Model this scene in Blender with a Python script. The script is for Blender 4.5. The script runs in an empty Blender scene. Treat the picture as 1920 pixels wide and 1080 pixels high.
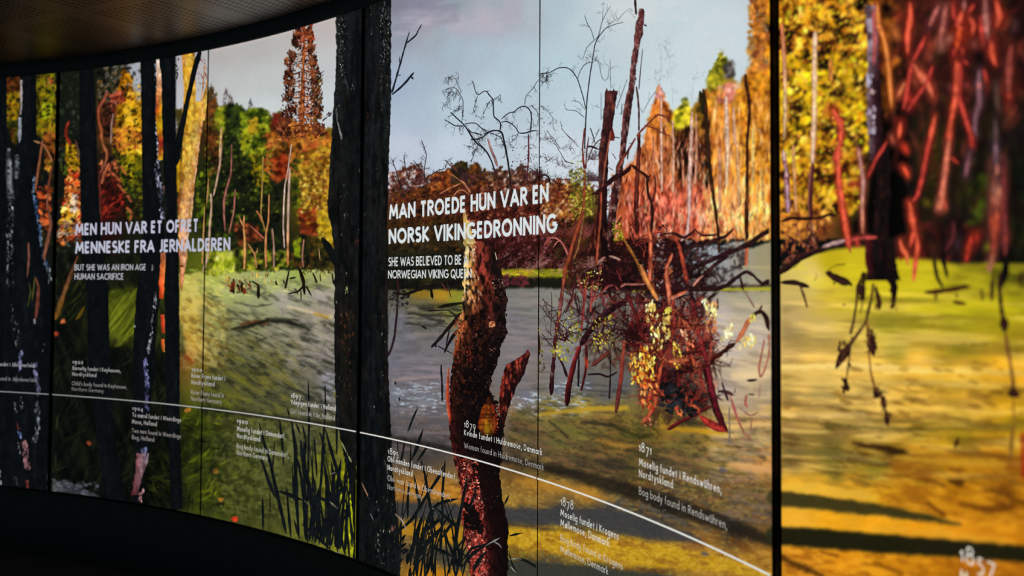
import bpy, math
import numpy as np
from mathutils import Matrix

# ------------------------------------------------------------------ camera, world, lights, exposure
SC = bpy.context.scene
COL = SC.collection
EYE = 1.55                                   # lens height above the floor
FPX, PITCH, ROLL, CYPX = 1888.0, 0.0398, 0.0057, 461.0
CX, CY, RAD = -4.9204, 0.4919, 5.7726        # axis and radius of the curved wall
ZTOP, ZBOT = 1.2197, -1.1803                 # mural top and bottom relative to the lens
cam_d = bpy.data.cameras.new('camera')
cam = bpy.data.objects.new('camera', cam_d)
COL.objects.link(cam)
_cp, _sp, _cr, _sr = math.cos(PITCH), math.sin(PITCH), math.cos(ROLL), math.sin(ROLL)
cam.matrix_world = Matrix(((_cr, -_sr, 0, 0), (-_sr * _sp, -_cr * _sp, -_cp, 0), (_sr * _cp, _cr * _cp, -_sp, EYE), (0, 0, 0, 1)))
cam_d.sensor_width = 36.0
cam_d.lens = FPX / 1920 * 36
cam_d.shift_y = (CYPX - 540) / 1920
cam_d.clip_start = 0.05
cam_d.dof.use_dof = True
cam_d.dof.focus_distance = 3.62
cam_d.dof.aperture_fstop = 2.3
SC.camera = cam

world = bpy.data.worlds.new('world')
SC.world = world
world.use_nodes = True
world.node_tree.nodes['Background'].inputs[0].default_value = (0.18, 0.42, 0.55, 1)
world.node_tree.nodes['Background'].inputs[1].default_value = 0.16
SC.view_settings.view_transform = 'Standard'
SC.view_settings.look = 'None'
SC.view_settings.exposure = 0.0
SC.view_settings.gamma = 1.0
SC.view_settings.use_curve_mapping = False
SC.cycles.max_bounces = 4

def spot(name, loc, to, power, col, size, blend, rad):
    d = bpy.data.lights.new(name, 'SPOT'); o = bpy.data.objects.new(name, d); COL.objects.link(o)
    d.energy = power; d.color = col; d.spot_size = size; d.spot_blend = blend; d.shadow_soft_size = rad
    o.location = loc
    v = Matrix.Translation(loc).to_translation() - Matrix.Translation(to).to_translation()
    o.rotation_euler = v.to_track_quat('Z', 'Y').to_euler()
    return o

# ------------------------------------------------------------------ pixel <-> wall
def hit(px, py, off=0.0):
    """photo pixel -> point on the curved wall (off = distance in front of its face), and arc length"""
    x = (px - 960.0) / FPX; y = -(py - CYPX) / FPX
    x, y = _cr * x - _sr * y, _sr * x + _cr * y
    dx = x; dy = _cp - y * _sp; dz = _sp + y * _cp
    R = RAD - off
    a = dx * dx + dy * dy; b = dx * CX + dy * CY; c = CX * CX + CY * CY - R * R
    t = (b + np.sqrt(np.maximum(b * b - a * c, 1e-9))) / a
    X = np.stack([dx * t, dy * t, dz * t + EYE], -1)
    s = np.arctan2(X[..., 0] - CX, X[..., 1] - CY) * RAD
    return X, s
def wall(s, z, off=0.0):
    th = s / RAD; R = RAD - off
    return np.stack([CX + R * np.sin(th), CY + R * np.cos(th), z + EYE + 0 * s], -1)
def project(X):
    x, y, z = X[..., 0], X[..., 1], X[..., 2] - EYE
    f = y * _cp + z * _sp; u = -y * _sp + z * _cp; r = x
    r2, u2 = _cr * r + _sr * u, -_sr * r + _cr * u
    f = np.maximum(f, 0.05)
    return 960 + FPX * r2 / f, CYPX - FPX * u2 / f
def S_of(px, py=540.0): return float(hit(np.array(float(px)), np.array(float(py)))[1])
def Z_of(px, py): return float(hit(np.array(float(px)), np.array(float(py)))[0][2] - EYE)

# ------------------------------------------------------------------ colour and noise helpers
def hx(h): return np.array([int(h[i:i + 2], 16) for i in (0, 2, 4)], np.float32) / 255
def lin(c): return np.where(c <= 0.04045, c / 12.92, ((np.maximum(c, 0) + 0.055) / 1.055) ** 2.4)
def vn(x, y, seed=0):
    xi = np.floor(x); yi = np.floor(y); fx = (x - xi).astype(np.float32); fy = (y - yi).astype(np.float32)
    xi = xi.astype(np.int64); yi = yi.astype(np.int64)
    fx = fx * fx * (3 - 2 * fx); fy = fy * fy * (3 - 2 * fy)
    def h(a, b):
        n = (a * 374761393 + b * 668265263 + seed * 1442695041) & 0xffffffff
        n = ((n ^ (n >> 13)) * 1274126177) & 0xffffffff
        return ((n ^ (n >> 16)) & 0xffff).astype(np.float32) / 65535
    return (h(xi, yi) * (1 - fx) + h(xi + 1, yi) * fx) * (1 - fy) + (h(xi, yi + 1) * (1 - fx) + h(xi + 1, yi + 1) * fx) * fy
def fbm(x, y, seed=0, o=3):
    r = 0; a = 1.0; t = 0
    for k in range(o):
        r = r + a * vn(x * 2 ** k, y * 2 ** k, seed + 17 * k); t += a; a *= 0.55
    return r / t
def sstep(a, b, v):
    t = np.clip((v - a) / (b - a), 0, 1); return t * t * (3 - 2 * t)
rng = np.random.default_rng(7)

def P(s, ox=0, oy=0, k=1.0):
    """'x,y[,w] x,y[,w]' in a frame with origin ox,oy and k units per photo pixel"""
    out = []; w = 2.0
    for t in s.split():
        v = [float(q) for q in t.split(',')]
        if len(v) > 2: w = v[2]
        out.append((ox + v[0] / k, oy + v[1] / k, w))
    return np.array(out)

# ------------------------------------------------------------------ the print: a picture in photo-pixel units
M = 64
CW, CH = 1920 + 2 * M, 1080 + 2 * M
CAN = np.zeros((CH, CW, 3), np.float32) + hx('0a0e10')
YY, XX = np.mgrid[0:CH, 0:CW].astype(np.float32)
XX -= M; YY -= M

def pmask(poly, feather=1.5, rough=0.0, rs=12.0, seed=0):
    """soft polygon mask; returns (slice, mask)"""
    p = np.asarray(poly, float)[:, :2]
    pad = feather * 2 + rough + 2
    x0 = int(max(p[:, 0].min() - pad + M, 0)); x1 = int(min(p[:, 0].max() + pad + M + 1, CW))
    y0 = int(max(p[:, 1].min() - pad + M, 0)); y1 = int(min(p[:, 1].max() + pad + M + 1, CH))
    sl = (slice(y0, y1), slice(x0, x1))
    X = XX[sl]; Y = YY[sl]
    if rough:
        X, Y = X + (fbm(X / rs, Y / rs, seed + 5, 2) - .5) * 2 * rough, Y + (fbm(X / rs, Y / rs, seed + 9, 2) - .5) * 2 * rough
    ins = np.zeros(X.shape, bool)
    q = np.roll(p, -1, 0)
    d2 = np.full(X.shape, 1e9, np.float32)
    for (ax, ay), (bx, by) in zip(p, q):
        if ay != by:
            c = ((Y >= min(ay, by)) & (Y < max(ay, by))) & (X < ax + (Y - ay) * (bx - ax) / (by - ay))
            ins ^= c
        L = (bx - ax) ** 2 + (by - ay) ** 2 + 1e-6
        t = np.clip(((X - ax) * (bx - ax) + (Y - ay) * (by - ay)) / L, 0, 1)
        d2 = np.minimum(d2, (X - ax - t * (bx - ax)) ** 2 + (Y - ay - t * (by - ay)) ** 2)
    d = np.sqrt(d2); d = np.where(ins, d, -d)
    return sl, sstep(-feather, feather, d)
def zone(poly, ctrl, feather=1.5, rough=0, rs=12, seed=0, pw=3.0, a=1.0):
    """fill a polygon with colours interpolated from control points 'x,y,hex ...'"""
    sl, m = pmask(P(poly), feather, rough, rs, seed)
    c = [t.split(',') for t in ctrl.split()]
    cx = np.array([float(t[0]) for t in c]); cy = np.array([float(t[1]) for t in c]); cc = np.stack([hx(t[2]) for t in c])
    X = XX[sl]; Y = YY[sl]
    xs = X[::4, ::4]; ys = Y[::4, ::4]
    w = 1 / (((xs[..., None] - cx) ** 2 + (ys[..., None] - cy) ** 2) + 60.0) ** (pw / 2)
    col = (w @ cc) / w.sum(-1, keepdims=True)
    gy = (np.arange(X.shape[0]) / 4); gx = (np.arange(X.shape[1]) / 4)
    y0 = np.minimum(gy.astype(int), col.shape[0] - 1); x0 = np.minimum(gx.astype(int), col.shape[1] - 1)
    y1 = np.minimum(y0 + 1, col.shape[0] - 1); x1 = np.minimum(x0 + 1, col.shape[1] - 1)
    fy = (gy - y0)[:, None, None]; fx = (gx - x0)[None, :, None]
    full = (col[y0][:, x0] * (1 - fx) + col[y0][:, x1] * fx) * (1 - fy) + (col[y1][:, x0] * (1 - fx) + col[y1][:, x1] * fx) * fy
    m = (m * a)[..., None]
    CAN[sl] = CAN[sl] * (1 - m) + full * m
def tex(poly, col, sx, sy, ang=0, thr=.5, soft=.15, a=.6, seed=1, feather=8, o=3):
    """noise patches of one colour inside a polygon"""
    sl, m = pmask(P(poly), feather)
    X = XX[sl]; Y = YY[sl]; c, s = math.cos(math.radians(ang)), math.sin(math.radians(ang))
    n = fbm((X * c + Y * s) / sx, (-X * s + Y * c) / sy, seed, o + 1)
    m = (m * a * sstep(thr - soft * 1.7, thr + soft * 1.5, n))[..., None]
    CAN[sl] = CAN[sl] * (1 - m) + hx(col) * m
def fill(poly, col, feather=1.5, a=1.0, rough=0, rs=12, seed=0):
    sl, m = pmask(P(poly), feather, rough, rs, seed)
    m = (m * a)[..., None]
    CAN[sl] = CAN[sl] * (1 - m) + hx(col) * m
def band(pts, col, soft=3.0, a=1.0, rough=0.0):
    """soft tapering stroke 'x,y,w ...' painted into the picture"""
    p = P(pts); pad = p[:, 2].max() + soft * 2 + rough
    x0 = int(max(p[:, 0].min() - pad + M, 0)); x1 = int(min(p[:, 0].max() + pad + M, CW))
    y0 = int(max(p[:, 1].min() - pad + M, 0)); y1 = int(min(p[:, 1].max() + pad + M, CH))
    sl = (slice(y0, y1), slice(x0, x1)); X = XX[sl]; Y = YY[sl]; best = np.full(X.shape, -1e9, np.float32)
    if rough: Y = Y + (fbm(X / 14, Y / 14, 3, 3) - .5) * 2 * rough
    for (ax, ay, aw), (bx, by, bw) in zip(p[:-1], p[1:]):
        t = np.clip(((X - ax) * (bx - ax) + (Y - ay) * (by - ay)) / ((bx - ax) ** 2 + (by - ay) ** 2 + 1e-6), 0, 1)
        best = np.maximum(best, (aw + (bw - aw) * t) / 2 - np.hypot(X - ax - t * (bx - ax), Y - ay - t * (by - ay)))
    m = (a * sstep(-soft, soft, best))[..., None]
    CAN[sl] = CAN[sl] * (1 - m) + hx(col) * m
def soften(poly, r, feather=12):
    """blur the picture inside a polygon (out-of-focus parts of the photographed wood)"""
    sl, m = pmask(P(poly), feather); c = CAN[sl].copy(); k = np.exp(-np.arange(-int(2 * r) - 1, int(2 * r) + 2) ** 2 / (2 * r * r)); k /= k.sum(); n = len(k) // 2
    for ax in (0, 1):
        pd = [(0, 0)] * 3; pd[ax] = (n, n); q = np.pad(c, pd, mode='edge'); c = sum(w * np.take(q, np.arange(i, i + c.shape[ax]), ax) for i, w in enumerate(k))
    CAN[sl] += (c - CAN[sl]) * m[..., None]
def grade(poly, con, piv, gain, feather=14):
    """contrast and colour balance of one stretch of the photographed landscape"""
    sl, m = pmask(P(poly), feather); c = CAN[sl]; l = c.mean(-1, keepdims=True)
    CAN[sl] += (np.clip(c * (np.clip((l - piv) * con + piv, .01, 1) / (l + 1e-4)) * np.array(gain, np.float32), 0.01, 1) - c) * m[..., None]
def inpoly(poly, n):
    p = np.asarray(poly)[:, :2]; q = np.roll(p, -1, 0); lo = p.min(0); hi = p.max(0); out = []; k = 0
    while k < n:
        r = lo + rng.random((n * 2, 2)) * (hi - lo); ins = np.zeros(len(r), bool)
        for (ax, ay), (bx, by) in zip(p, q):
            if ay != by: ins ^= (r[:, 1] >= min(ay, by)) & (r[:, 1] < max(ay, by)) & (r[:, 0] < ax + (r[:, 1] - ay) * (bx - ax) / (by - ay))
        out.append(r[ins]); k += ins.sum()
    return np.concatenate(out)[:n]
def pick(r, pal, cs, seed, spread):
    cols = np.stack([hx(c) for c in pal.split()]); n = len(cols)
    v = fbm(r[:, 0] / cs, r[:, 1] / cs, seed, 2); v = (v - .5) * 2.2 + .5 + (rng.random(len(r)) - .5) * spread
    i = np.clip(v, 0, .9999) * (n - 1); k = i.astype(int); f = (i - k)[:, None]
    return cols[k] * (1 - f) + cols[np.minimum(k + 1, n - 1)] * f
def dabs(poly, n, size, pal, asp=.6, ang=0, aj=180, a=.85, cs=22, seed=3, spread=.5):
    """leaf-like dabs painted into the picture; pal runs dark to light and clumps by noise"""
    n = int(n * 1.45); r = inpoly(P(poly), n); c = pick(r, pal, cs, seed, spread)
    th = np.radians(ang + (rng.random(n) - .5) * aj); A = size[0] * .7 + rng.random(n) ** 2.2 * (size[1] - size[0] * .7)
    c = c * (.72 + .56 * rng.random((n, 1)))
    for i in range(n):
        x, y = r[i]; R = int(A[i] + 2); xi, yi = int(x) + M, int(y) + M
        if xi - R < 0 or yi - R < 0 or xi + R >= CW or yi + R >= CH: continue
        sl = (slice(yi - R, yi + R + 1), slice(xi - R, xi + R + 1))
        X = XX[sl] - x; Y = YY[sl] - y; ct, st = math.cos(th[i]), math.sin(th[i])
        q = np.sqrt(((X * ct + Y * st) / A[i]) ** 2 + ((-X * st + Y * ct) / (A[i] * asp)) ** 2)
        m = (a * np.clip((1 - q) * A[i] * asp + .5, 0, 1))[..., None]
        CAN[sl] += (c[i] - CAN[sl]) * m

# ------------------------------------------------------------------ materials
def new_mat(name):
    m = bpy.data.materials.new(name); m.use_nodes = True
    return m, m.node_tree, m.node_tree.nodes['Principled BSDF']
def print_mat(name, grain):
    m, nt, b = new_mat(name)
    at = nt.nodes.new('ShaderNodeAttribute'); at.attribute_name = 'ink'
    tc = nt.nodes.new('ShaderNodeTexCoord'); no = nt.nodes.new('ShaderNodeTexNoise'); no.inputs['Scale'].default_value = 420
    no.inputs['Detail'].default_value = 2
    mr = nt.nodes.new('ShaderNodeMapRange'); mr.inputs['To Min'].default_value = 1 - grain; mr.inputs['To Max'].default_value = 1 + grain
    mx = nt.nodes.new('ShaderNodeVectorMath'); mx.operation = 'SCALE'
    nt.links.new(tc.outputs['Object'], no.inputs['Vector']); nt.links.new(no.outputs['Fac'], mr.inputs['Value'])
    nt.links.new(at.outputs['Color'], mx.inputs[0]); nt.links.new(mr.outputs['Result'], mx.inputs['Scale'])
    nt.links.new(mx.outputs['Vector'], b.inputs['Emission Color']); b.inputs['Emission Strength'].default_value = 1.0
    b.inputs['Base Color'].default_value = (.006, .006, .006, 1); b.inputs['Roughness'].default_value = .55
    b.inputs['Specular IOR Level'].default_value = .08
    m.cycles.emission_sampling = 'NONE'
    return m
MAT_PRINT = print_mat('backlit_print', .10)
MAT_INK = print_mat('backlit_print_fine', .06)
def plain(name, col, rough=.7, spec=.2, scale=30, var=.25, metal=0.0):
    m, nt, b = new_mat(name)
    tc = nt.nodes.new('ShaderNodeTexCoord'); no = nt.nodes.new('ShaderNodeTexNoise'); no.inputs['Scale'].default_value = scale
    ra = nt.nodes.new('ShaderNodeValToRGB')
    ra.color_ramp.elements[0].color = (*[c * (1 - var) for c in col], 1); ra.color_ramp.elements[1].color = (*[c * (1 + var) for c in col], 1)
    nt.links.new(tc.outputs['Object'], no.inputs['Vector']); nt.links.new(no.outputs['Fac'], ra.inputs['Fac'])
    nt.links.new(ra.outputs['Color'], b.inputs['Base Color']); b.inputs['Roughness'].default_value = rough
    b.inputs['Specular IOR Level'].default_value = spec; b.inputs['Metallic'].default_value = metal
    return m
MAT_BLACK = plain('black_painted_board', (.10, .12, .12), .9, .03)
MAT_FLOOR = plain('black_floor', (.09, .11, .11), .9, .03)
MAT_FRAME = plain('black_metal_frame', (.005, .006, .007), .5, .25)

# ------------------------------------------------------------------ mesh helpers
def mesh_obj(name, V, F, mat, parent=None, col=None, smooth=False):
    me = bpy.data.meshes.new(name); V = np.asarray(V, np.float64); F = np.asarray(F, np.int32)
    if parent is not None: V = V - np.array(parent.location)
    k = F.shape[1]
    me.vertices.add(len(V)); me.vertices.foreach_set('co', V.astype(np.float32).ravel())
    me.loops.add(F.size); me.loops.foreach_set('vertex_index', F.ravel())
    me.polygons.add(len(F)); me.polygons.foreach_set('loop_start', np.arange(0, F.size, k, dtype=np.int32))
    me.update(calc_edges=True)
    if col is not None:
        at = me.color_attributes.new('ink', 'FLOAT_COLOR', 'POINT')
        at.data.foreach_set('color', np.concatenate([lin(np.clip(col, 0, 1)), np.ones((len(V), 1))], 1).astype(np.float32).ravel())
    me.materials.append(mat)
    if smooth: me.polygons.foreach_set('use_smooth', np.ones(len(F), bool))
    o = bpy.data.objects.new(name, me); COL.objects.link(o)
    if parent is not None: o.parent = parent
    return o
def curved_slab(name, s0, s1, z0, z1, o0, o1, mat, parent=None, n=None):
    """a piece of the curved wall from arc s0 to s1, height z0..z1, between offsets o0 (back) and o1 (front)"""
    n = n or max(2, int(abs(s1 - s0) / .04)); s = np.linspace(s0, s1, n + 1); V = []
    for z in (z0, z1):
        for o in (o0, o1): V.append(wall(s, z + 0 * s, o))
    N = n + 1; F = []
    q = lambda a, b, c, d: F.append((a, b, c, d))
    for i in range(n):
        q(N + i, N + i + 1, 3 * N + i + 1, 3 * N + i)            # front
        q(i + 1, i, 2 * N + i, 2 * N + i + 1)                    # back
        q(2 * N + i, 3 * N + i, 3 * N + i + 1, 2 * N + i + 1)    # top
        q(N + i, i, i + 1, N + i + 1)                            # bottom
    q(0, N, 3 * N, 2 * N); q(N + n, n, 2 * N + n, 3 * N + n)
    return mesh_obj(name, np.concatenate(V), F, mat, parent)

# ------------------------------------------------------------------ panels
SEAM = [1.10, 2.3445, 3.5615, 4.8140, 6.0645, 7.3010, 8.5420]
GAP = [.004, .020, .0055, .014, .0042, .060, .004]       # width of the dark joint at each seam
SEAM[1], SEAM[2], SEAM[3], SEAM[4], SEAM[5] = S_of(100.5), S_of(383), S_of(676), S_of(1010), S_of(1454.3)
GAP[1] = S_of(104) - S_of(97); GAP[2] = S_of(384.2) - S_of(381.8); GAP[3] = S_of(680) - S_of(672.5)
GAP[4] = S_of(1011) - S_of(1009); GAP[5] = S_of(1463.5) - S_of(1445)
PLAB = ['dark leftmost mural panel printed with black trunks and narrow yellow gaps',
        'mural panel printed with black trunks and the white iron age sacrifice heading',
        'mural panel printed with red-brown spruce, green trees and algae-covered pond',
        'mural panel printed with grey pond, orange stump and white viking queen heading',
        'mural panel printed with red tangled bush and two broken dead trunks under blue sky',
        'blurred mural panel right of thick black joint, printed with red roots and golden water']
PANEL = []
for i in range(6):
    e = bpy.data.objects.new('mural_panel', None); COL.objects.link(e)
    sm = (SEAM[i] + SEAM[i + 1]) / 2
    e.location = [float(v) for v in wall(np.array(sm), np.array(ZBOT))]
    e.empty_display_size = .1
    e['label'] = PLAB[i]; e['category'] = 'mural'; e['group'] = 'backlit photo mural panels on the curved wall'
    PANEL.append(e)
def panel_of(s): return np.clip(np.searchsorted(np.array(SEAM[1:-1]), s), 0, 5)

# ------------------------------------------------------------------ printed elements (thin ink layers lying on the panels)
LAYER = [0]
class Ink:
    """collects the coloured patches of one printed motif, then lays them on the panel(s) they cover"""
    def __init__(self, name, label=None, step=1, ends=1.0, mul=1.0):
        LAYER[0] += step; self.ends = ends; self.mul = mul; self.off = .0004 + LAYER[0] * .00008
        self.name = name; self.label = label; self.V = []; self.C = []; self.F = []; self.n = 0
    def add(self, V, C, F):
        self.V.append(V); self.C.append(C); self.F.append(np.asarray(F) + self.n); self.n += len(V)
    def grid(self, X, Y, C):
        r, c = X.shape; i = np.arange(r * c).reshape(r, c)
        F = np.stack([i[:-1, :-1], i[1:, :-1], i[1:, 1:], i[:-1, 1:]], -1).reshape(-1, 4)
        self.add(np.stack([X.ravel(), Y.ravel()], 1), C.reshape(-1, 3), F)
    def colour(self, X, Y, U, T, spec):
        """spec: hex | (rows, specks); rows 'hex hex|hex hex' = along | across; specks [(hex,thr,sx,sy,alpha)]"""
        if isinstance(spec, str): rows, spk = spec, []
        else: rows, spk = spec
        g = np.stack([_res(r.split(), 9) for r in (rows.split('|') if '|' in rows else [rows, rows])])
        ti = np.clip(T, 0, .9999) * (len(g) - 1); t0 = ti.astype(int); ft = (ti - t0)[..., None]
        ui = np.clip(U, 0, .9999) * 8; u0 = ui.astype(int); fu = (ui - u0)[..., None]
        c = (g[t0, u0] * (1 - fu) + g[t0, u0 + 1] * fu) * (1 - ft) + (g[t0 + 1, u0] * (1 - fu) + g[t0 + 1, u0 + 1] * fu) * ft
        for k, q in enumerate(spk):
            h, thr, sx, sy, a = q[:5]
            m = a * sstep(thr - .07, thr + .07, fbm(X / sx, Y / sy, 31 + 7 * k + int(self.off * 1e5), 3))
            if len(q) > 5: m = m * sstep(q[5] - .06, q[5] + .06, U) * sstep(q[6] + .06, q[6] - .06, U) * sstep(q[7] - .04, q[7] + .04, T) * sstep(q[8] + .04, q[8] - .04, T)
            c = c * (1 - m[..., None]) + hx(h) * m[..., None]
        return self.mul * c * (1 + .30 * (vn(X / 2.5, Y / 4, 77)[..., None] - .5) + .55 * (fbm(X / 7, Y / 11, 78, 2)[..., None] - .5))
    def rib(self, pts, spec, jit=0.0, taper=False, smooth=True):
        """ribbon along x,y,w points"""
        p = np.asarray(pts, float)
        d = np.r_[0, np.cumsum(np.hypot(*np.diff(p[:, :2], axis=0).T))]
        L = d[-1]
        if L < .5: return
        n = max(3, int(L / 3.0)); t = np.linspace(0, L, n + 1)
        q = np.stack([np.interp(t, d, p[:, k]) for k in range(3)], 1)
        if smooth and len(p) > 2:
            for _ in range(2): q[1:-1] = (q[:-2] + 2 * q[1:-1] + q[2:]) / 4
        tg = np.gradient(q[:, :2], axis=0); tg /= np.hypot(tg[:, 0], tg[:, 1])[:, None] + 1e-9
        nx, ny = -tg[:, 1], tg[:, 0]
        if ny[0] < 0 if abs(tg[:, 0].mean()) > abs(tg[:, 1].mean()) else nx.mean() < 0: nx, ny = -nx, -ny
        w = q[:, 2].copy()
        if taper: w = w * np.linspace(1, .25, len(w))
        if w.max() > 2.6: w = w * (.82 + .36 * vn(t / 9 + p[0, 0], t * 0 + p[0, 1], 15))
        e = np.minimum(t, L - t) / (w * .9 * self.ends + 1e-6); w = w * np.sqrt(np.clip(e, .06, 1))
        wl = w / 2; wr = w / 2
        if jit:
            wl = wl + (vn(t / 7 + 3, q[:, 0] * .01, 5) - .5) * 2 * jit; wr = wr + (vn(t / 7 + 30, q[:, 1] * .01, 6) - .5) * 2 * jit
        m = 1 if w.max() < 3.2 else max(2, int(w.max() / 2.2))
        u = np.linspace(0, 1, m + 1)[None, :]
        o = -wl[:, None] + u * (wl + wr)[:, None]
        X = q[:, :1] + nx[:, None] * o; Y = q[:, 1:2] + ny[:, None] * o
        self.grid(X, Y, self.colour(X, Y, u + 0 * X, (t / L)[:, None] + 0 * X, spec))
    def wide(self, left, right, spec, jit=0.0, step=2.2):
        """upright shape between a left and a right edge, both 'x,y x,y ...'"""
        l = P(left) if isinstance(left, str) else left; r = P(right) if isinstance(right, str) else right
        y0 = min(l[0, 1], r[0, 1]); y1 = max(l[-1, 1], r[-1, 1])
        y = np.linspace(y0, y1, max(3, int((y1 - y0) / step)))
        xl = np.interp(y, l[:, 1], l[:, 0]) + (fbm(y / 6, y * 0 + 3, 4, 2) - .5) * 2 * jit
        xr = np.interp(y, r[:, 1], r[:, 0]) + (fbm(y / 6, y * 0 + 9, 8, 2) - .5) * 2 * jit
        m = max(2, int((xr - xl).max() / step)); u = np.linspace(0, 1, m + 1)[None, :]
        X = xl[:, None] + u * (xr - xl)[:, None]; Y = y[:, None] + 0 * X
        self.grid(X, Y, self.colour(X, Y, u + 0 * X, ((y - y0) / (y1 - y0))[:, None] + 0 * X, spec))
    def blobs(self, poly, n, size, pal, asp=.5, ang=0, aj=180, cs=14, seed=3, spread=.6):
        """small leaf-shaped patches"""
        r = inpoly(P(poly) if isinstance(poly, str) else poly, n); c = pick(r, pal, cs, seed, spread) * (.75 + .5 * rng.random((n, 1)))
        th = np.radians(ang + (rng.random(n) - .5) * aj); A = size[0] + rng.random(n) ** 1.5 * (size[1] - size[0])
        ux = np.array([-1, -.3, .45, 1, .35, -.4]); uy = np.array([0, -.9, -.8, 0, .9, .8]) * asp
        X = r[:, :1] + A[:, None] * (ux * np.cos(th)[:, None] - uy * np.sin(th)[:, None])
        Y = r[:, 1:] + A[:, None] * (ux * np.sin(th)[:, None] + uy * np.cos(th)[:, None])
        V = np.stack([X.ravel(), Y.ravel()], 1); b = np.arange(n)[:, None] * 6
        F = np.concatenate([b + np.array([[0, 1, 2, 3]]), b + np.array([[3, 4, 5, 0]])])
        self.add(V, np.repeat(c, 6, 0), F)
    def twigs(self, starts, n, L, w, spec, ang=(-90, 60), depth=2, droop=0.0):
        """fine random twigs growing from points along given ribbons"""
        for _ in range(n):
            p = starts[rng.integers(len(starts))]; k = rng.integers(len(p)); x, y = p[k, :2]
            if k + 1 < len(p):
                f = rng.random(); x += (p[k + 1, 0] - x) * f; y += (p[k + 1, 1] - y) * f
            self._tw(x, y, math.radians(ang[0] + (rng.random() - .5) * 2 * ang[1]), L * (.4 + .8 * rng.random()), w, spec, depth, droop)
    def _tw(self, x, y, a, L, w, spec, depth, droop):
        pts = [(x, y, w)]; m = 6; cv = (rng.random() - .5) * .5
        for i in range(m):
            a += cv + (rng.random() - .5) * .8 + droop * math.cos(a) * .35
            x += L / m * math.cos(a); y += L / m * math.sin(a); pts.append((x, y, w * (1 - .12 * i)))
            if depth > 1 and rng.random() < .55:
                self._tw(x, y, a + (rng.random() - .5) * 2.2, L * .5, w * .75, spec, depth - 1, droop)
        self.rib(pts, spec, smooth=False)
    def done(self, kind=None, split=False):
        if split:
            res = []
            for V, C, F in list(zip(self.V, self.C, self.F)):
                q = Ink.__new__(Ink); q.off, q.name, q.label = self.off, self.name, self.label
                q.V, q.C, q.F, q.n = [V], [C], [F - F.min()], 0
                self.off += .000004; res += q.done(kind)
            return res
        V = np.concatenate(self.V); C = np.concatenate(self.C); F = np.concatenate(self.F)
        X, s = hit(V[:, 0], V[:, 1], self.off)
        z = X[:, 2] - EYE
        zc = np.clip(z, ZBOT, ZTOP); k = np.abs(z - zc) > 1e-6
        if k.any(): X[k] = wall(s[k], zc[k], self.off)
        keep = ~(np.all((z[F] > ZTOP), 1) | np.all((z[F] < ZBOT), 1)); F = F[keep]
        pf = panel_of(s[F].mean(1))
        cnt = np.bincount(pf, minlength=6); big = cnt.max()
        for i in range(6):
            if 0 < cnt[i] < .06 * big:
                near = [j for j in range(6) if cnt[j] >= .06 * big]; pf[pf == i] = min(near, key=lambda j: abs(j - i))
        res = []
        for i in np.unique(pf):
            f = F[pf == i]; ids, inv = np.unique(f, return_inverse=True)
            # trim the motif at the joints of its panel
            lo = SEAM[i] + GAP[i] / 2; hi = SEAM[i + 1] - GAP[i + 1] / 2
            Xi = X[ids]; si = s[ids]; sc_ = np.clip(si, lo, hi); kk = np.abs(si - sc_) > 1e-6
            if kk.any() and len(np.unique(pf)) > 0: Xi = Xi.copy(); Xi[kk] = wall(sc_[kk], Xi[kk, 2] - EYE, self.off)
            o = mesh_obj(self.name, Xi, inv.reshape(f.shape), MAT_INK, PANEL[i], C[ids])
            if self.label: o['label'] = self.label
            if kind: o['kind'] = kind
            res.append(o)
        return res
def _res(l, n):
    c = np.stack([hx(h) for h in l]); 
    if len(c) == 1: return np.repeat(c, n, 0)
    i = np.linspace(0, len(c) - 1.0001, n); k = i.astype(int); f = (i - k)[:, None]
    return c[k] * (1 - f) + c[k + 1] * f

# ================================================================== the picture behind the motifs
# ---- leftmost panels: deep black wood with bright slots
zone('-64,60 345,60 345,1000 -64,1000', '20,400,0b0f11 60,600,0a0d0f 130,700,0e1310 120,850,0f140e 230,600,4a5214 230,700,15190f 300,900,1c200e 200,500,14150f 60,850,0b0e0f 220,850,12160d 330,800,20250f')
fill('14,136 40,134 41,250 36,272 24,268 14,235', '6b3a10', 2)
dabs('14,136 40,134 41,180 14,180', 50, (3, 7), '3a1608 6b3010 8a4418', cs=9)
dabs('14,176 42,170 42,240 14,240', 130, (2.5, 6), '2a2408 6b5a08 a8830e c79a14', cs=8)
dabs('16,225 40,225 36,275 20,262', 60, (2.5, 5), '12160a 3b4a0c 7a7010', cs=8)
fill('68,134 103,132 103,300 92,330 80,262 68,250', '5a4a10', 2)
dabs('69,138 102,134 102,250 70,250', 260, (2.5, 6.5), '1c2208 5a5208 9a820e bfa012 8a9010', cs=9)
dabs('80,195 97,195 97,222 82,222', 40, (3, 6), '8a9a10 b9c414 d0d020', cs=9)
dabs('76,232 101,232 101,262 82,262', 60, (2.5, 6), '5a4a0c b08a14 cfa020', cs=7)
dabs('84,150 98,148 98,162 86,160', 10, (3, 5), 'b04a20 d86a38')
dabs('83,250 101,250 101,300 90,300', 90, (3, 7), '6b2c0c a8561c c8742c', cs=9)
dabs('70,300 101,300 95,470 80,460 74,400', 120, (2, 5), '0a0c0a 1c1c0c 3a3010', cs=9)
dabs('70,350 96,350 92,432 78,425', 75, (3, 8), '4a1408 a03a18 d8602c e88850', asp=.35, ang=30, aj=60, cs=10)
dabs('84,300 96,302 94,320 86,318', 14, (3, 5), 'b0701c e0a040')
dabs('108,140 148,134 148,300 110,300', 130, (2, 5), '0c100e 141a10 222a18 3a4234', cs=10)
dabs('112,290 135,290 130,330 112,320', 40, (2.5, 6), '101608 3a4a10 5a6a14', cs=8)
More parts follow.
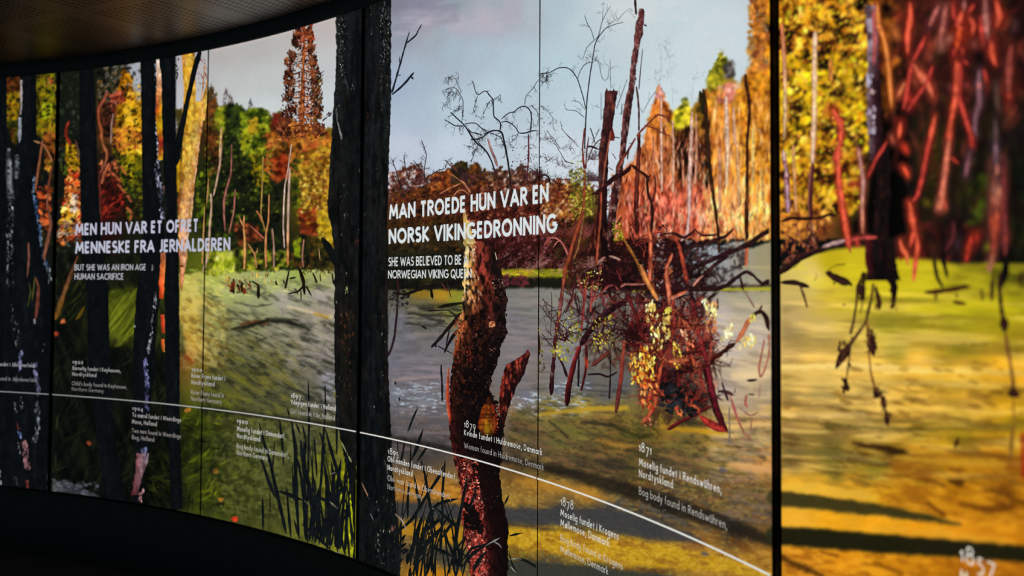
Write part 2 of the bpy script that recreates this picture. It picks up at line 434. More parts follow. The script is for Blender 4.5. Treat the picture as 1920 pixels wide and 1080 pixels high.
dabs('126,262 147,282 148,320 128,318 124,285', 85, (3, 7), '6b5008 b48a10 d8b41c', cs=8, ang=80, aj=80)
dabs('130,315 148,315 149,440 112,460 112,430 120,380', 190, (3, 8), '6b1c08 b8481c e08030 f0a850 c83818', cs=10)
dabs('118,385 140,375 146,400 128,440 112,440', 60, (3, 8), 'd09018 f0b838 f8d880', cs=10)
dabs('134,365 144,365 143,395 132,400', 30, (3, 6), 'd0b0a0 e8d0c0 e0b890')
dabs('108,415 150,410 152,455 108,455', 110, (2, 4.5), '1c1c18 6b2c10 b0481c c8a088 5a6468', cs=7, spread=1.2)
dabs('106,455 150,455 158,560 106,560', 120, (2, 6), '0c100c 14180e 2a3018 3a423a', cs=10)
dabs('14,300 30,300 32,480 12,480', 60, (2, 5), '101214 2a2e34 5a5f68', cs=8)
fill('12,130 104,130 104,300 60,330 12,290', '060808', 6, .22)
dabs('14,140 102,140 102,300 20,270', 120, (1.5, 4.5), '060807 0e120a 1c1c0a', cs=9)
# slot with autumn leaves
zone('180,100 266,100 268,480 186,480', '195,140,15150c 225,140,2a2410 250,150,a3a7ad 258,190,b08030 205,230,4a2018 235,230,a8700f 250,290,a07010 205,300,1a1410 240,350,1c1c0c 210,370,3c0f0c 200,440,200c0a 250,450,16190e')
fill('238,122 263,116 264,196 256,176 249,150', 'a6aab2', 2.5, rough=4, rs=8)
dabs('184,128 240,120 246,150 212,190 184,186', 240, (2, 5), '0d0f0c 1c1c10 4a4a3a 8a8a88 6b4a1c', cs=8, spread=1.1)
dabs('232,132 248,150 254,200 225,215 220,170', 150, (3, 7), '5a3008 a86a0c d09018', cs=10)
dabs('206,180 230,170 230,215 208,212', 70, (3, 7), '4a1810 a04028 c86850', cs=8)
dabs('222,195 263,190 264,262 250,262 218,240', 200, (3, 8), '6b4408 b07c0c dca818 e8b828', cs=12)
dabs('210,240 264,240 264,290 214,285', 190, (3, 8), '5a2c10 a85c1c d08028 c89018', cs=11)
dabs('212,280 266,285 266,330 230,345 214,310', 150, (3, 7), '1c1c0a 5a5a0c a0900e c0a014', cs=13)
dabs('225,320 266,320 268,415 240,420', 130, (2, 6), '0b0f0a 1a200c 3c4a10 6b6a10', cs=11)
dabs('184,310 222,310 240,410 188,418', 230, (2, 6), '12090a 3a0c0e 7a1c14 a83020', cs=9, asp=.35, ang=120, aj=70)
dabs('184,300 220,300 215,330 186,330', 30, (2, 5), 'c05a30 e08050 201010', cs=7)
for q in ('214,305 226,312 236,326', '205,318 222,336 226,340', '238,390 248,400 244,412', '222,346 240,368 246,378'): band(q.replace(' ', ',4 ') + ',3', 'c8643c', 1.2, .9)
dabs('184,190 214,190 216,300 186,305', 90, (2, 6), '0a0807 1c100c 34160f 4a2a14', cs=9, spread=.7)
dabs('184,126 266,126 266,420 186,420', 260, (1.6, 5), '060807 0e0f0a 1c180a', cs=13, a=.75)
dabs('108,265 150,262 150,460 108,460', 110, (1.6, 4.5), '0a0806 1c100a 2c1408', cs=8, a=.75)
dabs('240,160 264,160 264,290 226,290', 70, (2, 5), 'd8981c ecb830 f0c840', cs=8)
dabs('345,255 375,250 372,330 345,330', 1, (1, 2), 'd8981c')
# grass in the dark
tex('104,470 345,470 345,960 104,940', '2a3016', 7, 60, 28, .52, .12, .7, 4)
tex('104,470 345,470 345,960 104,940', '050807', 9, 50, -22, .5, .12, .7, 6)
fill('200,560 262,540 258,628 202,640', '5c6412', 16, .75, 8)
tex('204,545 260,540 258,650 204,650', '9aa024', 5, 46, 35, .56, .1, .5, 8, 3)
tex('204,545 260,540 258,650 204,650', '2c3408', 5, 40, 40, .55, .1, .7, 9, 3)
dabs('104,640 345,640 345,945 200,930 104,915', 420, (5, 18), '0a0e0a 161c10 242c14 343c1c', asp=.1, ang=-55, aj=80, a=.75)
dabs('278,850 345,850 345,945 285,930', 120, (5, 16), '1c240c 3a4610 5a6418', asp=.12, ang=30, aj=120)
fill('100,900 118,902 150,915 186,931 100,925', '4a4c4a', 2, .9, 3, 6)
tex('98,898 186,905 186,932 98,926', '9a9c98', 7, 3, 20, .56, .1, .8, 3, 2)
dabs('70,892 88,892 88,918 72,918', 16, (3, 7), '3a3e48 8a8e98')
dabs('102,500 160,520 160,600 106,610', 60, (6, 16), '10160c 2a3414 4a5418', asp=.12, ang=-60, aj=40)
for x, y in ((105, 627), (167, 832), (118, 602)): dabs(f'{x-2},{y-2} {x+2},{y-2} {x+2},{y+2} {x-2},{y+2}', 6, (3, 5), 'c04a20 e88040')

# ---- second bright stretch: sky, wood and algae pond left of the big trunk
zone('330,40 640,10 640,330 330,330', '345,130,b4b0b4 380,140,b6b4b8 410,100,b2aeac 480,90,b3b1af 560,70,b8b4b0 620,45,bdb4b2 420,160,bcbfbd 500,150,bdc2c1 610,120,bfc2c2 440,210,c6cccc 500,210,c9d0d1 610,200,c6ced1 350,200,b9bbc0')
band('400,94,4 480,76,4 542,61,4 627,34,4', 'cdbcb4', 2, .5)
GP2 = '330,205 384,200 390,165 396,158 402,176 406,196 414,200 424,196 431,192 440,190 447,196 452,202 460,206 470,202 482,200 492,203 500,208 508,214 514,214 520,210 524,206 528,240 640,240 640,520 330,520'
zone(GP2, '390,210,4a3418 410,220,6a6a1c 440,220,24301a 480,230,5a6a14 505,240,3a3418 395,260,33200f 430,270,131a10 470,280,3a4410 500,290,5a560f 395,330,1c2410 430,340,0d130e 480,340,10160e 520,350,141a10 400,420,161c0e 450,420,0e120d 500,430,10140e 520,470,12160e 560,300,9a5c14 600,300,a87c14 560,360,3a3a10 600,380,a8841a 610,440,8a7018 580,450,2a2410 560,480,141810 400,490,5a6414 450,490,4a4a14 420,505,6a6a1c', 2.5, 7, 7, 3)
for xx, yt, n, pl in ((396, 155, 50, '3a2420 5a3c34 7a5a4c'), (424, 160, 40, '4a3c40 6b5a5c 8a7a7c'), (432, 170, 30, '5a4a4c 7a6a6c'), (470, 182, 34, '2a2a28 4a4a48')):
    dabs(f'{xx},{yt} {xx+7},{yt+26} {xx+8},{yt+45} {xx-8},{yt+45} {xx-6},{yt+26}', n, (2, 5), pl, asp=.3, ang=80, aj=80, a=.7)
dabs('385,190 404,185 408,260 384,300', 90, (2, 6), '2a140c 5a2c14 7a4418', cs=9)
dabs('404,205 424,198 428,232 420,250 406,240', 110, (2.5, 6), '5a6410 8a9418 b8b428 6a5c14', cs=8)
dabs('422,200 440,192 458,206 456,290 420,290', 190, (2.5, 6), '0a100c 16200f 2a380f 3c4a14', cs=9)
dabs('450,212 480,203 500,210 510,240 500,300 455,290', 330, (2.5, 6.5), '1c280a 4c5e0c 80901a b0b024 8a8a10', cs=12)
dabs('466,225 482,220 484,252 466,250', 40, (2.5, 5), 'a07c14 d0a024')
dabs('470,290 500,285 508,350 478,345', 130, (2.5, 7), '2a2e0a 6a6210 a08a10 b89814', cs=11)
dabs('384,280 520,290 530,460 384,470', 520, (2, 6), '060a08 0a0f0b 121a0c 24300c 4a5a10', cs=17, spread=.45)
dabs('368,330 392,320 396,420 372,430', 120, (2, 6), '141c0a 4a5a0c 7a8a14', cs=10)
dabs('392,240 420,250 414,320 390,330', 90, (2, 5), '1c1008 4a2410 6b3c14', cs=9)
dabs('498,250 515,215 540,225 600,240 622,262 622,300 520,345 496,320', 460, (3, 8), '3a1c0c 8a4412 b86a20 d08c38 a04a20', cs=13)
dabs('505,300 540,290 545,340 512,335', 90, (3, 7), '3a0c08 7a2410 b04c1c', cs=9)
dabs('513,215 535,210 535,232 515,235', 40, (3, 6), '6b1c14 9a3c24')
dabs('556,290 622,270 616,440 560,420', 620, (2, 6), '5a3408 a0741a c89a20 d8b030 8a4c18', cs=11, spread=.8)
dabs('545,300 562,300 562,400 552,400', 70, (2, 6), '141c0c 3a4a10 7a8010', cs=9)
dabs('575,320 614,310 612,400 580,400', 90, (1.6, 3.4), '3a140a 5a2410', cs=7)
dabs('560,390 600,388 592,445 566,440', 150, (2, 6), '3a1008 7a2c14 b04824', cs=9)
dabs('592,395 622,400 622,452 600,452', 130, (2, 6), '8a7010 c8a41c d8b83c', cs=8)
dabs('546,440 612,440 622,500 548,500', 260, (2, 5), '0a0c0a 1c1c0c 3a3a10 6b3c18', cs=9)
dabs('550,455 562,450 562,480 550,480', 24, (3, 6), '5a6a10 8a9a14')
dabs('440,420 480,418 492,450 446,462', 110, (2, 5), '1c0c0a 6b2c14 a04c28', cs=8)
dabs('384,470 540,470 550,508 384,512', 300, (2, 6), '10140a 3a4a10 7a8418 a09428', cs=12, spread=.8)
dabs('406,478 438,472 440,515 400,515', 150, (3, 9), '6a7a10 a8b41c d0d048 e0e090', asp=.35, ang=85, aj=40, cs=11)
# water, left pond
WP2 = '336,515 372,510 400,516 440,512 500,508 560,506 632,508 640,760 700,1080 330,980'
zone(WP2, '350,530,b4a84a 375,540,c0b85a 365,570,c8ac48 360,600,c0a040 362,640,b88c30 352,670,9a5a20 370,690,6a5a20 400,530,acb854 430,550,a4ac66 470,545,a6b070 520,525,a8b068 560,515,98a850 600,525,a0a468 480,570,969a70 530,560,a5a090 600,550,a59c94 620,590,9a8c7a 440,590,84845a 400,600,8e9450 400,640,706c34 450,640,6e6c44 520,620,85806a 580,620,837b6c 610,660,817874 560,680,6a6650 480,700,55542f 420,700,4f4f2a 620,720,7a767c 580,740,6b6654 520,760,50512f 400,760,484e1a 440,820,3f4224 360,780,434a10 350,850,2c340f 400,880,444c1a 450,900,4a4e22 520,850,5a5e30 580,830,5a5a40 610,850,5e5e24 640,900,8a8810 650,960,969610 560,920,55582a 600,980,66682a 480,960,46491f 380,930,3a4214', 3, 4, 9, 2)
tex('372,525 632,525 640,790 372,780', '35372a', 22, 7, 24, .56, .09, .6, 21)
tex('400,600 632,600 640,780 380,770', '1c1f16', 18, 5.5, 26, .6, .06, .62, 22)
tex('372,520 632,520 640,700 372,680', 'c8c49a', 20, 6, 22, .62, .07, .35, 23)
tex('520,540 632,540 632,720 540,690', 'a89c98', 30, 5, 16, .55, .1, .45, 24)
tex('338,520 425,525 420,690 338,690', 'e0cc70', 12, 6, 35, .55, .1, .55, 25)
tex('338,560 425,555 440,690 338,690', '6a5020', 14, 6, 30, .6, .07, .6, 26)
tex('420,640 560,640 560,800 380,800', '8a7f2c', 22, 7, 30, .58, .08, .4, 27)
band('452,608,5 480,604,9 500,606,4', '5a3014', 3, .8)
band('435,617,3 465,613,7 500,600,6 540,604,7 580,618,3', '14140e', 2.5, .85, 2)
band('500,597,3 530,598,4 560,600,2', '1a1c14', 2, .7)
band('540,575,3 570,582,6 600,590,4 620,595,5', 'e0cc9c', 3, .7)
band('590,588,5 614,595,6', 'b08020', 3, .7)
band('338,610,8 342,660,10', '3c4a28', 4, .7); band('352,672,10 362,680,6', '8a3c14', 4, .7)
for q in ('425,597,2 445,598,3', '440,567,2 480,575,3 510,570,2', '480,640,2 500,634,3', '590,690,3 600,700,3', '520,720,3 560,735,4 580,745,3', '540,560,2 556,566,2'): band(q, '24261c', 1.5, .6)
tex('600,700 632,690 640,760 610,770', 'a9a8b4', 9, 3, 12, .56, .07, .7, 28)
tex('338,700 470,700 480,990 338,980', '6a7410', 18, 12, 60, .58, .12, .3, 29)
tex('338,760 640,780 660,1060 338,980', '23280f', 10, 26, -10, .58, .1, .5, 30)
tex('560,850 670,850 670,1050 580,1030', 'a4a41c', 10, 22, 0, .58, .1, .45, 31)
dabs('338,770 420,770 425,960 338,950', 260, (4, 14), '141a0c 2c3810 55640f 8a9418', asp=.16, ang=-35, aj=120, a=.7)
dabs('640,860 668,860 668,1040 630,1030', 90, (3, 8), '6a7008 a8ac10 c8c828', cs=9)
for x, y in ((405, 883), (413, 937), (351, 769)): dabs(f'{x-3},{y-2} {x+4},{y-2} {x+4},{y+2} {x-3},{y+2}', 10, (3, 5), 'b07014 e09838')
dabs('437,971 444,971 444,977 437,977', 12, (3, 5), 'b02810 e04020')
band('380,766,6 460,776,8 560,789,10 640,798,12', '11120e', 5, .75)

grade('270,770 430,780 430,970 270,950', 1.1, .2, (.74, .74, .8), 24)
dabs('384,215 540,250 540,470 384,470', 260, (1.5, 4.5), '050806 080c08 0e140a', asp=.6, cs=20)
dabs('384,230 520,250 520,400 384,400', 120, (1, 3), '6a7a1c 9aa424 c0c048', asp=.6, cs=12)
dabs('545,290 622,270 618,440 552,430', 160, (1, 3), '1c120a 3a1c0c 2c2408', asp=.6, cs=10)
dabs('560,290 622,280 618,400 566,400', 150, (1, 3.4), 'c8a030 e0c048 e8d470', asp=.6, cs=10)
soften('384,195 530,205 622,262 622,500 384,500', 1.1, 6)
dabs('345,505 620,505 622,545 345,560', 170, (2, 7), 'a8b850 c8cc5c d8d880 8a9840', asp=.22, ang=12, aj=30, a=.6)
grade('104,650 345,650 345,960 104,940', 1.05, .12, (.62, .62, .72), 20)
grade('104,470 200,470 200,650 104,650', 1.0, .12, (.7, .68, .75), 16)
tex('400,770 640,800 650,1000 400,960', '20240e', 9, 6, 20, .56, .08, .5, 131); tex('400,770 640,800 650,1000 400,960', '7a7c40', 7, 5, 20, .6, .07, .4, 132)
# ---- big middle stretch: sky
zone('728,-64 1460,-64 1460,420 728,420', '742,4,81818f 790,8,86889a 740,60,9299a8 742,160,a3b2c8 860,10,939fa8 930,12,a2aab4 1000,30,adbac2 800,45,a09daa 860,42,b0adba 910,32,b0adb8 960,25,abaab6 820,70,9fabb4 850,90,a5b7c4 900,100,abbdc9 960,110,b0c4d0 1000,120,b5c9d3 780,140,a6b5c4 780,220,adbccb 850,200,b4c8d4 930,170,b8cbd6 760,280,bfc8d8 850,280,c1cedb 1040,20,afc1ca 1090,50,bccdd4 1050,120,b7cdd6 1150,20,c6d2d6 1190,10,cbd4d7 1250,40,c3d3d8 1300,90,c9d8dc 1380,60,c9d6dc 1400,100,c8d7db 1420,20,c2cdd2 1100,200,bfd2db 1250,200,ccdbe0 1330,170,cddbe0 1060,300,cbd7e0 1100,330,d0d6de', 2)
tex('735,20 1010,15 1010,60 735,70', 'b9b2c0', 60, 14, -8, .52, .14, .55, 41)
tex('735,-10 860,-10 860,40 735,60', '7c7889', 60, 20, -8, .5, .16, .45, 42)
tex('1140,-10 1290,-10 1290,40 1140,40', 'd2d8da', 50, 18, 0, .5, .16, .5, 43)
tex('1300,20 1430,20 1430,140 1300,140', 'd0d6dc', 50, 26, 0, .5, .16, .4, 44)
# ---- tree line behind the heading
TL = '726,352 738,330 748,318 757,311 766,318 775,309 786,306 792,322 800,338 812,334 822,326 832,322 842,312 852,306 860,303 868,302 874,311 882,316 890,306 897,310 904,318 914,324 926,322 938,316 952,322 964,318 976,308 988,316 1000,326 1014,322 1024,334 1036,340 1050,336 1062,346 1076,340 1090,352 1110,350 1130,360 1130,545 726,545'
zone(TL, '740,350,5a3024 770,330,4a2418 800,345,50281c 830,335,5a2c14 862,315,2c1c12 880,330,5a2c18 900,325,33200f 930,340,4a2c1c 970,330,4a3028 1000,345,40241c 760,390,4a2814 830,390,3c2412 900,380,4a1c14 960,400,3c1612 1000,400,421a14 1040,370,7a4024 1060,400,8a5024 1090,390,5a4c18 760,430,3a2410 820,440,241c10 900,440,34100f 980,440,3a1412 1040,440,3c1814 760,480,16170f 830,490,1a1a10 930,490,250e0e 990,490,2a1010 1050,490,321812 760,525,14140f 840,525,1a1a0f 960,530,1a180f 1040,530,201812', 2.5, 9, 6, 7)
dabs('728,322 800,318 800,350 728,360', 260, (1.6, 4), '2a1410 5a2c22 8a4c3c b0907c c8c4cc', cs=8, spread=1.0)
dabs('800,330 850,318 850,360 800,362', 210, (1.6, 4.5), '341408 6b2c12 9a4a1c b8682c', cs=8)
dabs('848,306 876,304 880,345 845,345', 130, (2, 5), '12140c 2a2410 4a3814 5a4a14', cs=8)
dabs('880,308 912,318 912,350 880,350', 120, (1.8, 4.5), '1c180e 4a2c12 7a4418', cs=8)
dabs('910,322 1012,318 1012,360 910,360', 320, (1.5, 4), '20140f 5a2c20 8a5030 a07a50 b8a8a8', cs=9, spread=1.0)
dabs('735,350 870,350 870,415 735,415', 800, (1.2, 3.6), '120a08 2c140c 5a2810 8a5818 4a181c', cs=9, spread=.9)
dabs('870,340 1020,340 1020,440 870,440', 1100, (1.1, 3.2), '0d0708 240c0c 4a1612 7a3020 a8684c', cs=8, spread=.8)
dabs('735,405 870,405 870,470 735,470', 620, (1.3, 3.8), '0a0907 1c120a 3a220d 5a3c12', cs=12, spread=.6)
dabs('735,465 868,465 868,545 735,545', 300, (2, 6), '080b09 10120c 1c1c10 2c2814', cs=14, spread=.5)
dabs('915,430 1060,430 1060,505 920,505', 800, (1.1, 3.2), '0a0606 180909 34100f 5a1c1e 84545a', cs=8, spread=.6)
dabs('1010,340 1060,335 1090,360 1090,425 1010,425', 380, (1.6, 4.2), '3a1410 84341c b0602c c89a3c d8a880', cs=9, spread=.9)
dabs('1068,318 1092,312 1108,345 1112,400 1080,412 1066,380', 200, (1.6, 4.2), '2c2c10 6b6414 a09c28 c8b84c', cs=8, spread=.9)
dabs('1016,410 1110,410 1116,530 1030,530', 900, (1.2, 3.4), '080606 160a0a 3a1212 6b241c 2c2810', cs=9, spread=.7)
fill('1100,410 1200,400 1210,540 1100,540', '100a0b', 10, .85, 6)
dabs('1110,345 1200,330 1200,520 1110,520', 620, (1.4, 4), '0a0708 1c0c0c 4a1814 7a3420', cs=12, spread=.7)
# far bank
fill('935,507 975,503 1062,505 1062,525 935,524', '8f8f18', 3, .9, 2)
dabs('935,505 1062,503 1062,522 935,522', 120, (2, 6), '4a4a10 8a8c14 b8b420 b09018', asp=.3, ang=0, aj=30)
fill('935,519 1062,520 1062,542 935,541', '16170f', 3, .95, 2)
dabs('935,518 990,518 990,536 935,536', 60, (2, 5), '3a1418 6b2c34', asp=.8)
# ---- pond right of the big trunk
W3 = '726,543 870,543 945,540 1062,541 1200,545 1460,545 1460,1140 726,1140'
zone(W3, '745,560,55554a 790,550,8a6a1c 830,556,b08420 855,565,8a8a28 790,575,6f6f45 845,580,7a7c3a 750,600,6a6a72 800,600,5c5a52 760,640,737279 830,640,6d6c74 745,680,6c6b76 800,690,75727a 820,710,787078 750,720,716c72 800,720,7f7478 745,740,70737c 800,745,7b808a 745,775,5b5a60 820,775,5f5a5e 740,800,504c50 800,800,575052 760,830,3c3a3c 820,835,3f3b3c 790,860,423c38 790,905,8a6030 830,925,ac7428 770,925,a06a24 790,958,3a3a3a 830,960,3c3b38 800,990,b07818 850,1000,a07418 780,1030,5a4a34 840,1040,4a463c 800,1075,b07414 '
     '960,560,7a7a78 1000,560,7f7f78 960,600,77747a 980,640,7f787c 965,680,7c7478 960,720,6f6a70 985,745,6c6c78 960,770,7d6a5a 1000,780,7a6a50 970,800,6c5a48 1000,815,5e5038 960,840,564838 1000,850,463e30 960,890,6b4c24 990,910,8a6428 960,940,a07c34 1000,945,9a7834 960,970,3c3a3a 1000,970,403e3e 960,1000,b08c20 990,1015,c0981c 960,1040,6a5c20 980,1065,2f302c '
     '1060,560,86867c 1120,570,7c7a72 1070,620,8a8a8e 1060,680,7d7c86 1050,730,757884 1100,720,5f5f64 1160,720,5e5e62 1030,770,9a8428 1090,765,a88c30 1140,745,5c5c5e 1150,768,b09030 1050,790,74643a 1080,800,6b6530 1160,800,5a4c24 1050,830,5c5a30 1100,850,55482c 1150,830,8a6a2c 1180,800,6a6424 1200,830,584a20 1130,870,54442e 1050,870,5e4a34 1090,880,342e28 1170,890,4c4028 1240,880,544834 1280,830,6a6030 1250,800,a87c1c 1340,810,b89028 1330,860,8a7448 1380,850,b48a50 1290,880,6c5c40 1250,940,3a3430 1330,930,54483a 1030,905,a0702a 1100,920,b07c2c 1060,960,434345 1150,960,3f3f41 1220,985,3c3c3e 1060,1010,c09418 1120,1030,bd9018 1180,1030,c8981c 1250,1040,cc9c24 1330,1050,b8862c 1300,1020,8a6030 1400,1060,b07c24 1440,1040,b07c2c 1030,1065,3c3c38 1120,1075,343632 1230,1076,3a3a30 1380,1000,3a3026 1440,1000,6a4c2c 1440,960,5c4a3c 1400,950,5a4a3c 1370,960,4a4038 '
     '1230,580,84827c 1300,560,8d8b86 1400,565,948e7a 1440,570,9a9274 1350,610,a09a9c 1420,630,a69e94 1370,660,a69c94 1440,680,b8a47c 1400,700,b8a684 1440,730,9a8a70 1360,730,958a84 1390,760,a0927c 1440,770,b4955c 1420,800,c09c5c 1370,800,c8a04c 1440,860,c0904c 1400,830,8a7650 1440,890,b8843c 1400,900,9a7444 1250,720,3a3434 1290,770,2c2624', 4, 3, 12, 11)
S = '738,560 868,560 868,850 738,850'
tex(S, '504e52', 34, 6, 4, .56, .09, .42, 51); tex(S, '9a8c8c', 50, 6, 3, .6, .07, .35, 52); tex('738,720 850,715 850,775 738,775', 'b4bfcc', 10, 2.6, 6, .63, .05, .85, 53)
tex('760,570 870,570 870,618 760,610', '26261f', 26, 4, 6, .52, .08, .8, 54)
tex('738,775 860,775 860,850 738,850', '7a6458', 18, 4, 10, .6, .06, .5, 55)
S = '945,545 1060,545 1060,760 945,760'
tex(S, '55524e', 36, 6, 4, .57, .09, .36, 56); tex(S, 'a08c84', 44, 6, 3, .6, .07, .32, 57); tex('955,750 1060,715 1110,715 1100,780 955,780', 'c0ccd8', 9, 3, 8, .61, .05, .85, 58)
tex('1000,720 1180,720 1180,775 1000,775', '2c2e34', 30, 4, 6, .56, .08, .5, 59)
band('738,693,3 800,690,4 866,684,3', '9a8480', 3, .5); band('738,712,3 790,708,5 830,706,3', 'a88c84', 3, .6); band('780,626,6 850,628,4', 'a08c84', 4, .5)
S = '955,765 1450,780 1450,985 955,890'
tex(S, '2e2a1c', 40, 12, 12, .56, .08, .5, 60); tex(S, 'a88040', 40, 9, 12, .6, .07, .4, 61); tex(S, '6a6428', 60, 14, 10, .58, .09, .35, 62); tex(S, '8a5a38', 22, 5, 14, .6, .07, .4, 63)
tex('955,765 1450,780 1450,985 955,890', '1c1814', 14, 5, 14, .64, .05, .35, 64)
for q in ('1010,778,6 1060,772,7 1100,768,9 1170,766,7 1180,771,3', '1090,766,6 1175,763,8'): band(q, 'b8942c', 3, .8, 2)
band('1090,792,4 1115,795,8 1150,800,5', '2c2620', 3, .75, 3); band('1160,805,5 1200,818,9 1225,815,4', '28280f', 4, .7, 3); band('1120,825,6 1170,838,9 1200,836,5', 'a87c30', 4, .7, 3)
band('1030,790,3 1050,806,4 1064,818,6', '26241e', 3, .7, 2); band('1120,865,10 1160,872,18 1185,880,8', '2a2622', 5, .6, 4)
band('1240,800,5 1290,806,11 1360,812,4', 'bb8c1c', 4, .85, 2); band('1200,690,30 1290,735,60 1330,760,20', '241f20', 12, .6, 6)
S = '738,895 1450,895 1450,1085 738,1085'
tex(S, '7a4c18', 9, 5, 10, .58, .07, .35, 65); tex(S, 'e0b84c', 7, 4, 8, .62, .06, .3, 66); tex('960,985 1450,1000 1450,1085 960,1060', '6a3c14', 14, 6, 12, .64, .06, .6, 67)
tex('738,940 1300,950 1300,1010 738,985', '2a2a2c', 22, 5, 8, .55, .1, .6, 68)
# dark strip running along above the timeline, then light and dark ground bands
band('738,821,10 840,842,12 960,864,13 1040,880,16 1120,902,24 1200,926,30 1260,950,34 1340,974,30 1452,1018,22', '1c1915', 7, .82, 3)
band('1230,985,6 1330,992,8', '3a3835', 5, .5)
band('970,902,10 1060,915,18 1110,925,12 1150,940,4', 'b07c2a', 7, .75, 5)
band('756,905,6 800,915,22 860,930,28', 'b87a26', 6, .85, 4)
band('738,955,26 800,957,26 870,962,26 1020,968,28 1100,970,36 1180,982,44 1240,998,32 1310,1012,10', '3b3b3d', 5, .9, 3)
band('960,1005,34 1040,1016,40 1140,1034,44 1240,1044,44 1330,1054,30 1400,1068,24 1460,1085,20', 'c4981e', 5, .9, 4)
band('760,990,24 850,1004,34', 'b4801a', 6, .85, 5); band('770,1074,12 860,1080,24', 'b87a18', 5, .85, 4)
band('958,1066,32 1080,1076,34 1200,1088,30 1300,1096,20', '353730', 5, .95, 3)
band('738,1040,20 860,1044,24', '35342f', 6, .7, 4)
G_ = '955,985 1100,1000 1450,1045 1450,1085 1300,1070 1150,1052 955,1030'
tex(G_, '8a6014', 5, 3, 10, .58, .08, .45, 165); tex(G_, 'e8c050', 5, 3, 8, .6, .08, .4, 166); tex(G_, '7a4a1c', 26, 9, 10, .62, .06, .5, 167)
G_ = '745,900 868,905 868,945 745,935'; tex(G_, '6a4018', 6, 3, 8, .56, .08, .5, 168); tex(G_, 'e0a040', 6, 3, 8, .6, .08, .4, 169)
tex('1330,560 1450,560 1450,900 1330,900', 'c8b48c', 40, 6, 6, .56, .1, .4, 69); tex('1330,560 1450,600 1450,980 1330,980', '7c6c60', 44, 7, 8, .58, .09, .5, 70)
band('1375,705,8 1452,700,14', 'd0b888', 6, .6); band('1380,765,6 1452,752,8', '8a7a64', 4, .6); band('1360,800,6 1452,795,10', 'd0ac68', 5, .7)
band('1370,872,10 1452,880,22', 'c8945c', 8, .75, 3); band('1350,850,6 1380,862,8', '5a5238', 5, .6, 3)
for x, y in ((1352, 880), (1318, 1038)): band(f'{x},{y},7 {x+8},{y+2},6', '4a4660', 3, .8)
# open water between the logs
zone('1230,472 1400,452 1400,470 1452,452 1452,545 1220,545', '1240,490,6a6460 1300,480,a4aeb4 1340,478,a0a8ac 1390,470,9c9688 1430,480,9c9270 1440,510,a29670 1420,530,a49c84 1370,520,96908c 1260,520,8a8684 1320,530,7c7670', 3, 5, 9)
tex('1220,455 1400,455 1400,545 1220,545', '1c1214', 9, 6, -25, .55, .08, .75, 71)
band('1390,500,3 1452,502,3', 'c0b07c', 1.5, .7)
band('1180,546,4 1300,544,4 1452,541,7', 'a8a41c', 2, .85); band('1240,541,4 1452,535,5', '2c1c14', 2.5, .75)
fill('1180,440 1290,436 1296,478 1262,500 1250,545 1180,545', '120c0d', 10, .8, 8)
dabs('1180,430 1300,430 1310,545 1180,545', 560, (1.5, 4.5), '0a0708 1c0f10 3a1818 5a2820 8a8688', cs=9, spread=.8)
tex('1186,550 1340,550 1330,800 1200,800', '2c1a1a', 9, 12, 20, .54, .08, .7, 72)
tex('1060,560 1210,550 1210,700 1090,690', '3c2420', 7, 9, 30, .56, .08, .6, 73)

dabs('1040,470 1330,470 1340,640 1220,720 1090,650', 520, (5, 20), '14080a 2c0f12 5a1c20 8a3834 3a2a18', asp=.1, ang=80, aj=150, cs=9, spread=1.0)
dabs('1190,560 1340,560 1340,740 1200,760', 380, (5, 18), '140a0c 3a1014 7a2420 b04c34', asp=.1, ang=80, aj=140, cs=9, spread=1.0)
dabs('1100,470 1320,440 1320,545 1100,545', 330, (5, 18), '0c0608 1c0c0d 3a1412', asp=.14, ang=0, aj=180, cs=9)
# ---- sunlit wood on the right
F4 = '1150,330 1190,300 1204,270 1214,232 1222,200 1230,180 1237,158 1243,176 1250,190 1256,204 1264,214 1272,198 1280,190 1286,186 1291,196 1298,202 1306,192 1318,172 1324,168 1328,150 1334,136 1340,120 1348,108 1354,96 1358,104 1364,116 1372,112 1377,126 1374,148 1382,154 1386,162 1394,142 1402,130 1408,114 1416,104 1412,60 1408,20 1404,-64 1700,-64 1700,440 1640,450 1452,450 1150,450'
zone(F4, '1240,180,a05a4a 1240,210,b06828 1270,230,8c8a1c 1285,215,9aa018 1310,210,7a5a18 1345,130,7a801c 1350,160,98981c 1370,130,3a3830 1365,170,b08040 1400,180,a07018 1430,100,a8701c 1430,30,a0641c 1420,200,b47c14 1200,300,a05a2c 1240,280,b06834 1280,280,3a2c10 1310,280,6a3818 1340,240,c07c2c 1360,260,b87c48 1400,260,c0901c 1440,260,b87414 1430,320,b87c14 1200,360,a85a34 1250,360,a0502c 1300,360,7a3018 1340,340,b07030 1390,340,d09c38 1430,380,d09c28 1220,410,a04830 1270,400,c06c44 1310,400,d08c50 1350,400,e0b054 1400,400,e0b050 1440,420,c08c28 1240,440,6a3024 1300,440,a06038 1360,430,c89a60 1420,445,b08c48 '
     '1480,30,b87c14 1540,30,c89018 1600,30,c08414 1480,100,a0780f 1540,100,c09414 1600,100,b07c12 1500,160,b89c14 1560,160,b8a010 1610,160,b88c14 1500,220,a09c10 1560,220,b09810 1600,230,a87c10 1500,300,b09018 1550,300,a87814 1590,290,6a4c10 1500,370,c09428 1550,370,b07c2c 1590,340,8a640f 1600,390,3a3c10 1640,300,3c2c10 1480,410,a86c28 1540,420,6a3c1c 1600,430,2c2410 1640,420,1c140c', 2.5, 7, 7, 13)
fill('1374,160 1384,154 1390,164 1388,175 1376,175', 'cdbfc4', 3, .6, 3)
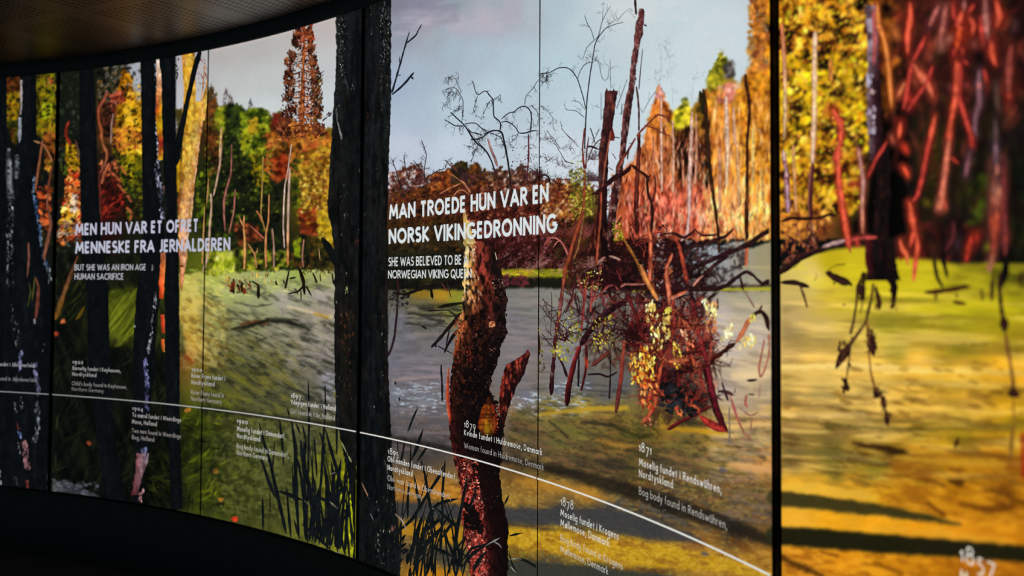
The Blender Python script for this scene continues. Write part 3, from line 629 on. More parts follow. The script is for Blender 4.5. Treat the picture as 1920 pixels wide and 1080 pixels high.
dabs('1222,200 1236,160 1248,182 1262,215 1262,260 1205,300 1212,240', 330, (2, 5), '7a3c14 b06a1c d08c28 c87838', cs=9, asp=.4, ang=80, aj=80)
dabs('1228,186 1236,158 1244,176 1244,190', 40, (1.5, 4), '8a4a44 b0706c c89490', asp=.4, ang=60, aj=90)
dabs('1244,190 1260,212 1256,230 1246,222', 34, (2, 5), '3a1c0c 6b3410')
dabs('1262,215 1286,188 1296,204 1300,240 1262,240', 140, (2.5, 6), '4a5410 8c9414 b4b820 d0cc34', cs=9)
dabs('1279,184 1289,182 1289,200 1279,200', 20, (2, 4), '3a4420 5a6428')
dabs('1262,240 1300,240 1300,330 1264,330', 170, (2, 5), '1c1408 4a2c10 8a4c1c', cs=9)
dabs('1304,196 1322,168 1326,230 1306,225', 80, (2, 6), '2c2410 5a4814 8a6c14', cs=9)
dabs('1326,150 1352,98 1362,112 1356,150 1342,175 1326,172', 170, (2.5, 6), '4a5410 8a8c1c b0b028 707820', cs=8)
dabs('1356,122 1374,112 1376,140 1360,150', 60, (2, 5), '2c2c30 4a4a4c 6b6a68', cs=8)
dabs('1324,172 1360,165 1370,190 1380,330 1326,330', 330, (3, 8), '8a4c18 c0782c d89c38 c89424', asp=.4, ang=88, aj=30, cs=12)
dabs('1345,160 1376,155 1378,190 1348,195', 60, (2.5, 6), '9a5a4c c08478 d0a498', cs=8)
dabs('1384,160 1450,60 1450,330 1384,330', 560, (3, 8), '6b3c0c b07814 d0981c c08c28 8a4c14', cs=13, spread=.7)
dabs('1406,-20 1450,-20 1450,120 1402,140', 260, (3, 8), '6b3810 a86c20 c8903c 8a4c28', cs=10)
dabs('1196,270 1330,270 1330,380 1160,400', 560, (2, 6), '3a1c0c 7a3c1c b0602c c8844c a86424', asp=.35, ang=85, aj=50, cs=9, spread=.9)
dabs('1180,370 1330,360 1330,445 1180,445', 520, (2, 6), '5a1c14 a04830 c86c48 d89060', asp=.4, ang=85, aj=60, cs=11, spread=.8)
dabs('1310,360 1450,340 1450,445 1310,445', 420, (3, 8), 'a06024 d09840 e8bc58 f0d080', asp=.35, ang=88, aj=40, cs=13, spread=.8)
dabs('1310,400 1380,390 1380,445 1310,445', 120, (2.5, 6), '7a3420 b06c3c e0a460', cs=9)
dabs('1440,-40 1630,-40 1625,120 1440,140', 760, (5, 12), '3a1408 7a4c08 c0881a dca41c e8b838', cs=17, spread=.55, asp=.7)
dabs('1466,100 1630,100 1625,280 1466,280', 760, (5, 12), '2c1c08 7a6808 b8980f d0b414 c8c018', cs=17, spread=.5, asp=.7)
dabs('1466,250 1620,250 1600,400 1466,400', 520, (4, 11), '3a1808 8a5c10 c08c18 d8a828 b0a010', cs=15, spread=.6, asp=.7)
dabs('1470,370 1560,370 1560,440 1470,440', 140, (3, 8), '2c140f 7a3c18 c88c34 e0b050', cs=11, ang=85, aj=50, asp=.4)
dabs('1160,330 1205,275 1235,210 1262,240 1325,250 1325,445 1150,445', 420, (5, 16), '2c120a 6a2c18 a85834 d08c60 ecc8a4', asp=.12, ang=90, aj=30, a=.5, cs=6, spread=1.2)
dabs('1320,200 1450,170 1450,445 1320,445', 360, (6, 18), '6a3410 a86824 d89838 f0c878 f4dcb4', asp=.12, ang=90, aj=24, a=.5, cs=8, spread=1.1)
dabs('1262,245 1318,230 1318,345 1264,345', 110, (4, 12), '140d08 24140a 3a1c0c', asp=.25, ang=90, aj=30, cs=9)
dabs('1318,230 1332,225 1336,350 1322,350', 60, (4, 12), '1c100a 3a1c0c', asp=.25, ang=90, aj=30, cs=9)
dabs('1170,360 1320,350 1320,440 1170,445', 260, (4, 10), '3a1210 7a2c20 c07050 e8a884', asp=.14, ang=90, aj=60, a=.6, cs=6, spread=1.3)
dabs('1462,-30 1628,-30 1620,400 1466,400', 420, (2.5, 7), '120a06 2a140a 4a2a08', asp=.6, cs=15, spread=.6)
dabs('1462,-30 1628,-30 1620,380 1466,380', 420, (2.5, 6), 'b08810 d8b020 ecd040 f0dc60', asp=.6, cs=15, spread=.6)
for x, y, r_ in ((1578, 42, 12), (1598, 72, 10), (1545, 120, 9), (1538, 96, 9), (1580, 235, 17), (1598, 255, 20), (1550, 290, 14), (1565, 170, 8), (1480, 62, 12), (1620, 8, 14), (1490, 200, 8), (1540, 330, 12)):
    dabs(f'{x-r_},{y-r_} {x+r_},{y-r_} {x+r_},{y+r_} {x-r_},{y+r_}', 16, (4, 9), '140a08 2c140c 4a2410', cs=9)
# ---- dark wood with red roots
zone('1640,-64 1990,-64 1990,545 1600,545 1600,420 1625,380 1640,200', '1660,30,6a3c10 1680,100,3a1c10 1720,60,301410 1800,40,2c0f0d 1860,60,2c0f10 1910,40,1c0a0a 1680,160,4a2c10 1720,170,2a120f 1760,180,26100f 1820,140,241010 1880,120,221012 1920,140,160a0a 1700,250,0f0c0b 1740,250,20200d 1780,250,121009 1850,220,22180e 1890,240,171210 1660,300,140d0c 1700,340,0b0b0c 1745,320,2c280d 1780,340,12120c 1835,360,2c340c 1840,330,171a0b 1900,340,0d120c 1660,400,100c0c 1700,420,12100e 1750,420,1c180c 1800,420,100e0e 1900,430,101008 1660,470,18100e 1740,450,3a1410 1800,470,181010 1850,470,16100e 1910,480,0e0c0a', 8)
dabs('1640,-30 1920,-30 1920,200 1650,230', 560, (5, 13), '0e0808 200c0c 3a1410 5a2418 2c1c0c', cs=20, spread=.6)
dabs('1650,0 1690,0 1680,200 1655,220', 60, (5, 11), '3a2008 8a4c14 b87820', cs=14)
dabs('1730,270 1760,270 1765,390 1728,390', 80, (5, 11), '100e08 3a340c 5a4c0e 6b5c10', cs=14)
dabs('1820,330 1860,330 1860,420 1820,420', 60, (5, 12), '0e1208 2c3a0c 4a5a10', cs=14)
dabs('1750,200 1860,200 1860,330 1750,300', 140, (5, 11), '0c0a08 1c180c 302c0e 140f0c', cs=14)
dabs('1860,280 1920,280 1920,500 1870,500', 100, (5, 12), '080a08 10140a 1a200c', cs=16)
dabs('1690,420 1780,420 1780,490 1690,490', 90, (5, 11), '140c0c 3a1410 6b2018', cs=14)
dabs('1800,420 1860,420 1860,490 1800,490', 70, (4, 10), '120c0c 2c1412 5a1c18', cs=12)

dabs('1655,-30 1920,-30 1920,260 1670,330', 170, (9, 30), '0c0607 240c0c 3a1210 7a261c b04830', asp=.16, ang=100, aj=70, a=.6, cs=24, spread=.9)
dabs('1690,240 1920,240 1920,480 1690,480', 170, (9, 32), '070606 120a09 20100d 3a1612 2c260e', asp=.18, ang=92, aj=50, a=.6, cs=24, spread=.8)
RR = '7a201c d84c3c 8a2420'; RO = 'a83020 f06848 b03824'; PK = '7a3430 c07c70 7a3834'; ROOTS = []
o = (1440, 0, 3.857)
ROOTS += [(o, *q) for q in [('470,790,13 500,850,18 520,880,13 530,930,9 520,1080,9', RO)]]; ROOTS += [(o, *q) for q in [('790,20,8 800,180,9 830,260,8 850,330,9 868,450,8 880,600,8 895,780,7', 'b85c20 f0944c b05420')]]; ROOTS += [(o, *q) for q in [('440,740,5 400,840,6', 'c87828')]]; ROOTS += [(o, *q) for q in [('760,60,5 770,300,6 760,480,5', 'a04040 c06058')]]
o = (1440, 260, 3.857)
ROOTS += [(o, *q) for q in [('520,0,10 505,150,9 510,280,9 530,420,11 555,600,10 575,720,11 597,830,6', RO)]]; ROOTS += [(o, *q) for q in [('470,180,4 500,60,4', 'b84430')]]; ROOTS += [(o, *q) for q in [('650,60,6 680,250,9 690,300,10 680,500,8 685,690,8', '8a3c34 d09888 8a4038|8a3c34 d8a898 8a4038|7a3028 c87850 8a3c24')]]; ROOTS += [(o, *q) for q in [('860,20,7 780,150,7 720,280,7', RR)]]; ROOTS += [(o, *q) for q in [('600,330,7 640,330,8', 'a02820')]]; ROOTS += [(o, *q) for q in [('640,720,9 650,790,8', 'a83428')]]; ROOTS += [(o, *q) for q in [('700,715,5 780,712,7', 'c05048')]]
o = (1660, 0, 3.857)
ROOTS += [(o, *q) for q in (('180,20,9 178,150,11 160,250,11 160,390,9', RO), ('385,40,9 320,190,8', 'a04c44 d07c70 8a3834'), ('320,190,7 305,215,5', '4a1c28'), ('290,260,8 260,330,8 200,440,8', RR), ('195,450,9 170,560,8 150,690,9 130,790,8', RR), ('200,460,9 240,520,16 280,570,19 310,620,14 335,670,12 342,705,11', 'b84830 f08060 b84028'), ('340,480,7 300,600,6 220,710,7 160,800,8', RR), ('140,600,8 90,700,10', 'c05c38 e08c58 a84c28'), ('170,690,10 190,750,10', 'b02c24'),
              ('110,880,14 105,940,16 98,1000,12', RO), ('360,830,8 340,930,9 315,1050,9', RO), ('570,0,9 570,80,11', PK), ('560,80,13 540,130,14 520,190,11 560,210,16', RO), ('540,200,18 530,250,24 520,300,24 518,360,22', ('a83018 f06030 a02818', [('8a1c14', .62, 10, 14, .5)])), ('500,350,10 495,400,11', RR), ('555,340,10 560,400,10', RR), ('515,440,14 518,560,12 515,640,12 505,720,10 490,800,10 470,900,9 460,1000,11 455,1080,10', RO), ('560,430,6 600,470,4', RR), ('540,450,9 540,560,8 530,700,9 560,800,9 590,890,9 620,980,9 630,1050,8', RR), ('600,110,7 640,180,9 628,255,8', RO), ('600,100,7 640,30,7', RR), ('490,20,8 490,110,10 530,170,10', RR), ('500,0,7 505,30,7', RR), ('720,-10,12 725,100,13 730,200,14 740,290,13', PK), ('765,300,15 768,380,16 785,440,11 800,475,7', RO), ('690,120,8 695,220,9 710,340,8', RR), ('800,0,8 815,70,10 825,110,18 815,160,17 805,200,9', RO), ('710,500,8 735,600,6', RR), ('910,330,15 895,470,17 890,640,15 895,700,13', '5a201c 9a483c 5a2018'), ('890,680,12 898,705,10', RO), ('440,40,9 420,180,9 395,320,9', 'a05048 c07060 7a2c28'), ('410,310,14 405,350,12', 'a86050'), ('940,160,9 930,220,7', '4a2c30'), ('960,60,6 900,90,6', '4a1814'), ('680,500,10 675,620,12 685,720,13 650,860,11 645,930,12 660,990,9', '4a2c30 8a6068 4a2c30'), ('680,600,7 675,640,6', 'c86c60'), ('800,600,8 805,700,9 815,800,7', '4a342c'), ('795,860,9 800,1080,11', '3a2824 5a4440 3a2824'), ('870,850,8 865,930,7', '4a241c'), ('70,220,12 80,270,10', 'd07838'), ('100,100,8 95,130,8', 'a83c28'), ('320,320,8 322,340,7', 'b04428'), ('640,310,8 645,340,7', '8a4438'), ('330,400,6 320,430,5', 'a04838'), ('470,270,8 460,290,7', 'c07060'), ('40,980,8 60,1040,7', 'a84c38'), ('130,1060,8 150,1090,7', 'd03820'), ('600,610,6 570,620,5', '8a3430'), ('470,630,7 480,640,6', '8a3c38'))]
o = (1660, 260, 3.6)
ROOTS += [(o, *q) for q in (('300,0,10 270,150,9 245,280,8 215,390,7 180,425,7', RR), ('150,425,8 160,440,10 175,450,8', RO), ('165,430,12 175,520,15 190,590,12 205,650,10', RO), ('195,610,9 180,680,9 165,730,7', RO), ('210,640,8 218,740,8 200,860,9 190,970,7', RO), ('100,680,8 100,700,10 115,750,12 145,780,8 150,860,5', 'a03824 f07048 b04028'), ('110,790,9 105,830,8', '8a1c18'), ('430,0,9 415,130,9 395,280,10 380,400,12 372,480,14', 'a84838 e88868 b85040'), ('440,120,4 470,150,5 495,168,3', RR), ('360,420,5 350,480,5', 'd87858'), ('400,420,5 408,480,5', 'd05840'), ('580,0,9 585,60,9', 'a83028'), ('570,80,9 560,160,11 540,260,9', '5a343c 8a585c 4a2c30'), ('745,10,11 745,100,12 750,180,14', '4a343c 7a5c64 4a3038'), ('755,170,26 762,260,26 755,400,25 745,500,22 738,620,18 732,760,14 705,900,10', ('7a4038 a8685c 6a302c|8a4c40 b0745c 7a3830|8a3020 c05438 7a2820|6a241c 9a4030 5a1c18|a87058 c8946c 7a3c28', [('2c1414', .6, 9, 26, .6)])), ('800,180,10 802,320,10 800,480,11 812,640,12 808,800,9', '5a2424 7a3430 4a1c1c'), ('812,650,9 810,690,9', '9a3c30'), ('770,240,8 770,270,8', '180c0e'), ('590,640,14 565,730,12 545,830,9', '7a2018 c83c28 6a1c18'), ('620,640,9 615,700,8', 'a02c20'), ('460,560,8 455,660,8 400,760,11', '3a181c 6a2c2c'), ('490,680,10 480,740,9', '3a242c'), ('500,560,6 495,600,6', '10090b'), ('130,50,9 145,90,8', 'e04028'), ('120,190,9 140,220,11 155,260,6', 'e84c30'), ('690,720,7 688,740,8', '8a8420'), ('690,850,8 695,900,8', 'a85c48'), ('820,780,18 810,900,18 790,1000,14', '0c0a09'), ('730,880,6 725,1080,6', '4a3c14'), ('920,900,10 905,990,8', '3a1414'))]
for o, s, q in ROOTS:
    t_ = P(s, *o); h = (q if isinstance(q, str) else q[0]).split('|')[0].split(); c_ = hx(h[0]) * .75
    band(' '.join(f'{x:.1f},{y:.1f},{w * 1.5 + 3:.1f}' for x, y, w in t_), ''.join(f'{int(v * 255):02x}' for v in c_), 4, .75, 2)
soften('1640,-64 1990,-64 1990,490 1640,490', 3.0)
soften('1462,-64 1640,-64 1640,440 1462,440', 1.6)
soften('1150,230 1330,150 1450,20 1450,448 1150,448', 1.5, 8)
grade(F4, 1.22, .33, (1.12, 1.02, 1.0), 3)
grade('1310,350 1450,340 1450,446 1310,446', 1.05, .4, (1.12, 1.1, 1.2), 20)
grade('1170,340 1320,340 1320,446 1170,446', 1.1, .36, (1.06, .92, 1.0), 20)
dabs('1160,340 1200,290 1236,240 1262,250 1325,260 1325,445 1150,445', 420, (3, 11), '2a0c0a 5a1c14 a04c34 d88c6c f4cca8', asp=.13, ang=90, aj=50, a=.7, cs=5, spread=1.6)
dabs('1320,220 1450,190 1450,445 1320,445', 260, (3, 12), '5a2410 a0581c e0a448 f8d488', asp=.14, ang=90, aj=30, a=.6, cs=6, spread=1.4)
dabs('1180,395 1450,380 1450,446 1180,446', 200, (3, 9), '4a1410 a0442c e09868 fce0b0', asp=.2, ang=80, aj=80, a=.6, cs=6, spread=1.4)
dabs('1466,-30 1625,-30 1615,380 1466,380', 420, (2, 6), 'c08410 d8b41c c8c41c f0d848', asp=.6, cs=15, spread=.8, a=.8)
dabs('1466,-30 1625,-30 1615,300 1466,380', 160, (2, 6), 'b05c14 d07c24 e89c40', asp=.6, cs=15, spread=.8, a=.8)
# ---- golden pond on the right
W5 = '1455,500 1490,500 1500,486 1530,474 1570,466 1620,462 1660,486 1700,484 1760,488 1800,498 1860,494 1990,500 1990,1144 1455,1144'
zone(W5, '1500,510,b4a868 1520,520,bcae74 1560,490,a89c18 1600,500,b0a820 1650,520,a8a01c 1700,500,aaa41c 1740,540,a8a41c 1800,530,7a7818 1880,520,5a5c14 1920,530,4a4c14 1480,550,a89a68 1480,580,a29270 1560,560,b0a03c 1640,560,a8a41c 1720,570,a4a018 1800,560,a09c18 1880,570,9c9814 1920,560,8a8a14 1480,620,9c8c70 1540,620,a49464 1600,620,a89848 1660,610,8c8c24 1720,600,8c8a18 1800,600,9c9a18 1880,600,9a9414 1680,650,8a8430 1800,650,827c1c 1900,650,8a7c18 1480,660,ac9468 1520,685,d8b468 1580,680,dcb86c 1640,690,e0bc60 1720,680,dcb04c 1800,690,dcae38 1880,690,dca82c 1920,700,d4a024 1500,720,bc9c60 1600,710,cca85c 1700,720,c8a044 1800,720,b89430 1880,730,a8801c 1480,740,948050 1540,735,9a8858 1620,725,bca058 1640,760,c8a860 1740,760,d0a444 1820,755,ccA040 1890,770,c0941c 1480,775,cca860 1540,780,b8985c 1620,790,a8905c 1700,790,c09c44 1800,785,a88c24 1900,790,8c7818 1480,800,907850 1560,805,7c6c40 1640,810,a0884c 1720,810,8c7c28 1800,820,94801c 1900,820,b08818 1480,840,7c6a44 1560,845,6c6430 1600,830,988038 1680,845,8c6c20 1720,850,c08c24 1780,860,d09c1c 1860,860,bc8414 1920,880,a87010 1480,875,7c6840 1560,880,70662c 1640,880,867828 1700,890,a87c1c 1800,890,b0780f 1880,900,9c6a10 1490,910,cca034 1540,915,c89c30 1600,920,b88c28 1660,940,c4941c 1720,930,b8841c 1800,920,a8700f 1880,940,8a560f 1920,930,9c6410 1490,975,cc9c34 1560,970,cc941c 1640,985,d0941c 1720,995,cc8c18 1800,1000,c4841c 1880,1010,b87814 1500,1050,b87c24 1580,1050,c4841a 1660,1055,b87c14 1740,1060,ac700f 1820,1070,9c5c0f 1900,1075,a06210', 5)
S = '1466,545 1930,545 1930,900 1466,900'
tex(S, '6a5c34', 120, 14, 3, .56, .09, .38, 81); tex(S, 'ecd088', 130, 12, 2, .6, .08, .38, 82); tex('1466,720 1930,720 1930,960 1466,900', '4a3418', 60, 12, 8, .62, .07, .4, 83)
tex('1466,490 1930,490 1930,620 1600,600', 'c8c02c', 60, 9, 2, .58, .1, .4, 84)
tex('1640,860 1930,840 1930,980 1640,960', '7a4410', 50, 14, 14, .56, .08, .5, 85); tex('1466,880 1930,900 1930,1090 1466,1090', 'e0a830', 24, 9, 6, .58, .1, .35, 86); tex('1466,1000 1930,1040 1930,1100 1466,1100', '8a500c', 22, 8, 10, .58, .08, .5, 87)
for q, c_, a_ in (('1466,757,4 1560,762,5 1640,757,3', '7c6848', .7), ('1466,785,4 1600,800,6 1680,806,7 1800,804,6 1900,808,4', '5c5228', .65), ('1600,832,5 1640,838,11 1690,848,15 1700,850,5', '3c2414', .85), ('1590,865,4 1640,871,7 1670,872,4', '55401c', .75), ('1466,815,4 1560,822,6', '6a5838', .5), ('1660,700,6 1720,696,8 1820,698,5', 'f0d084', .5), ('1466,688,6 1600,684,9 1700,690,5', 'f0d49c', .5), ('1780,902,6 1800,906,16 1798,912,5', '4a2c10', .8), ('1735,900,4 1770,912,7', '5a3414', .7), ('1800,945,6 1850,955,14 1900,950,8', '6a3c10', .7), ('1740,945,5 1770,965,8', '5c3010', .7), ('1860,920,5 1920,942,12', '6a3c0c', .7), ('1640,720,5 1700,735,7 1800,735,5', '8a7434', .5), ('1820,645,4 1850,645,5', '5c5414', .6), ('1550,800,8 1562,806,5', '4c4824', .5)):
    band(q, c_, 4, a_, 3)
band('1452,933,30 1500,938,30 1560,946,26 1640,955,22 1700,965,18 1760,975,10 1800,982,3', '3b3a22', 5, .9, 3)
band('1452,1003,34 1540,1010,36 1640,1018,36 1760,1026,34 1860,1034,32 1990,1044,30', '2a2c1a', 5, .95, 2)
band('1452,1040,10 1500,1062,14 1540,1080,10', '3c200c', 6, .7, 4)
band('1640,1055,6 1690,1075,9', '6a3a0c', 5, .6, 3); band('1540,1035,4 1570,1042,6', '5c3810', 4, .6, 2)
band('1918,815,7 1919,895,6', 'a01018', 2, .9)
grade(W5, 1.28, .42, (1.12, 1.06, .86), 4)
for q, c_, a_ in (('1466,690,8 1560,688,12 1680,692,14 1800,694,12 1920,700,10', 'f0d078', .5), ('1466,715,6 1600,722,10 1760,716,8 1920,722,8', 'e8c468', .45), ('1480,740,6 1560,742,9 1660,736,6', '8c7a4c', .5), ('1600,762,8 1740,768,12 1880,776,10', 'e8bc50', .5), ('1466,776,6 1540,780,8 1620,776,5', 'e0c07c', .5), ('1640,790,5 1760,794,8 1900,800,6', '5c4c1c', .5), ('1480,845,8 1580,856,12 1660,870,8', '5c5430', .45), ('1680,858,8 1780,866,16 1880,872,12', 'e0a828', .6), ('1466,912,14 1560,920,18 1640,932,14', 'e8b840', .55), ('1640,990,10 1760,1002,14 1880,1014,12', 'e0a02c', .5)):
    band(q, c_, 5, a_, 5)
grade('1320,550 1452,550 1452,900 1330,900 1300,700', 1.12, .5, (1.14, 1.12, 1.1), 24)
dabs('1560,640 1920,640 1920,920 1560,900', 90, (5, 16), '5c3c10 7a5418 a8781c', asp=.3, ang=10, aj=20, a=.45, cs=30)

# ================================================================== lay the picture on the panels
# fine overall grain of the print
_g = fbm(XX / 2.2, YY / 2.2, 501, 2)[..., None] - .5
CAN *= 1 + .22 * _g * sstep(.55, .25, CAN.mean(-1))[..., None] + .05 * _g
np.clip(CAN, 0.012, 1, out=CAN)

def sample(px, py):
    """read the picture, mirrored beyond its margins"""
    x = px + M; y = py + M
    W, H = CW - 1.001, CH - 1.001
    x = np.abs(x); x = np.where((x // W).astype(int) % 2 == 0, x % W, W - x % W)
    y = np.abs(y); y = np.where((y // H).astype(int) % 2 == 0, y % H, H - y % H)
    x0 = x.astype(int); y0 = y.astype(int); fx = (x - x0)[..., None]; fy = (y - y0)[..., None]
    return (CAN[y0, x0] * (1 - fx) + CAN[y0, x0 + 1] * fx) * (1 - fy) + (CAN[y0 + 1, x0] * (1 - fx) + CAN[y0 + 1, x0 + 1] * fx) * fy
for i in range(6):
    lo, hi = SEAM[i] + GAP[i] / 2, SEAM[i + 1] - GAP[i + 1] / 2
    # columns spaced about evenly in the photograph
    sd = np.linspace(lo, hi, 4000); px, _ = project(wall(sd, sd * 0))
    px = np.clip(px, -200, 2300); ok = np.r_[True, np.diff(px) > 1e-6]
    stp = (2.0, 1.9, 1.7, 1.45, 1.6, 2.6)[i]
    n = max(30, int((px[-1] - px[0]) / stp)); s = np.interp(np.linspace(px[0], px[-1], n), px[ok], sd[ok]); s[0] = lo; s[-1] = hi
    d = np.linalg.norm(wall(np.array((lo + hi) / 2), np.array(0.)) - np.array([0, 0, EYE]))
    nz = int(2.4 * FPX / d / stp); z = np.linspace(ZBOT, ZTOP, nz)
    Sg, Zg = np.meshgrid(s, z); X = wall(Sg, Zg, 0.0); px, py = project(X)
    C = sample(px, py)
    ii = np.arange(nz * n).reshape(nz, n)
    F = np.stack([ii[:-1, :-1], ii[:-1, 1:], ii[1:, 1:], ii[1:, :-1]], -1).reshape(-1, 4)
    mesh_obj('printed_landscape', X.reshape(-1, 3), F, MAT_PRINT, PANEL[i], C.reshape(-1, 3))
    curved_slab('panel_body', lo, hi, ZBOT, ZTOP, -.045, -.0012, MAT_FRAME, PANEL[i])

# ================================================================== the room
ZC = 1.30                                            # ceiling above the lens
def struct(o): o['kind'] = 'structure'; return o
SA, SB = -1.2, 9.6
struct(curved_slab('wall_back', SA, SB, -EYE, ZC + .05, -.30, -.05, MAT_BLACK))
struct(curved_slab('wall_lower', SA, SB, -EYE, ZBOT - .012, -.049, .012, MAT_BLACK))
struct(curved_slab('trim_1', SA, SB, ZTOP + .004, ZC, -.049, .006, MAT_BLACK))
struct(curved_slab('trim_2', SA, SB, ZBOT - .0115, ZBOT - .002, -.049, .008, MAT_FRAME))
struct(curved_slab('trim_3', SEAM[5] - GAP[5] / 2 + .002, SEAM[5] + GAP[5] / 2 - .002, ZBOT, ZTOP, -.049, -.004, MAT_FRAME))

def disc(name, z, r, mat, up=True):
    a = np.linspace(0, 2 * math.pi, 97)[:-1]; V = [(CX, CY, z + EYE)] + [(CX + r * math.cos(t), CY + r * math.sin(t), z + EYE) for t in a]
    V += [(v[0], v[1], v[2] + (.06 if not up else -.06)) for v in V]; n = 97
    F = []
    for i in range(96):
        j = (i + 1) % 96; F += [(0, 1 + i, 1 + j, 1 + j), (n, n + 1 + j, n + 1 + i, n + 1 + i), (1 + i, 1 + j, n + 1 + j, n + 1 + i)]
    me = bpy.data.meshes.new(name); me.from_pydata(V, [], [f if f[2] != f[3] else f[:3] for f in F]); me.materials.append(mat)
    o = bpy.data.objects.new(name, me); COL.objects.link(o); return struct(o)
disc('floor', -EYE, RAD + .045, MAT_FLOOR)

# perforated metal ceiling: plates with plain borders and a grid of punched holes
m, nt, b = new_mat('perforated_metal_ceiling')
N = nt.nodes.new; L = nt.links.new
def math_n(op, a, b_=None):
    n = N('ShaderNodeMath'); n.operation = op
    for i, v in enumerate((a, b_)):
        if v is None: continue
        if isinstance(v, (int, float)): n.inputs[i].default_value = v
        else: L(v, n.inputs[i])
    return n.outputs[0]
tc = N('ShaderNodeTexCoord'); mp = N('ShaderNodeMapping'); L(tc.outputs['Object'], mp.inputs['Vector'])
CEIL_MAP = mp
sx = N('ShaderNodeSeparateXYZ'); L(mp.outputs['Vector'], sx.inputs[0])
def cell(v, size): return math_n('ABSOLUTE', math_n('SUBTRACT', math_n('FRACT', math_n('DIVIDE', v, size)), .5))
mp.inputs['Location'].default_value = (0, .113, 0)
mp.inputs['Rotation'].default_value = (0, 0, math.radians(-60))
PU, PV, PLW, PLH = .027, .048, .62, .62
hxx, hyy = cell(sx.outputs[0], PU), cell(sx.outputs[1], PV)
r2 = math_n('ADD', math_n('MULTIPLY', hxx, hxx), math_n('MULTIPLY', hyy, hyy))
hole = math_n('LESS_THAN', r2, .10)
bx = math_n('LESS_THAN', cell(sx.outputs[0], PLW), .44); by = math_n('LESS_THAN', cell(sx.outputs[1], PLH), .41)
hole = math_n('MULTIPLY', hole, math_n('MULTIPLY', bx, by))
jx = math_n('GREATER_THAN', cell(sx.outputs[0], PLW), .497); jy = math_n('GREATER_THAN', cell(sx.outputs[1], PLH), .497)
dark = math_n('MAXIMUM', hole, math_n('MAXIMUM', jx, jy))
mix = N('ShaderNodeMix'); mix.data_type = 'RGBA'; L(dark, mix.inputs['Factor'])
mix.inputs['A'].default_value = (.25, .23, .205, 1); mix.inputs['B'].default_value = (.02, .02, .02, 1)
L(mix.outputs['Result'], b.inputs['Base Color']); b.inputs['Roughness'].default_value = .44; b.inputs['Metallic'].default_value = .6
disc('ceiling', ZC, RAD + .04, m, up=False)

# ================================================================== printed motifs
BLK = '0b0e11'
# ---- thin pale and brown stems in the left wood
k = Ink('printed_dead_stem', mul=.92, ends=1.5)
T = lambda s, sp, o=(400, 270, 4.5), **kw: k.rib(P(s, *o), sp, **kw)
A5 = (200, 60, 4.5); A6 = (200, 300, 4.5)
T('970,800,5 960,950,5 955,1080,5', 'c8a050 e0c080 a07030', A5)
T('880,280,4 885,400,4 870,560,4 865,700,4 850,830,5 810,950,4', 'd0b098 c8a888 a07860', A6)
T('70,0,4 55,180,4 20,360,4 0,440,3', 'b09078 d0b090 905840')
T('860,150,3 850,300,3 825,450,3 815,650,3.5 805,880,3', '8a5a30 c09858 a07040', A6)
T('155,0,3 150,250,4 110,380,5 90,480,5 90,600,4 100,740,3', '6a3430 a06858 5a2824')
T('185,380,3 175,560,3 150,680,3.5 130,760,3', '8a4c40 b07060 5a2c24')
T('660,0,2.5 630,220,2.5 605,340,3 595,500,3 590,700,3 600,880,2.5', 'c0a090 e0c8b8 806050')
T('645,200,4 635,450,5 630,700,5 628,900,5 630,1030,4', '90705c d8c0b0 b09080|b08870 d8bca8 806048|a05028 e08840 a05020')
T('420,100,2.5 410,400,2.5 400,600,3 440,740,3', 'a08030 b08850'); T('470,420,2.5 465,650,3 445,750,4 440,900,4 445,1050,4', 'b07838 d09058 b05c40')
T('310,690,2 380,750,3 430,800,3', 'a04838 d07860'); T('360,560,2 390,600,3 410,660,3', 'c07040')
T('260,600,3 255,700,3 265,800,5 265,950,5 260,1060,4', 'b06c34 e8ac68 a86030'); T('220,620,2 250,690,3', 'd89058'); T('290,840,2 350,930,3 365,1050,3', 'c88850')
T('495,710,3 510,850,3.5 510,1050,3', 'a07060 c09880'); T('765,800,3 750,950,3 760,1040,3', 'c08c78 8a5848'); T('890,880,2 900,980,2', 'b08c60')
T('230,640,1.5 215,600,1.5', 'c08050'); T('345,920,1.5 380,905,1.5 370,880,1.5', 'c09060')
k.done(split=True)
k = Ink('printed_water_roots')
for s in ('640,30,3 605,190,4', '720,0,5 760,120,7 770,240,4', '770,150,4 720,210,4 630,230,2', '780,160,4 830,250,2', '740,200,3 740,290,1.5', '840,50,3 875,140,4', '380,150,5 380,270,7', '320,120,3 390,160,4', '170,100,4 170,230,4', '240,120,4 240,220,4', '590,110,3 600,150,3', '900,60,2 905,130,2', '1000,50,3 1015,150,3', '700,90,3 640,100,3', '520,120,3 540,160,4', '960,20,2 980,60,2', '690,180,2 715,240,2'):
    k.rib(P(s, 400, 500, 4.5), '1c120c 0c0a08')
k.blobs('418,535 470,520 475,552 425,546', 50, (2, 5), '1c0f0a 4a1c10 7a3018', asp=.5, ang=80, aj=40)
k.blobs('420,520 520,505 520,530 425,545', 50, (2, 6), '8a5018 c88830 e0b850 4a3410', asp=.25, ang=85, aj=30)
k.blobs('560,500 630,496 630,512 570,514', 60, (2, 4.5), '14140c 3a2c10 6a6424', asp=.4, cs=8)
k.done()
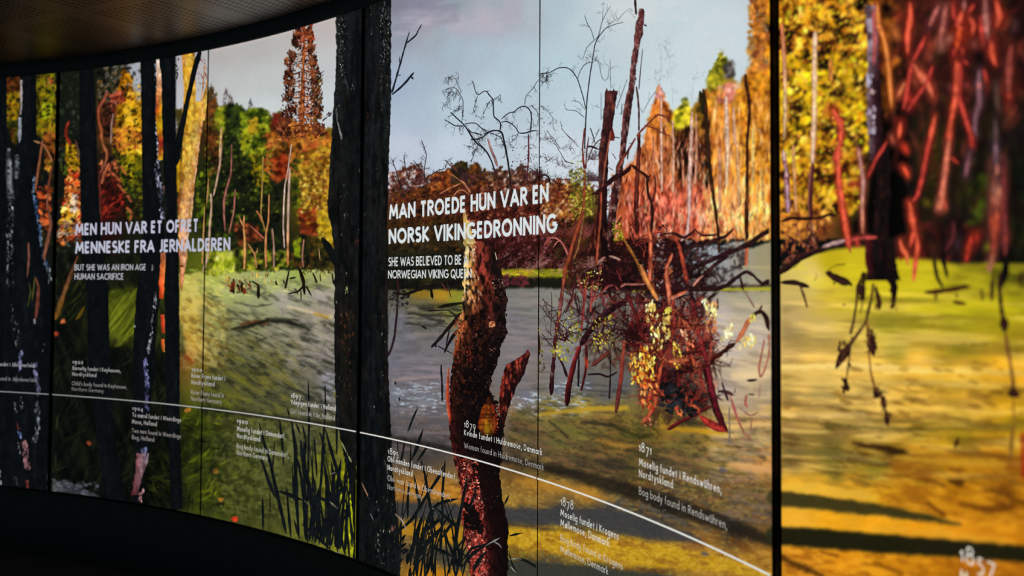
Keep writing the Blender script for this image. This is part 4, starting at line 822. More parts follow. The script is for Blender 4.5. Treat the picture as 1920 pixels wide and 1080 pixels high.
# ---- tall red-brown spruce
k = Ink('printed_spruce', 'tall red-brown spruce in the print')
k.wide('571,44 568,90 565,140 563,190 560,260', '574,44 572,90 571,140 571,190 572,260', ('8a4420 c87840 6b3018', [('3a1410', .55, 3, 9, .7)]), 1)
for (y, xl, xr, n) in ((52, 556, 584, 70), (66, 551, 587, 80), (82, 548, 590, 80), (98, 542, 594, 70), (114, 534, 596, 75), (130, 529, 597, 80), (146, 528, 599, 80), (162, 530, 600, 75), (178, 530, 602, 75), (194, 534, 604, 75), (210, 528, 604, 80), (228, 520, 606, 90), (246, 512, 612, 100)):
    for sgn, xe in ((-1, xl), (1, xr)):
        for j in range(3):
            x0, y0 = 568, y + rng.random() * 14 - 4; x1 = 568 + (xe - 568) * (.75 + .35 * rng.random()); y1 = y0 - (8 if y < 130 else 0) + rng.random() * 9
            k.rib(np.array([(x0, y0, 1.6), ((x0 + x1) / 2, (y0 + y1) / 2 + 3, 1.2), (x1, y1, .8)]), '4a2018')
            xm = (x0 + x1) / 2
            k.blobs(np.array([(xm, y0 - 5), (x1, y1 - 5), (x1, y1 + 7), (xm, y0 + 8)]) if abs(x1 - xm) > 2 else P('560,50 575,50 575,60 560,60'), int(n * .55), (1.3, 4.0), '160c0c 34180f 5a2a18 8a4c28', asp=.4, ang=(-115 if sgn < 0 else -60), aj=80, cs=7)
    k.blobs(np.array([(560, y - 6), (580, y - 6), (582, y + 12), (558, y + 12)]), n // 2, (1.3, 4), '2c120a 6a2812 944218 b86428', asp=.4, ang=-90, aj=70, cs=7)
k.blobs('557,46 586,44 590,80 552,84', 160, (1.5, 4.5), '6b1c0c 9a3414 c05020 7a2810', asp=.4, ang=-85, aj=50, cs=7)
k.blobs('540,120 560,100 556,250 520,250 528,180', 150, (1.2, 3.4), '1a0e0e 3a1c14 5e3220 8a5430', asp=.45, ang=-110, aj=70, cs=8)
k.blobs('575,90 596,110 602,200 600,250 575,250', 170, (1.2, 3.4), '140d0c 34180f 5e3220 7a4c28', asp=.45, ang=-60, aj=70, cs=8)
k.blobs('552,180 588,180 600,262 530,262', 190, (1.4, 4), '2c120c 6a2c18 a05428 c8783c', asp=.5, ang=-90, aj=120, cs=8)
k.blobs('586,150 606,130 604,215 588,240', 90, (1.6, 4.5), '1a120e 2c1810 4a3414 6a5818', asp=.4, ang=-50, aj=60)
k.blobs('604,222 620,208 622,214 606,228', 18, (1.6, 4), '2a201c 4a3a34', asp=.4, ang=-30, aj=40)
k.done()
# ---- golden twin birch trunk
k = Ink('printed_birch_trunk', 'golden lit twin birch trunk in the print')
BS = [('e8c860', .6, 9, 12, .5), ('a06418', .62, 5, 16, .6), ('d09c70', .64, 8, 20, .5)]
k.wide('393,90 391,125 386,160 377,196 370,226', '408,88 403,115 397,145 390,180 384,226', ('7a3414 c87830 e09a48|a05818 d09828 e0b040|c08c20 d8a828 d89a40', BS), 1)
k.wide('341,100 343,150 345,175 343,200 340,230', '365,96 366,140 367,170 366,200 373,215', ('8a4c14 d8a028 e8b83c 6b3810|c89020 dcb038 d09828|b07818 e0b838 d0a030', BS), 1)
k.wide('346,190 343,220 342,260 341,300 336,345 333,375 334,400 335,440 335,470 337,500 338,545', '384,190 381,225 376,260 371,300 366,340 362,370 361,400 357,425 352,455 351,485 345,520 341,545', ('a87414 dca828 e0b434 d88c48|b07c18 d8ac38 d4ac44 e0a070|a87c1c cca440 c8a050 e0a480|6a3414 b87838 d09858 e0a078|b06838 d8a080 d8ac90 e0b498|a05c38 d8a078 dcaa84|8a3c20 d08058 a05030', BS + [('7a3c18', .66, 7, 5, .5)]), 1.2)
k.rib(P('384,120,2 381,160,3 376,200,2'), 'a07848 c89868'); k.blobs('368,105 386,105 388,160 372,170', 40, (1.5, 4), '6a3a34 8a5c50 b0908c', asp=.35, ang=70, aj=60)
k.wide('331,298 329,320 332,360', '340,298 339,330 338,360', '8a6410 c89c18 7a4810', 1)
k.done()

# ---- black trunks on the left panels
BK = ('090c0e 0b0e10 0a0d0f 080b0d', [('14191c', .62, 6, 40, .35)])
k = Ink('printed_black_trunk')
k.wide('-70,120 -70,930', '12,120 13,300 10,500 6,700 8,930', BK); k.done()
k = Ink('printed_pale_barked_trunk')
k.wide('37,130 38,170 36,220 34,260 24,300 12,330 8,380 9,440 14,500 18,560 10,640 6,700 5,800 4,930', '68,130 68,200 68,250 70,300 66,330 63,360 68,400 72,440 78,470 90,490 97,530 97,640 97,930', BK)
def flecks(k, s, n, size, pal, w=5, **kw):
    for (a, b) in zip(P(s)[:-1], P(s)[1:]):
        dx, dy = b[0] - a[0], b[1] - a[1]; L = math.hypot(dx, dy) + 1e-6; nx, ny = -dy / L * w / 2, dx / L * w / 2
        k.blobs(np.array([(a[0] + nx, a[1] + ny), (b[0] + nx, b[1] + ny), (b[0] - nx, b[1] - ny), (a[0] - nx, a[1] - ny)]), n, size, pal, **kw)
FK = dict(asp=.45, ang=90, aj=50, cs=6)
k.wide('37,150 38,200 37,215', '42,150 42,205 40,215', '6a6060 a89a98 5a5458', 1); k.wide('34,220 33,260 35,268', '41,225 40,262 37,268', '4a4c54 a0a4ac 5a5c64', 1.5)
k.wide('12,278 10,320 12,372', '20,278 24,320 26,372', ('2a2c30 6a6c72 8a8c92 2c2e33', [('14171a', .55, 8, 5, .8)]), 2)
k.wide('28,290 26,335', '37,292 35,335', ('3a4044 7a8288 3a3e42', [('14171a', .55, 6, 6, .8)]), 2)
flecks(k, '22,362 20,400 18,440 18,480 19,540', 26, (2, 5), '1c1e22 4a4c52 8a8a90', 12, **FK); flecks(k, '24,570 24,610 28,640 38,655', 10, (1.5, 4), '2a2e30 6a6e72', 6, **FK)
flecks(k, '63,330 64,370 70,400 75,440 80,480 92,510', 22, (2, 5), '1c2c48 3a547c 5a6c80 6a7074', 6, **FK)
flecks(k, '82,485 92,512 94,530', 14, (2, 5), '4a5054 8a8e90', 7, **FK)
flecks(k, '28,600 36,625 28,645', 8, (2, 4), '6a706a', 4, **FK); flecks(k, '64,598 65,606', 8, (2, 4), '8a8c8c', 4, **FK); flecks(k, '84,640 80,665', 6, (2, 4), '6a7070', 4, **FK)
flecks(k, '42,650 37,672 36,695', 16, (2, 6), '3a3c58 6a6c98 8a8ab0', 6, **FK); flecks(k, '34,705 32,725', 8, (2, 5), '3a3c44 5a5c64', 6, **FK)
flecks(k, '69,682 67,705 71,725 74,740', 20, (2, 6), '2a2c3c 5a5c74 6c6c88', 8, **FK)
flecks(k, '27,752 31,775', 10, (2, 4), '5a5e60 8a8c8c', 4, **FK); flecks(k, '39,742 41,770', 12, (2, 4), '6a6e70 9a9c9c', 5, **FK); flecks(k, '66,755 72,785 70,815 64,828', 24, (2, 6), '2a2e34 5a6068 8a8e96', 9, **FK)
flecks(k, '30,790 36,806', 8, (2, 5), '6a2a28 a05a50', 4, **FK); flecks(k, '34,806 40,822', 14, (2, 5), '4a5a84 8aa0d0', 6, **FK); flecks(k, '44,828 50,860 52,880', 24, (3, 7), '4a3438 7a585c 94686c', 9, **FK)
flecks(k, '33,825 38,850', 10, (2, 5), '5a5c64 8a8c94', 5, **FK); flecks(k, '50,902 54,912', 10, (2, 5), 'a0402c c87860', 6, **FK); flecks(k, '28,895 33,910', 8, (2, 5), '5a6068', 5, **FK); flecks(k, '0,880 1,910', 8, (2, 5), '7a7c80', 4, **FK)
k.done()
k = Ink('printed_brown_stem', mul=.72, ends=1.6)
for s, sp in (('63,264,3 78,269,3.5', 'c08860'), ('80,262,4 76,290,5 70,330,5 66,358,5', '8a4828 c07850 6a3018'), ('79,268,4 90,285,4 98,304,4', 'a06038 d08c60'), ('98,310,4 92,345,5 88,362,5', '9a5434 6a3420'), ('91,362,4 88,380,4 96,420,6 90,450,9 83,480,7 84,490,4', '8a4830 c07c60 5a2c24'), ('53,454,4 54,480,5 51,520,3', '7a4438 b07464'), ('66,518,2 72,538,6 70,570,8 66,600,7', '4a241c 9a5844 6a3428'), ('147,478,4 138,500,6 125,535,8 113,570,9 104,600,8', '4a2418 8a5440 5a3020|6a3c24 a06c44 6a4018|8a5818 b07c28 7a4c10'), ('158,575,4 150,590,6 142,600,4', '7a5c18'), ('130,226,5 124,240,6 124,256,6 130,266,7 132,275,4', 'a02818 c84c30 7a1c14'), ('141,262,3 146,280,4 146,300,4', '7a4838 a0705c'), ('54,530,2 58,545,3 52,575,2', '4a5420'), ('66,518,2 62,550,3 60,565,2', '5a5a24')):
    k.rib(P(s), sp, .4)
k.done(split=True)
k = Ink('printed_red_branch', mul=.8)
for s, sp in (('202,170,5 196,185,5 190,195,6 184,203,6 185,225,5 190,240,7 190,258,6 195,275,7 200,285,7 200,298,6 194,312,5 186,332,4', '6a1c14 c07060 8a2c1c|a0301c d07848 6a2014|9a4c20 d89858 8a3c1c|7a2c20 b0605c 5a1c18'), ('212,212,3 209,235,4 208,262,5 207,272,3', '8a5c50 c09888 7a4c40'), ('205,305,5 196,325,7 190,345,6', 'c06038 e08858 8a2c1c'), ('186,320,3 188,380,4 190,412,3', '6a3028')):
    k.rib(P(s), sp, .8)
k.done(split=True)
k = Ink('printed_black_trunk'); k.wide('149,120 149,250 150,330 152,400 156,470 161,540 164,600 165,650 166,700 172,750 180,800 186,860 196,936', '175,115 178,200 181,280 184,350 188,420 195,490 203,545 204,600 206,660 207,720 213,780 217,830 226,880 236,940', BK, 1); k.done()
k = Ink('printed_black_trunk', 'black trunk with white-flecked edge in the print')
k.wide('263,108 265,200 266,300 268,380 268,440 262,500 256,550 252,600 250,650 249,700 248,760 250,820 256,860 252,890 249,925', '292,104 293,150 294,200 296,240 298,290 304,340 309,400 310,470 304,540 300,560 295,600 292,640 290,700 282,760 280,810 279,850 272,880 268,920 268,945', BK, 1)
flecks(k, '292,118 293,150 294,200 293,240 296,280 299,300', 22, (1.5, 4.5), '2a2c34 5a5c6c a0a0b0 c8c8d4', 5, **FK)
flecks(k, '293,300 296,330 300,360 303,390 306,410', 30, (1.6, 5), '2c2e38 6a6c80 a4a4b8', 9, **FK)
flecks(k, '292,548 290,575 286,600 284,630 278,650 280,662', 18, (1.6, 4.5), '3a3c40 7a7c84 a8a8b0', 5, **FK)
flecks(k, '272,670 274,700 276,720 273,745 276,768', 22, (2, 6), '2c2c48 5a5c88 8c8cb8', 8, **FK); flecks(k, '274,840 268,848', 16, (2, 5), '4a4c70 8080a8', 9, **FK)
k.wide('256,853 254,880 250,905 246,928', '279,850 276,870 266,895 256,928', ('7a4448 a08088 8a8494|6a3c40 8a686c 7a5c64|5a2428 7a4044', [('3a2428', .6, 5, 12, .6)]), 1.5)
flecks(k, '268,918 262,930 265,940', 10, (2, 5), '7a4c50 b08c8c', 6, **FK); flecks(k, '252,612 254,612', 6, (2, 4), '8a8c8c', 5, **FK)
k.blobs('283,498 287,498 288,508 285,508', 4, (3, 5), 'c0c0c0', asp=.3, ang=80, aj=20)
k.done()
k = Ink('printed_sunlit_gap')
k.wide('293,108 294,140 293,180 292,205 293,240 297,262 296,300', '298,112 302,140 304,200 305,235 306,255 307,280 305,300', ('c8c4c0 d8c8b8|c89878 e0b898|c07c48 d89460|b83820 d8a018|d0a80c d8b018|8a2014 9a1c1c|c89018 d0a828', [('3a2c18', .66, 4, 6, .5)]), 1)
k.wide('302,476 300,500 298,530 299,558', '311,474 310,500 308,530 306,560', '8a4c38 a05c40|b05828 e08040|c04820 f07038|a02c14 d84c20', 1)
k.wide('301,592 302,610 304,624', '308,590 309,608 309,622', 'a02818 e06038|8a2414 d04c28', .6); k.wide('302,636 303,650 306,660', '308,636 309,650 309,660', 'b03c18 e87038|a04c18 e09040', .6)
k.wide('306,350 308,362', '316,348 312,364', '8a5048 b07c70', 1); k.rib(P('322,325,1.5 316,350,2.5'), '6a7460')
k.done(split=True)
k = Ink('printed_black_trunk')
k.wide('300,108 303,150 304,230 306,300 307,340 311,400 311,470 309,560 310,620 310,700 312,760 317,850 321,950', '328,104 329,200 330,280 331,330 331,400 335,470 336,560 337,640 337,760 339,850 343,955', BK, 1)
k.rib(P('376,94,10 366,125,10 358,160,9 350,195,9 343,230,12 334,270,14 330,310,12'), BK); k.rib(P('328,120,4 333,126,3'), '14171a'); k.rib(P('328,135,3 336,128,2'), '14171a'); k.rib(P('335,108,3 334,114,4'), '20242a')
k.rib(P('328,138,3 334,134,3 331,150,2'), '1a1d20')
k.rib(P('336,500,8 345,498,2'), '5a2c18'); k.done()

# ---- the wide dark trunk over the joint between two panels
k = Ink('printed_dark_trunk', 'wide near-black tree trunk in the print')
k.rib(P('603,445,6 612,458,12 624,478,18 634,500,24'), '0d0f10 101314')
k.wide('629,30 631,100 628,160 624,220 619,290 615,370 614,395 622,432 626,470 627,520 627,620 628,720 631,770 636,810 645,855 655,910 662,970 664,1060 664,1085', '734,-10 733,100 733,200 731,260 728,330 726,420 727,520 727,600 728,690 731,760 735,830 736,880 742,940 748,1000 752,1090',
       ('1a1c1b 16181a 141719 101316 0e1114 15171a 17191b 1a1c1c|1a1c1b 15171a 131618 0e1114 0e1114 17191b 15181a 191b1b|151516 141414 12110f 0e1012 0d1013 121416 131414 1a1614|131314 17140f 15120e 0c0f12 0c0f12 0e1215 101214 17130f|111213 141310 111210 0a0e10 0b0f11 0d1113 0f1112 131310|0e1010 10120d 0e110f 0a0d0f 0a0d0f 0c0f11 0e1011 101110',
        [('202322', .62, 4, 26, .4), ('07090a', .56, 5, 40, .8), ('1c1813', .66, 6, 30, .5)]), 1.5)
W_ = dict(asp=.4, ang=90, aj=50, cs=5, spread=1.2)
k.blobs('630,36 648,30 646,140 634,150', 190, (.9, 2.8), '3a3d3e 8a8e90 c8cccc', **W_); k.blobs('650,60 664,40 660,130 652,140', 24, (1, 3), '3a3d3e 6a6e70', **W_)
k.blobs('712,5 724,4 722,110 714,130', 200, (.9, 2.8), '4a4d4e 9a9ea0 d0d4d2', **W_); k.blobs('724,10 731,10 731,120 726,122', 110, (.9, 2.6), '4a4d4e 9a9e9e c8ccca', **W_); k.blobs('694,8 702,8 702,80 696,80', 16, (1, 3), '6a6e70 a8acac', **W_)
k.blobs('712,130 730,120 728,165 714,170', 40, (1, 3), '3a3a3a 7a7a7a a8a8a4', **W_); k.blobs('640,150 652,150 650,170 642,170', 10, (1, 3), '5a5c5c', **W_)
k.rib(P('630,200,2 632,225,3 638,250,4 641,262,3'), '7a7c78 a8aaa6'); k.rib(P('645,140,1.5 653,168,2'), '4a4a48'); k.blobs('657,160 665,158 664,168 658,168', 10, (1.5, 3.5), '7a7874 b8b4ac', **W_); k.blobs('630,165 637,165 637,200 631,200', 12, (1, 2.6), '8a8c8a', **W_)
k.blobs('686,212 692,212 692,222 686,222', 6, (2, 4), '5a3020 7a4428', **W_); k.blobs('700,170 728,170 726,250 705,260', 60, (1, 3.4), '1c1a18 3a3230 4a4440', **W_)
k.blobs('636,340 650,340 650,420 634,410', 30, (1, 3.6), '2a2a28 4a4844 6a6864', **W_); k.blobs('644,400 652,402 650,412 645,410', 6, (2, 4), '7a7a74', **W_); k.blobs('664,448 674,448 673,462 665,462', 10, (2, 5), '3a1c14 6a3424', **W_)
for q in ('673,318', '706,315', '684,402', '640,437', '672,432', '650,515', '648,545', '630,570', '716,595', '716,626', '638,712', '717,700', '714,737', '657,745', '629,745', '700,760', '722,640'):
    x, y = map(float, q.split(',')); k.blobs(np.array([(x - 1, y - 4), (x + 1.5, y - 4), (x + 1.5, y + 4), (x - 1, y + 4)]), 3, (1.2, 3.4), '5a5c48 9a9c8c', **W_)
k.blobs('636,590 665,580 662,640 640,650', 60, (2, 6), '1c1410 3a2418 4a2c1c', **W_); k.blobs('636,640 660,640 656,740 640,740', 50, (2, 5), '1c1410 3a1c14 2c2c20', **W_); k.blobs('646,535 652,535 652,552 648,552', 6, (2, 5), '8a8a50 b0b07c', **W_)
k.blobs('626,725 634,735 632,750 628,750', 8, (2, 4), '6a6414', **W_); k.blobs('710,520 727,540 726,700 716,700', 60, (1.5, 4), '161413 2a1c14 241814', **W_)
k.rib(P('640,828,2 648,845,2.5 660,868,3'), '8a8c60'); k.rib(P('678,905,2 686,922,2.5 692,935,2.5'), '7a5a48 b08060'); k.rib(P('692,958,1.5 700,975,2'), '6a6c68')
k.rib(P('720,862,2 726,880,2 728,900,2'), '3a3c38'); k.done()
k = Ink('printed_bare_twig', 'bare forked twig against the sky')
for s in ('734.8,174,3.4 744,142,3.4 751,118,3.2 760,85,2.8 768,59,2', '762,81.5,3 772,73,3 780,66.7,3.2 784,57,2.2 791.3,45,1.8', '734,178,3.4 748,167,3.6 762,153,4 769,144,3.6 776.5,135.5,2.6', '769,144,3 774,145,3 775.5,149,2.6', '745,141,2 752,141,1.4', '748.5,118,2 749.6,106,1.5'):
    k.rib(P(s), '14171f 1a1c24', .3)
k.done()
k = Ink('printed_thin_sapling')
k.rib(P('747,545,4 744,590,4 740,630,4 735,650,4.5 728,668,4'), '201418 2c1c20'); k.rib(P('745,520,4 748,555,4'), '2a1614')
k.blobs('730,550 765,548 768,570 735,585', 34, (2, 5), '14141a 24242a 3a3438', asp=.5, cs=8)
k.blobs('728,538 770,534 772,560 730,562', 30, (2, 6), '0c0c0c 1c1814', asp=.35)
k.done()

# ---- bare birch crown
o = (720, 130, 4.3206)
k = Ink('printed_bare_birch', 'bare birch crown with drooping twigs against the sky')
DK = '1c1a20'
R = lambda s, sp=DK, **kw: (k.rib(P(s, *o), sp, **kw), P(s, *o))[1]
k.rib(P('840,555,3 850,600,3.6 880,680,4.4 905,740,4.6 920,790,4', *o), '6a4440 9a706c 6a4440', .4)
B = [R('535,345,2 600,405,2.4 650,450,2.6 690,510,3 720,560,3 760,610,3.4 800,630,3.4 840,680,3 870,740,2.8 890,800,2.6 900,840,2.4'),
     R('485,405,1.4 540,435,2 570,458,2 620,460,2 650,455,2'), R('650,445,1.8 690,435,1.8 740,432,1.8 775,465,1.8 800,485,1.8 840,500,2'),
     R('680,475,1.6 700,510,2 760,520,2 800,535,2'), R('700,570,2 760,565,2.4 800,550,2.4 840,510,2.8 880,495,3 940,497,3 960,520,3 970,570,3.2 985,640,3.2 1000,720,3.2 1010,790,3.2 1020,850,3.2 1025,960,3'),
     R('940,497,2.4 945,460,2.4 945,430,2.4 920,405,2.4 890,390,2.4 885,300,2.2 885,240,2.2 855,215,2 830,170,1.8 800,180,1.7 760,215,1.6 740,180,1.4 725,120,1.3 710,90,1'),
     R('760,215,1.3 740,270,1.2 725,330,1 740,365,.9'), R('950,405,1.6 985,370,1.8 1020,348,1.8 1050,350,2 1075,325,2 1100,305,2 1140,295,2.2 1165,310,2.2 1190,340,2.2 1195,400,2.2 1190,470,2.4 1185,500,2.6'),
     R('945,430,1.8 1000,420,1.9 1040,445,2 1075,480,2 1090,520,2.2 1120,518,2.4 1160,515,2.6 1185,500,3 1220,497,2 1250,497,1.8'),
     R('1170,520,2.6 1172,600,2.6 1172,700,3 1165,800,3 1160,900,3', '4a2028 5a2c30'), R('1140,295,1.2 1145,225,1.2 1180,180,1.2 1215,150,1.2 1230,110,1.2 1270,70,1.2 1300,45,1'),
     R('630,430,1.2 640,350,1.3 640,240,1.3 620,210,1.3 600,170,1.3 580,148,1.2 540,150,1.2 500,160,1 470,180,.9'), R('600,150,1 600,100,1 605,50,.8'), R('590,80,1 550,70,1 515,60,.8'),
     R('600,210,1 560,180,1 540,175,.8'), R('520,220,.8 510,265,.8 490,280,.7'), R('640,290,1 600,310,1 575,340,.9 560,370,.8'), R('1090,520,1.2 1060,570,1.2 1010,600,1'), R('850,510,1.6 900,530,1.8 950,550,1.8 965,600,2'),
     R('760,610,1.3 740,650,1.2 720,720,1.1 700,760,1'), R('660,620,1 700,620,1.2 740,650,1.2'), R('800,630,1.4 770,600,1.4 750,560,1.2'), R('885,240,1.2 850,260,1.1 830,310,1 800,370,.9'), R('885,240,1.2 920,230,1.2 945,200,1'),
     R('1185,290,1 1200,300,1 1250,350,1.2 1255,480,1', DK), R('1265,290,.9 1320,320,.9 1370,400,.8 1370,480,.7'), R('1340,0,1.2 1310,35,1.4 1270,35,1.2'), R('1270,110,1 1310,105,1 1330,40,1')]
k.twigs(B, 190, 13, .9, '2a2428', (80, 75), 2, .6); k.twigs(B, 90, 10, .8, '2c262c', (-80, 90), 2)
k.blobs('1004,190 1030,195 1035,300 1006,320', 46, (.8, 1.8), '3a2c30 5a4448', asp=.6); k.blobs('975,290 1030,290 1030,340 975,340', 90, (.8, 2), '2c2024 4a3438', asp=.6); k.blobs('960,270 1005,270 1000,340 955,340', 90, (.8, 2.2), '4a2420 6b3c34 3a2024', asp=.6)
k.done()
k = Ink('printed_brush_twigs')
BB = [P('735,300 742,318 750,345 760,360'), P('757,290 760,315 768,340'), P('790,262 800,290 795,320 800,350'), P('775,300 790,320 800,340'), P('740,330 750,345 756,370'), P('806,330 820,320 835,316'), P('845,310 855,322 870,326 880,350'), P('835,300 850,316 858,330')]
for b_ in BB: k.rib(b_ * np.array([1, 1, .8]), '2a1c1e')
k.twigs(BB, 90, 14, .9, '34242a', (-90, 70), 2); k.twigs([P('735,350 870,340'), P('870,340 1010,330'), P('1020,340 1110,340')], 260, 18, .8, '3a2024', (-90, 60), 2)
for s in ('520,770,2 560,790,2.4 600,840,2 ', '545,850,2.5 600,890,3.5 640,910,4.5 700,1000,5', '450,1010,2.5 540,960,3 620,925,3.5', '560,1030,2.4 600,980,3 640,975,3 690,1015,3', '690,860,2 730,875,2.4 770,905,2'):
    k.rib(P(s, *o), '8a4c34 b87c58 5a2818')
k.twigs([P('872,440 1010,440'), P('1012,440 1110,440')], 160, 22, .9, '6b3430', (-100, 80), 2); k.twigs([P('740,480 860,460')], 30, 25, .9, '3a3424', (-60, 60), 2)
k.twigs([P('930,520 1010,500'), P('1010,520 1110,500')], 70, 22, .8, '94645c', (-90, 90), 2)
for s in ('1250,900,2.6 1270,865,2.8 1310,850,2.8 1340,880,2.8 1350,950,2.4', '1290,530,3 '): 
    if len(s.split()) > 1: k.rib(P(s, *o), '201418')
k.rib(P('75,850,3 120,780,4 100,860,4', 1000, 240, 3.857), '8a3c34')
for s in ('80,850,2.6 110,795,2.8 160,790,3 210,830,3.4 240,890,3.6 255,930,4', '140,870,2 170,820,2.2 200,810,2.4'): k.rib(P(s, 1000, 240, 3.857), '8a4844 b06c60')
k.done()
k = Ink('printed_drift_log')
for s, c in (('735,548,4 760,552,6 800,538,5 850,528,7 872,524,6', '14110e'), ('790,540,8 850,534,10 870,530,8', '100e0c 1a1613'), ('808,540,4 811,560,5', '0f0c0a'), ('838,526,1.5 846,560,1.5', '2a2420'), ('828,530,2 838,545,2', '6a3024'), ('820,577,4 840,572,6 868,568,5', '181410'), ('800,583,2 840,581,2.5 862,598,3.5', '1c1614'), ('866,586,8 850,605,7 835,622,6 820,640,6 808,652,4', '14100f 201614'), ('860,618,7 848,632,6 838,650,5 833,662,4', '171010'), ('843,617,2.4 838,640,2.5 836,655,2', '14100f'), ('820,648,2 832,655,2 850,664,1.5', '14100f'), ('815,640,3 818,652,3', '14100f'), ('827,683,3 829,720,4 829,752,3', '141417'), ('741,715,6 741,722,6', '20222a'), ('748,745,5 749,752,5', '20222a'), ('825,585,1 825,640,1', '3a3634'), ('790,610,3 800,617,4', '181412')):
    k.rib(P(s), c, .6)
k.done(split=True)
# ---- right-hand sunlit trunks
k = Ink('printed_pale_trunk')
for s, sp in (('1240,180,4 1240,250,5 1241,360,5', 'b07058 e8c0a8 b06840'), ('1261,225,4 1263,290,5 1262,362,5', 'b07058 e0b090 a05838'), ('1297,206,5 1296,260,7 1293,330,8 1292,400,7 1288,440,6 1276,452,6', 'a86c50 e8c4b0 c08870|b07c68 e4c0b4 a87868|8a5c50 d0a8a0 9a7068'), ('1305,213,4 1306,270,5 1304,345,5', '9a5c44 d09878 8a4830'),
              ('1361,180,8 1363,240,8 1364,290,8 1362,350,7', 'c89078 ecd0bc d0987c|b87c54 ecd0a8 c08860'), ('1349,275,5 1350,330,6 1350,400,5', 'b0684c e0ae88 b06c48'), ('1382,265,5 1384,320,6 1385,390,5', 'b87c48 e8c090 b87840'), ('1428,314,5 1431,360,6 1434,420,5', 'c88c38 e8c070 c08838'), ('1412,238,6 1412,290,7 1411,345,6', 'd0a040 ecd088 d0a040'), ('1280,298,4 1281,350,4', 'a05c40 c88868'), ('1226,250,3 1224,330,4', 'a0583c d08c64'), ('1212,300,3 1210,400,4', 'c07850 e0a070'), ('1375,200,4 1378,270,5', 'c89070 e0b090'), ('1330,330,4 1329,400,4', 'c88058'), ('1420,340,3 1420,430,4', 'e0b060'), ('1370,360,3 1371,440,3', 'd8a060'), ('1338,370,3 1337,440,3', 'e8c070')):
    k.rib(P(s), (sp, [('8a4c34', .66, 6, 9, .5)]), .5)
k.done(split=True)
k = Ink('printed_dark_stem')
k.rib(P('1318,166,6 1322,190,7 1324,222,7 1327,267,7 1331,318,7 1335,350,7 1339,380,6 1343,405,6 1347,438,6 1348,475,6'), ('2c1c10 3a2010 20120c', [('6b3418', .62, 8, 12, .6)]), .6)
k.rib(P('1397,137,5 1399,160,7 1404,180,8 1406,205,6 1403,240,5 1401,262,6 1401,340,7 1400,400,8 1400,452,7'), ('3a1c10 2c140c 4a2410', [('8a4820', .6, 8, 14, .5)]), .8); k.rib(P('1400,450,6 1400,480,6 1399,500,5'), 'a84828 d06c40')
k.rib(P('1312,170,7 1316,185,10 1318,215,8'), '2c2410 1c180c'); k.done(split=True)
# ---- broken dead trunks
k = Ink('printed_dead_trunk', 'tall broken dead trunk in the print')
TS = [('9a7068', .6, 4, 9, .7), ('b89890', .7, 4, 6, .7), ('20100f', .58, 4, 14, .6)]
k.rib(P('1190.5,-6,4 1191.5,12,4.4 1193,28,4.6'), '2a161a 3a2024')
k.wide('1199,17 1197,26 1194,38 1191,50 1190,60 1188.5,85 1184,110 1181.5,130 1180,150 1177,170 1172,190 1170,200 1167.5,222 1165,245 1162.5,275 1160.5,300 1155.5,310 1152,338 1146,362 1141,400 1139,435 1137,470', '1207,16 1209,22 1208,36 1206,48 1206,60 1199,85 1196,110 1192.5,130 1190,160 1187,180 1185,200 1182,222 1178.5,245 1174.5,275 1172,290 1168.5,310 1166,338 1161,362 1156,400 1153,435 1150,470',
       ('5a2c28 6b3430 3a181a|7a4844 5a2c2c 20101a|6b3430 4a2424 1c0e14|7a403c 4a2020 1a0d10|5a2424 3a1618 180b0d|4a1c1a 2c1012 140a0c', TS), 1.2)
k.rib(P('1207,46,6 1211,48,5 1213,49,3'), '2c1418'); k.rib(P('1190,144,6 1193,150,4'), '2c1418'); k.rib(P('1170,196,3 1176,203,2 1182,208,2'), '8a4438')
k.done()
k = Ink('printed_dead_trunk', 'short jagged dead trunk in the print')
k.wide('1135,170 1133.5,190 1132,210 1130,232 1128,245 1125,265 1122.5,280 1122,320 1122,370 1118,408 1108,440 1100,480', '1157,172 1155,190 1153.5,205 1151,222 1148,240 1144.5,262 1141,282 1140,320 1138,370 1138,408 1139,440 1140,480', ('3a1a1c 6a3834 2c1214|4a2824 3a1a1a 200e10|5a2822 2e1414 1a0c0e|451814 2a0e0e 170a0b|2c100e 1c0a0a 100808', [('8a4430', .66, 4, 20, .6), ('180c0e', .56, 4, 14, .6)]), 1.2)
for x, y in ((1137, 165), (1143, 168), (1150, 166), (1156, 170)): k.rib(P(f'{x},{y+9},5 {x+1},{y},2'), '3a161a')
k.wide('1147,240 1144,255 1143,264', '1149,240 1153,256 1152,262', '6b241c 4a1814'); k.done()
k = Ink('printed_slim_trunk')
k.rib(P('1205,91,1.4 1203,112,1.6 1201,130,2 1198,168,2.2'), '3a2830'); k.rib(P('1193,161,3 1196,182,3.4 1198,207,3.6 1198,246,4'), '3a1c20 4a2428'); k.rib(P('1198,246,5 1198,279,7 1196,310,7 1194,344,8 1193,395,9 1194,440,9'), ('4a1c18 6b2c20 30100f', [('1c0c0c', .56, 4, 12, .6)]), .7)
k.done()
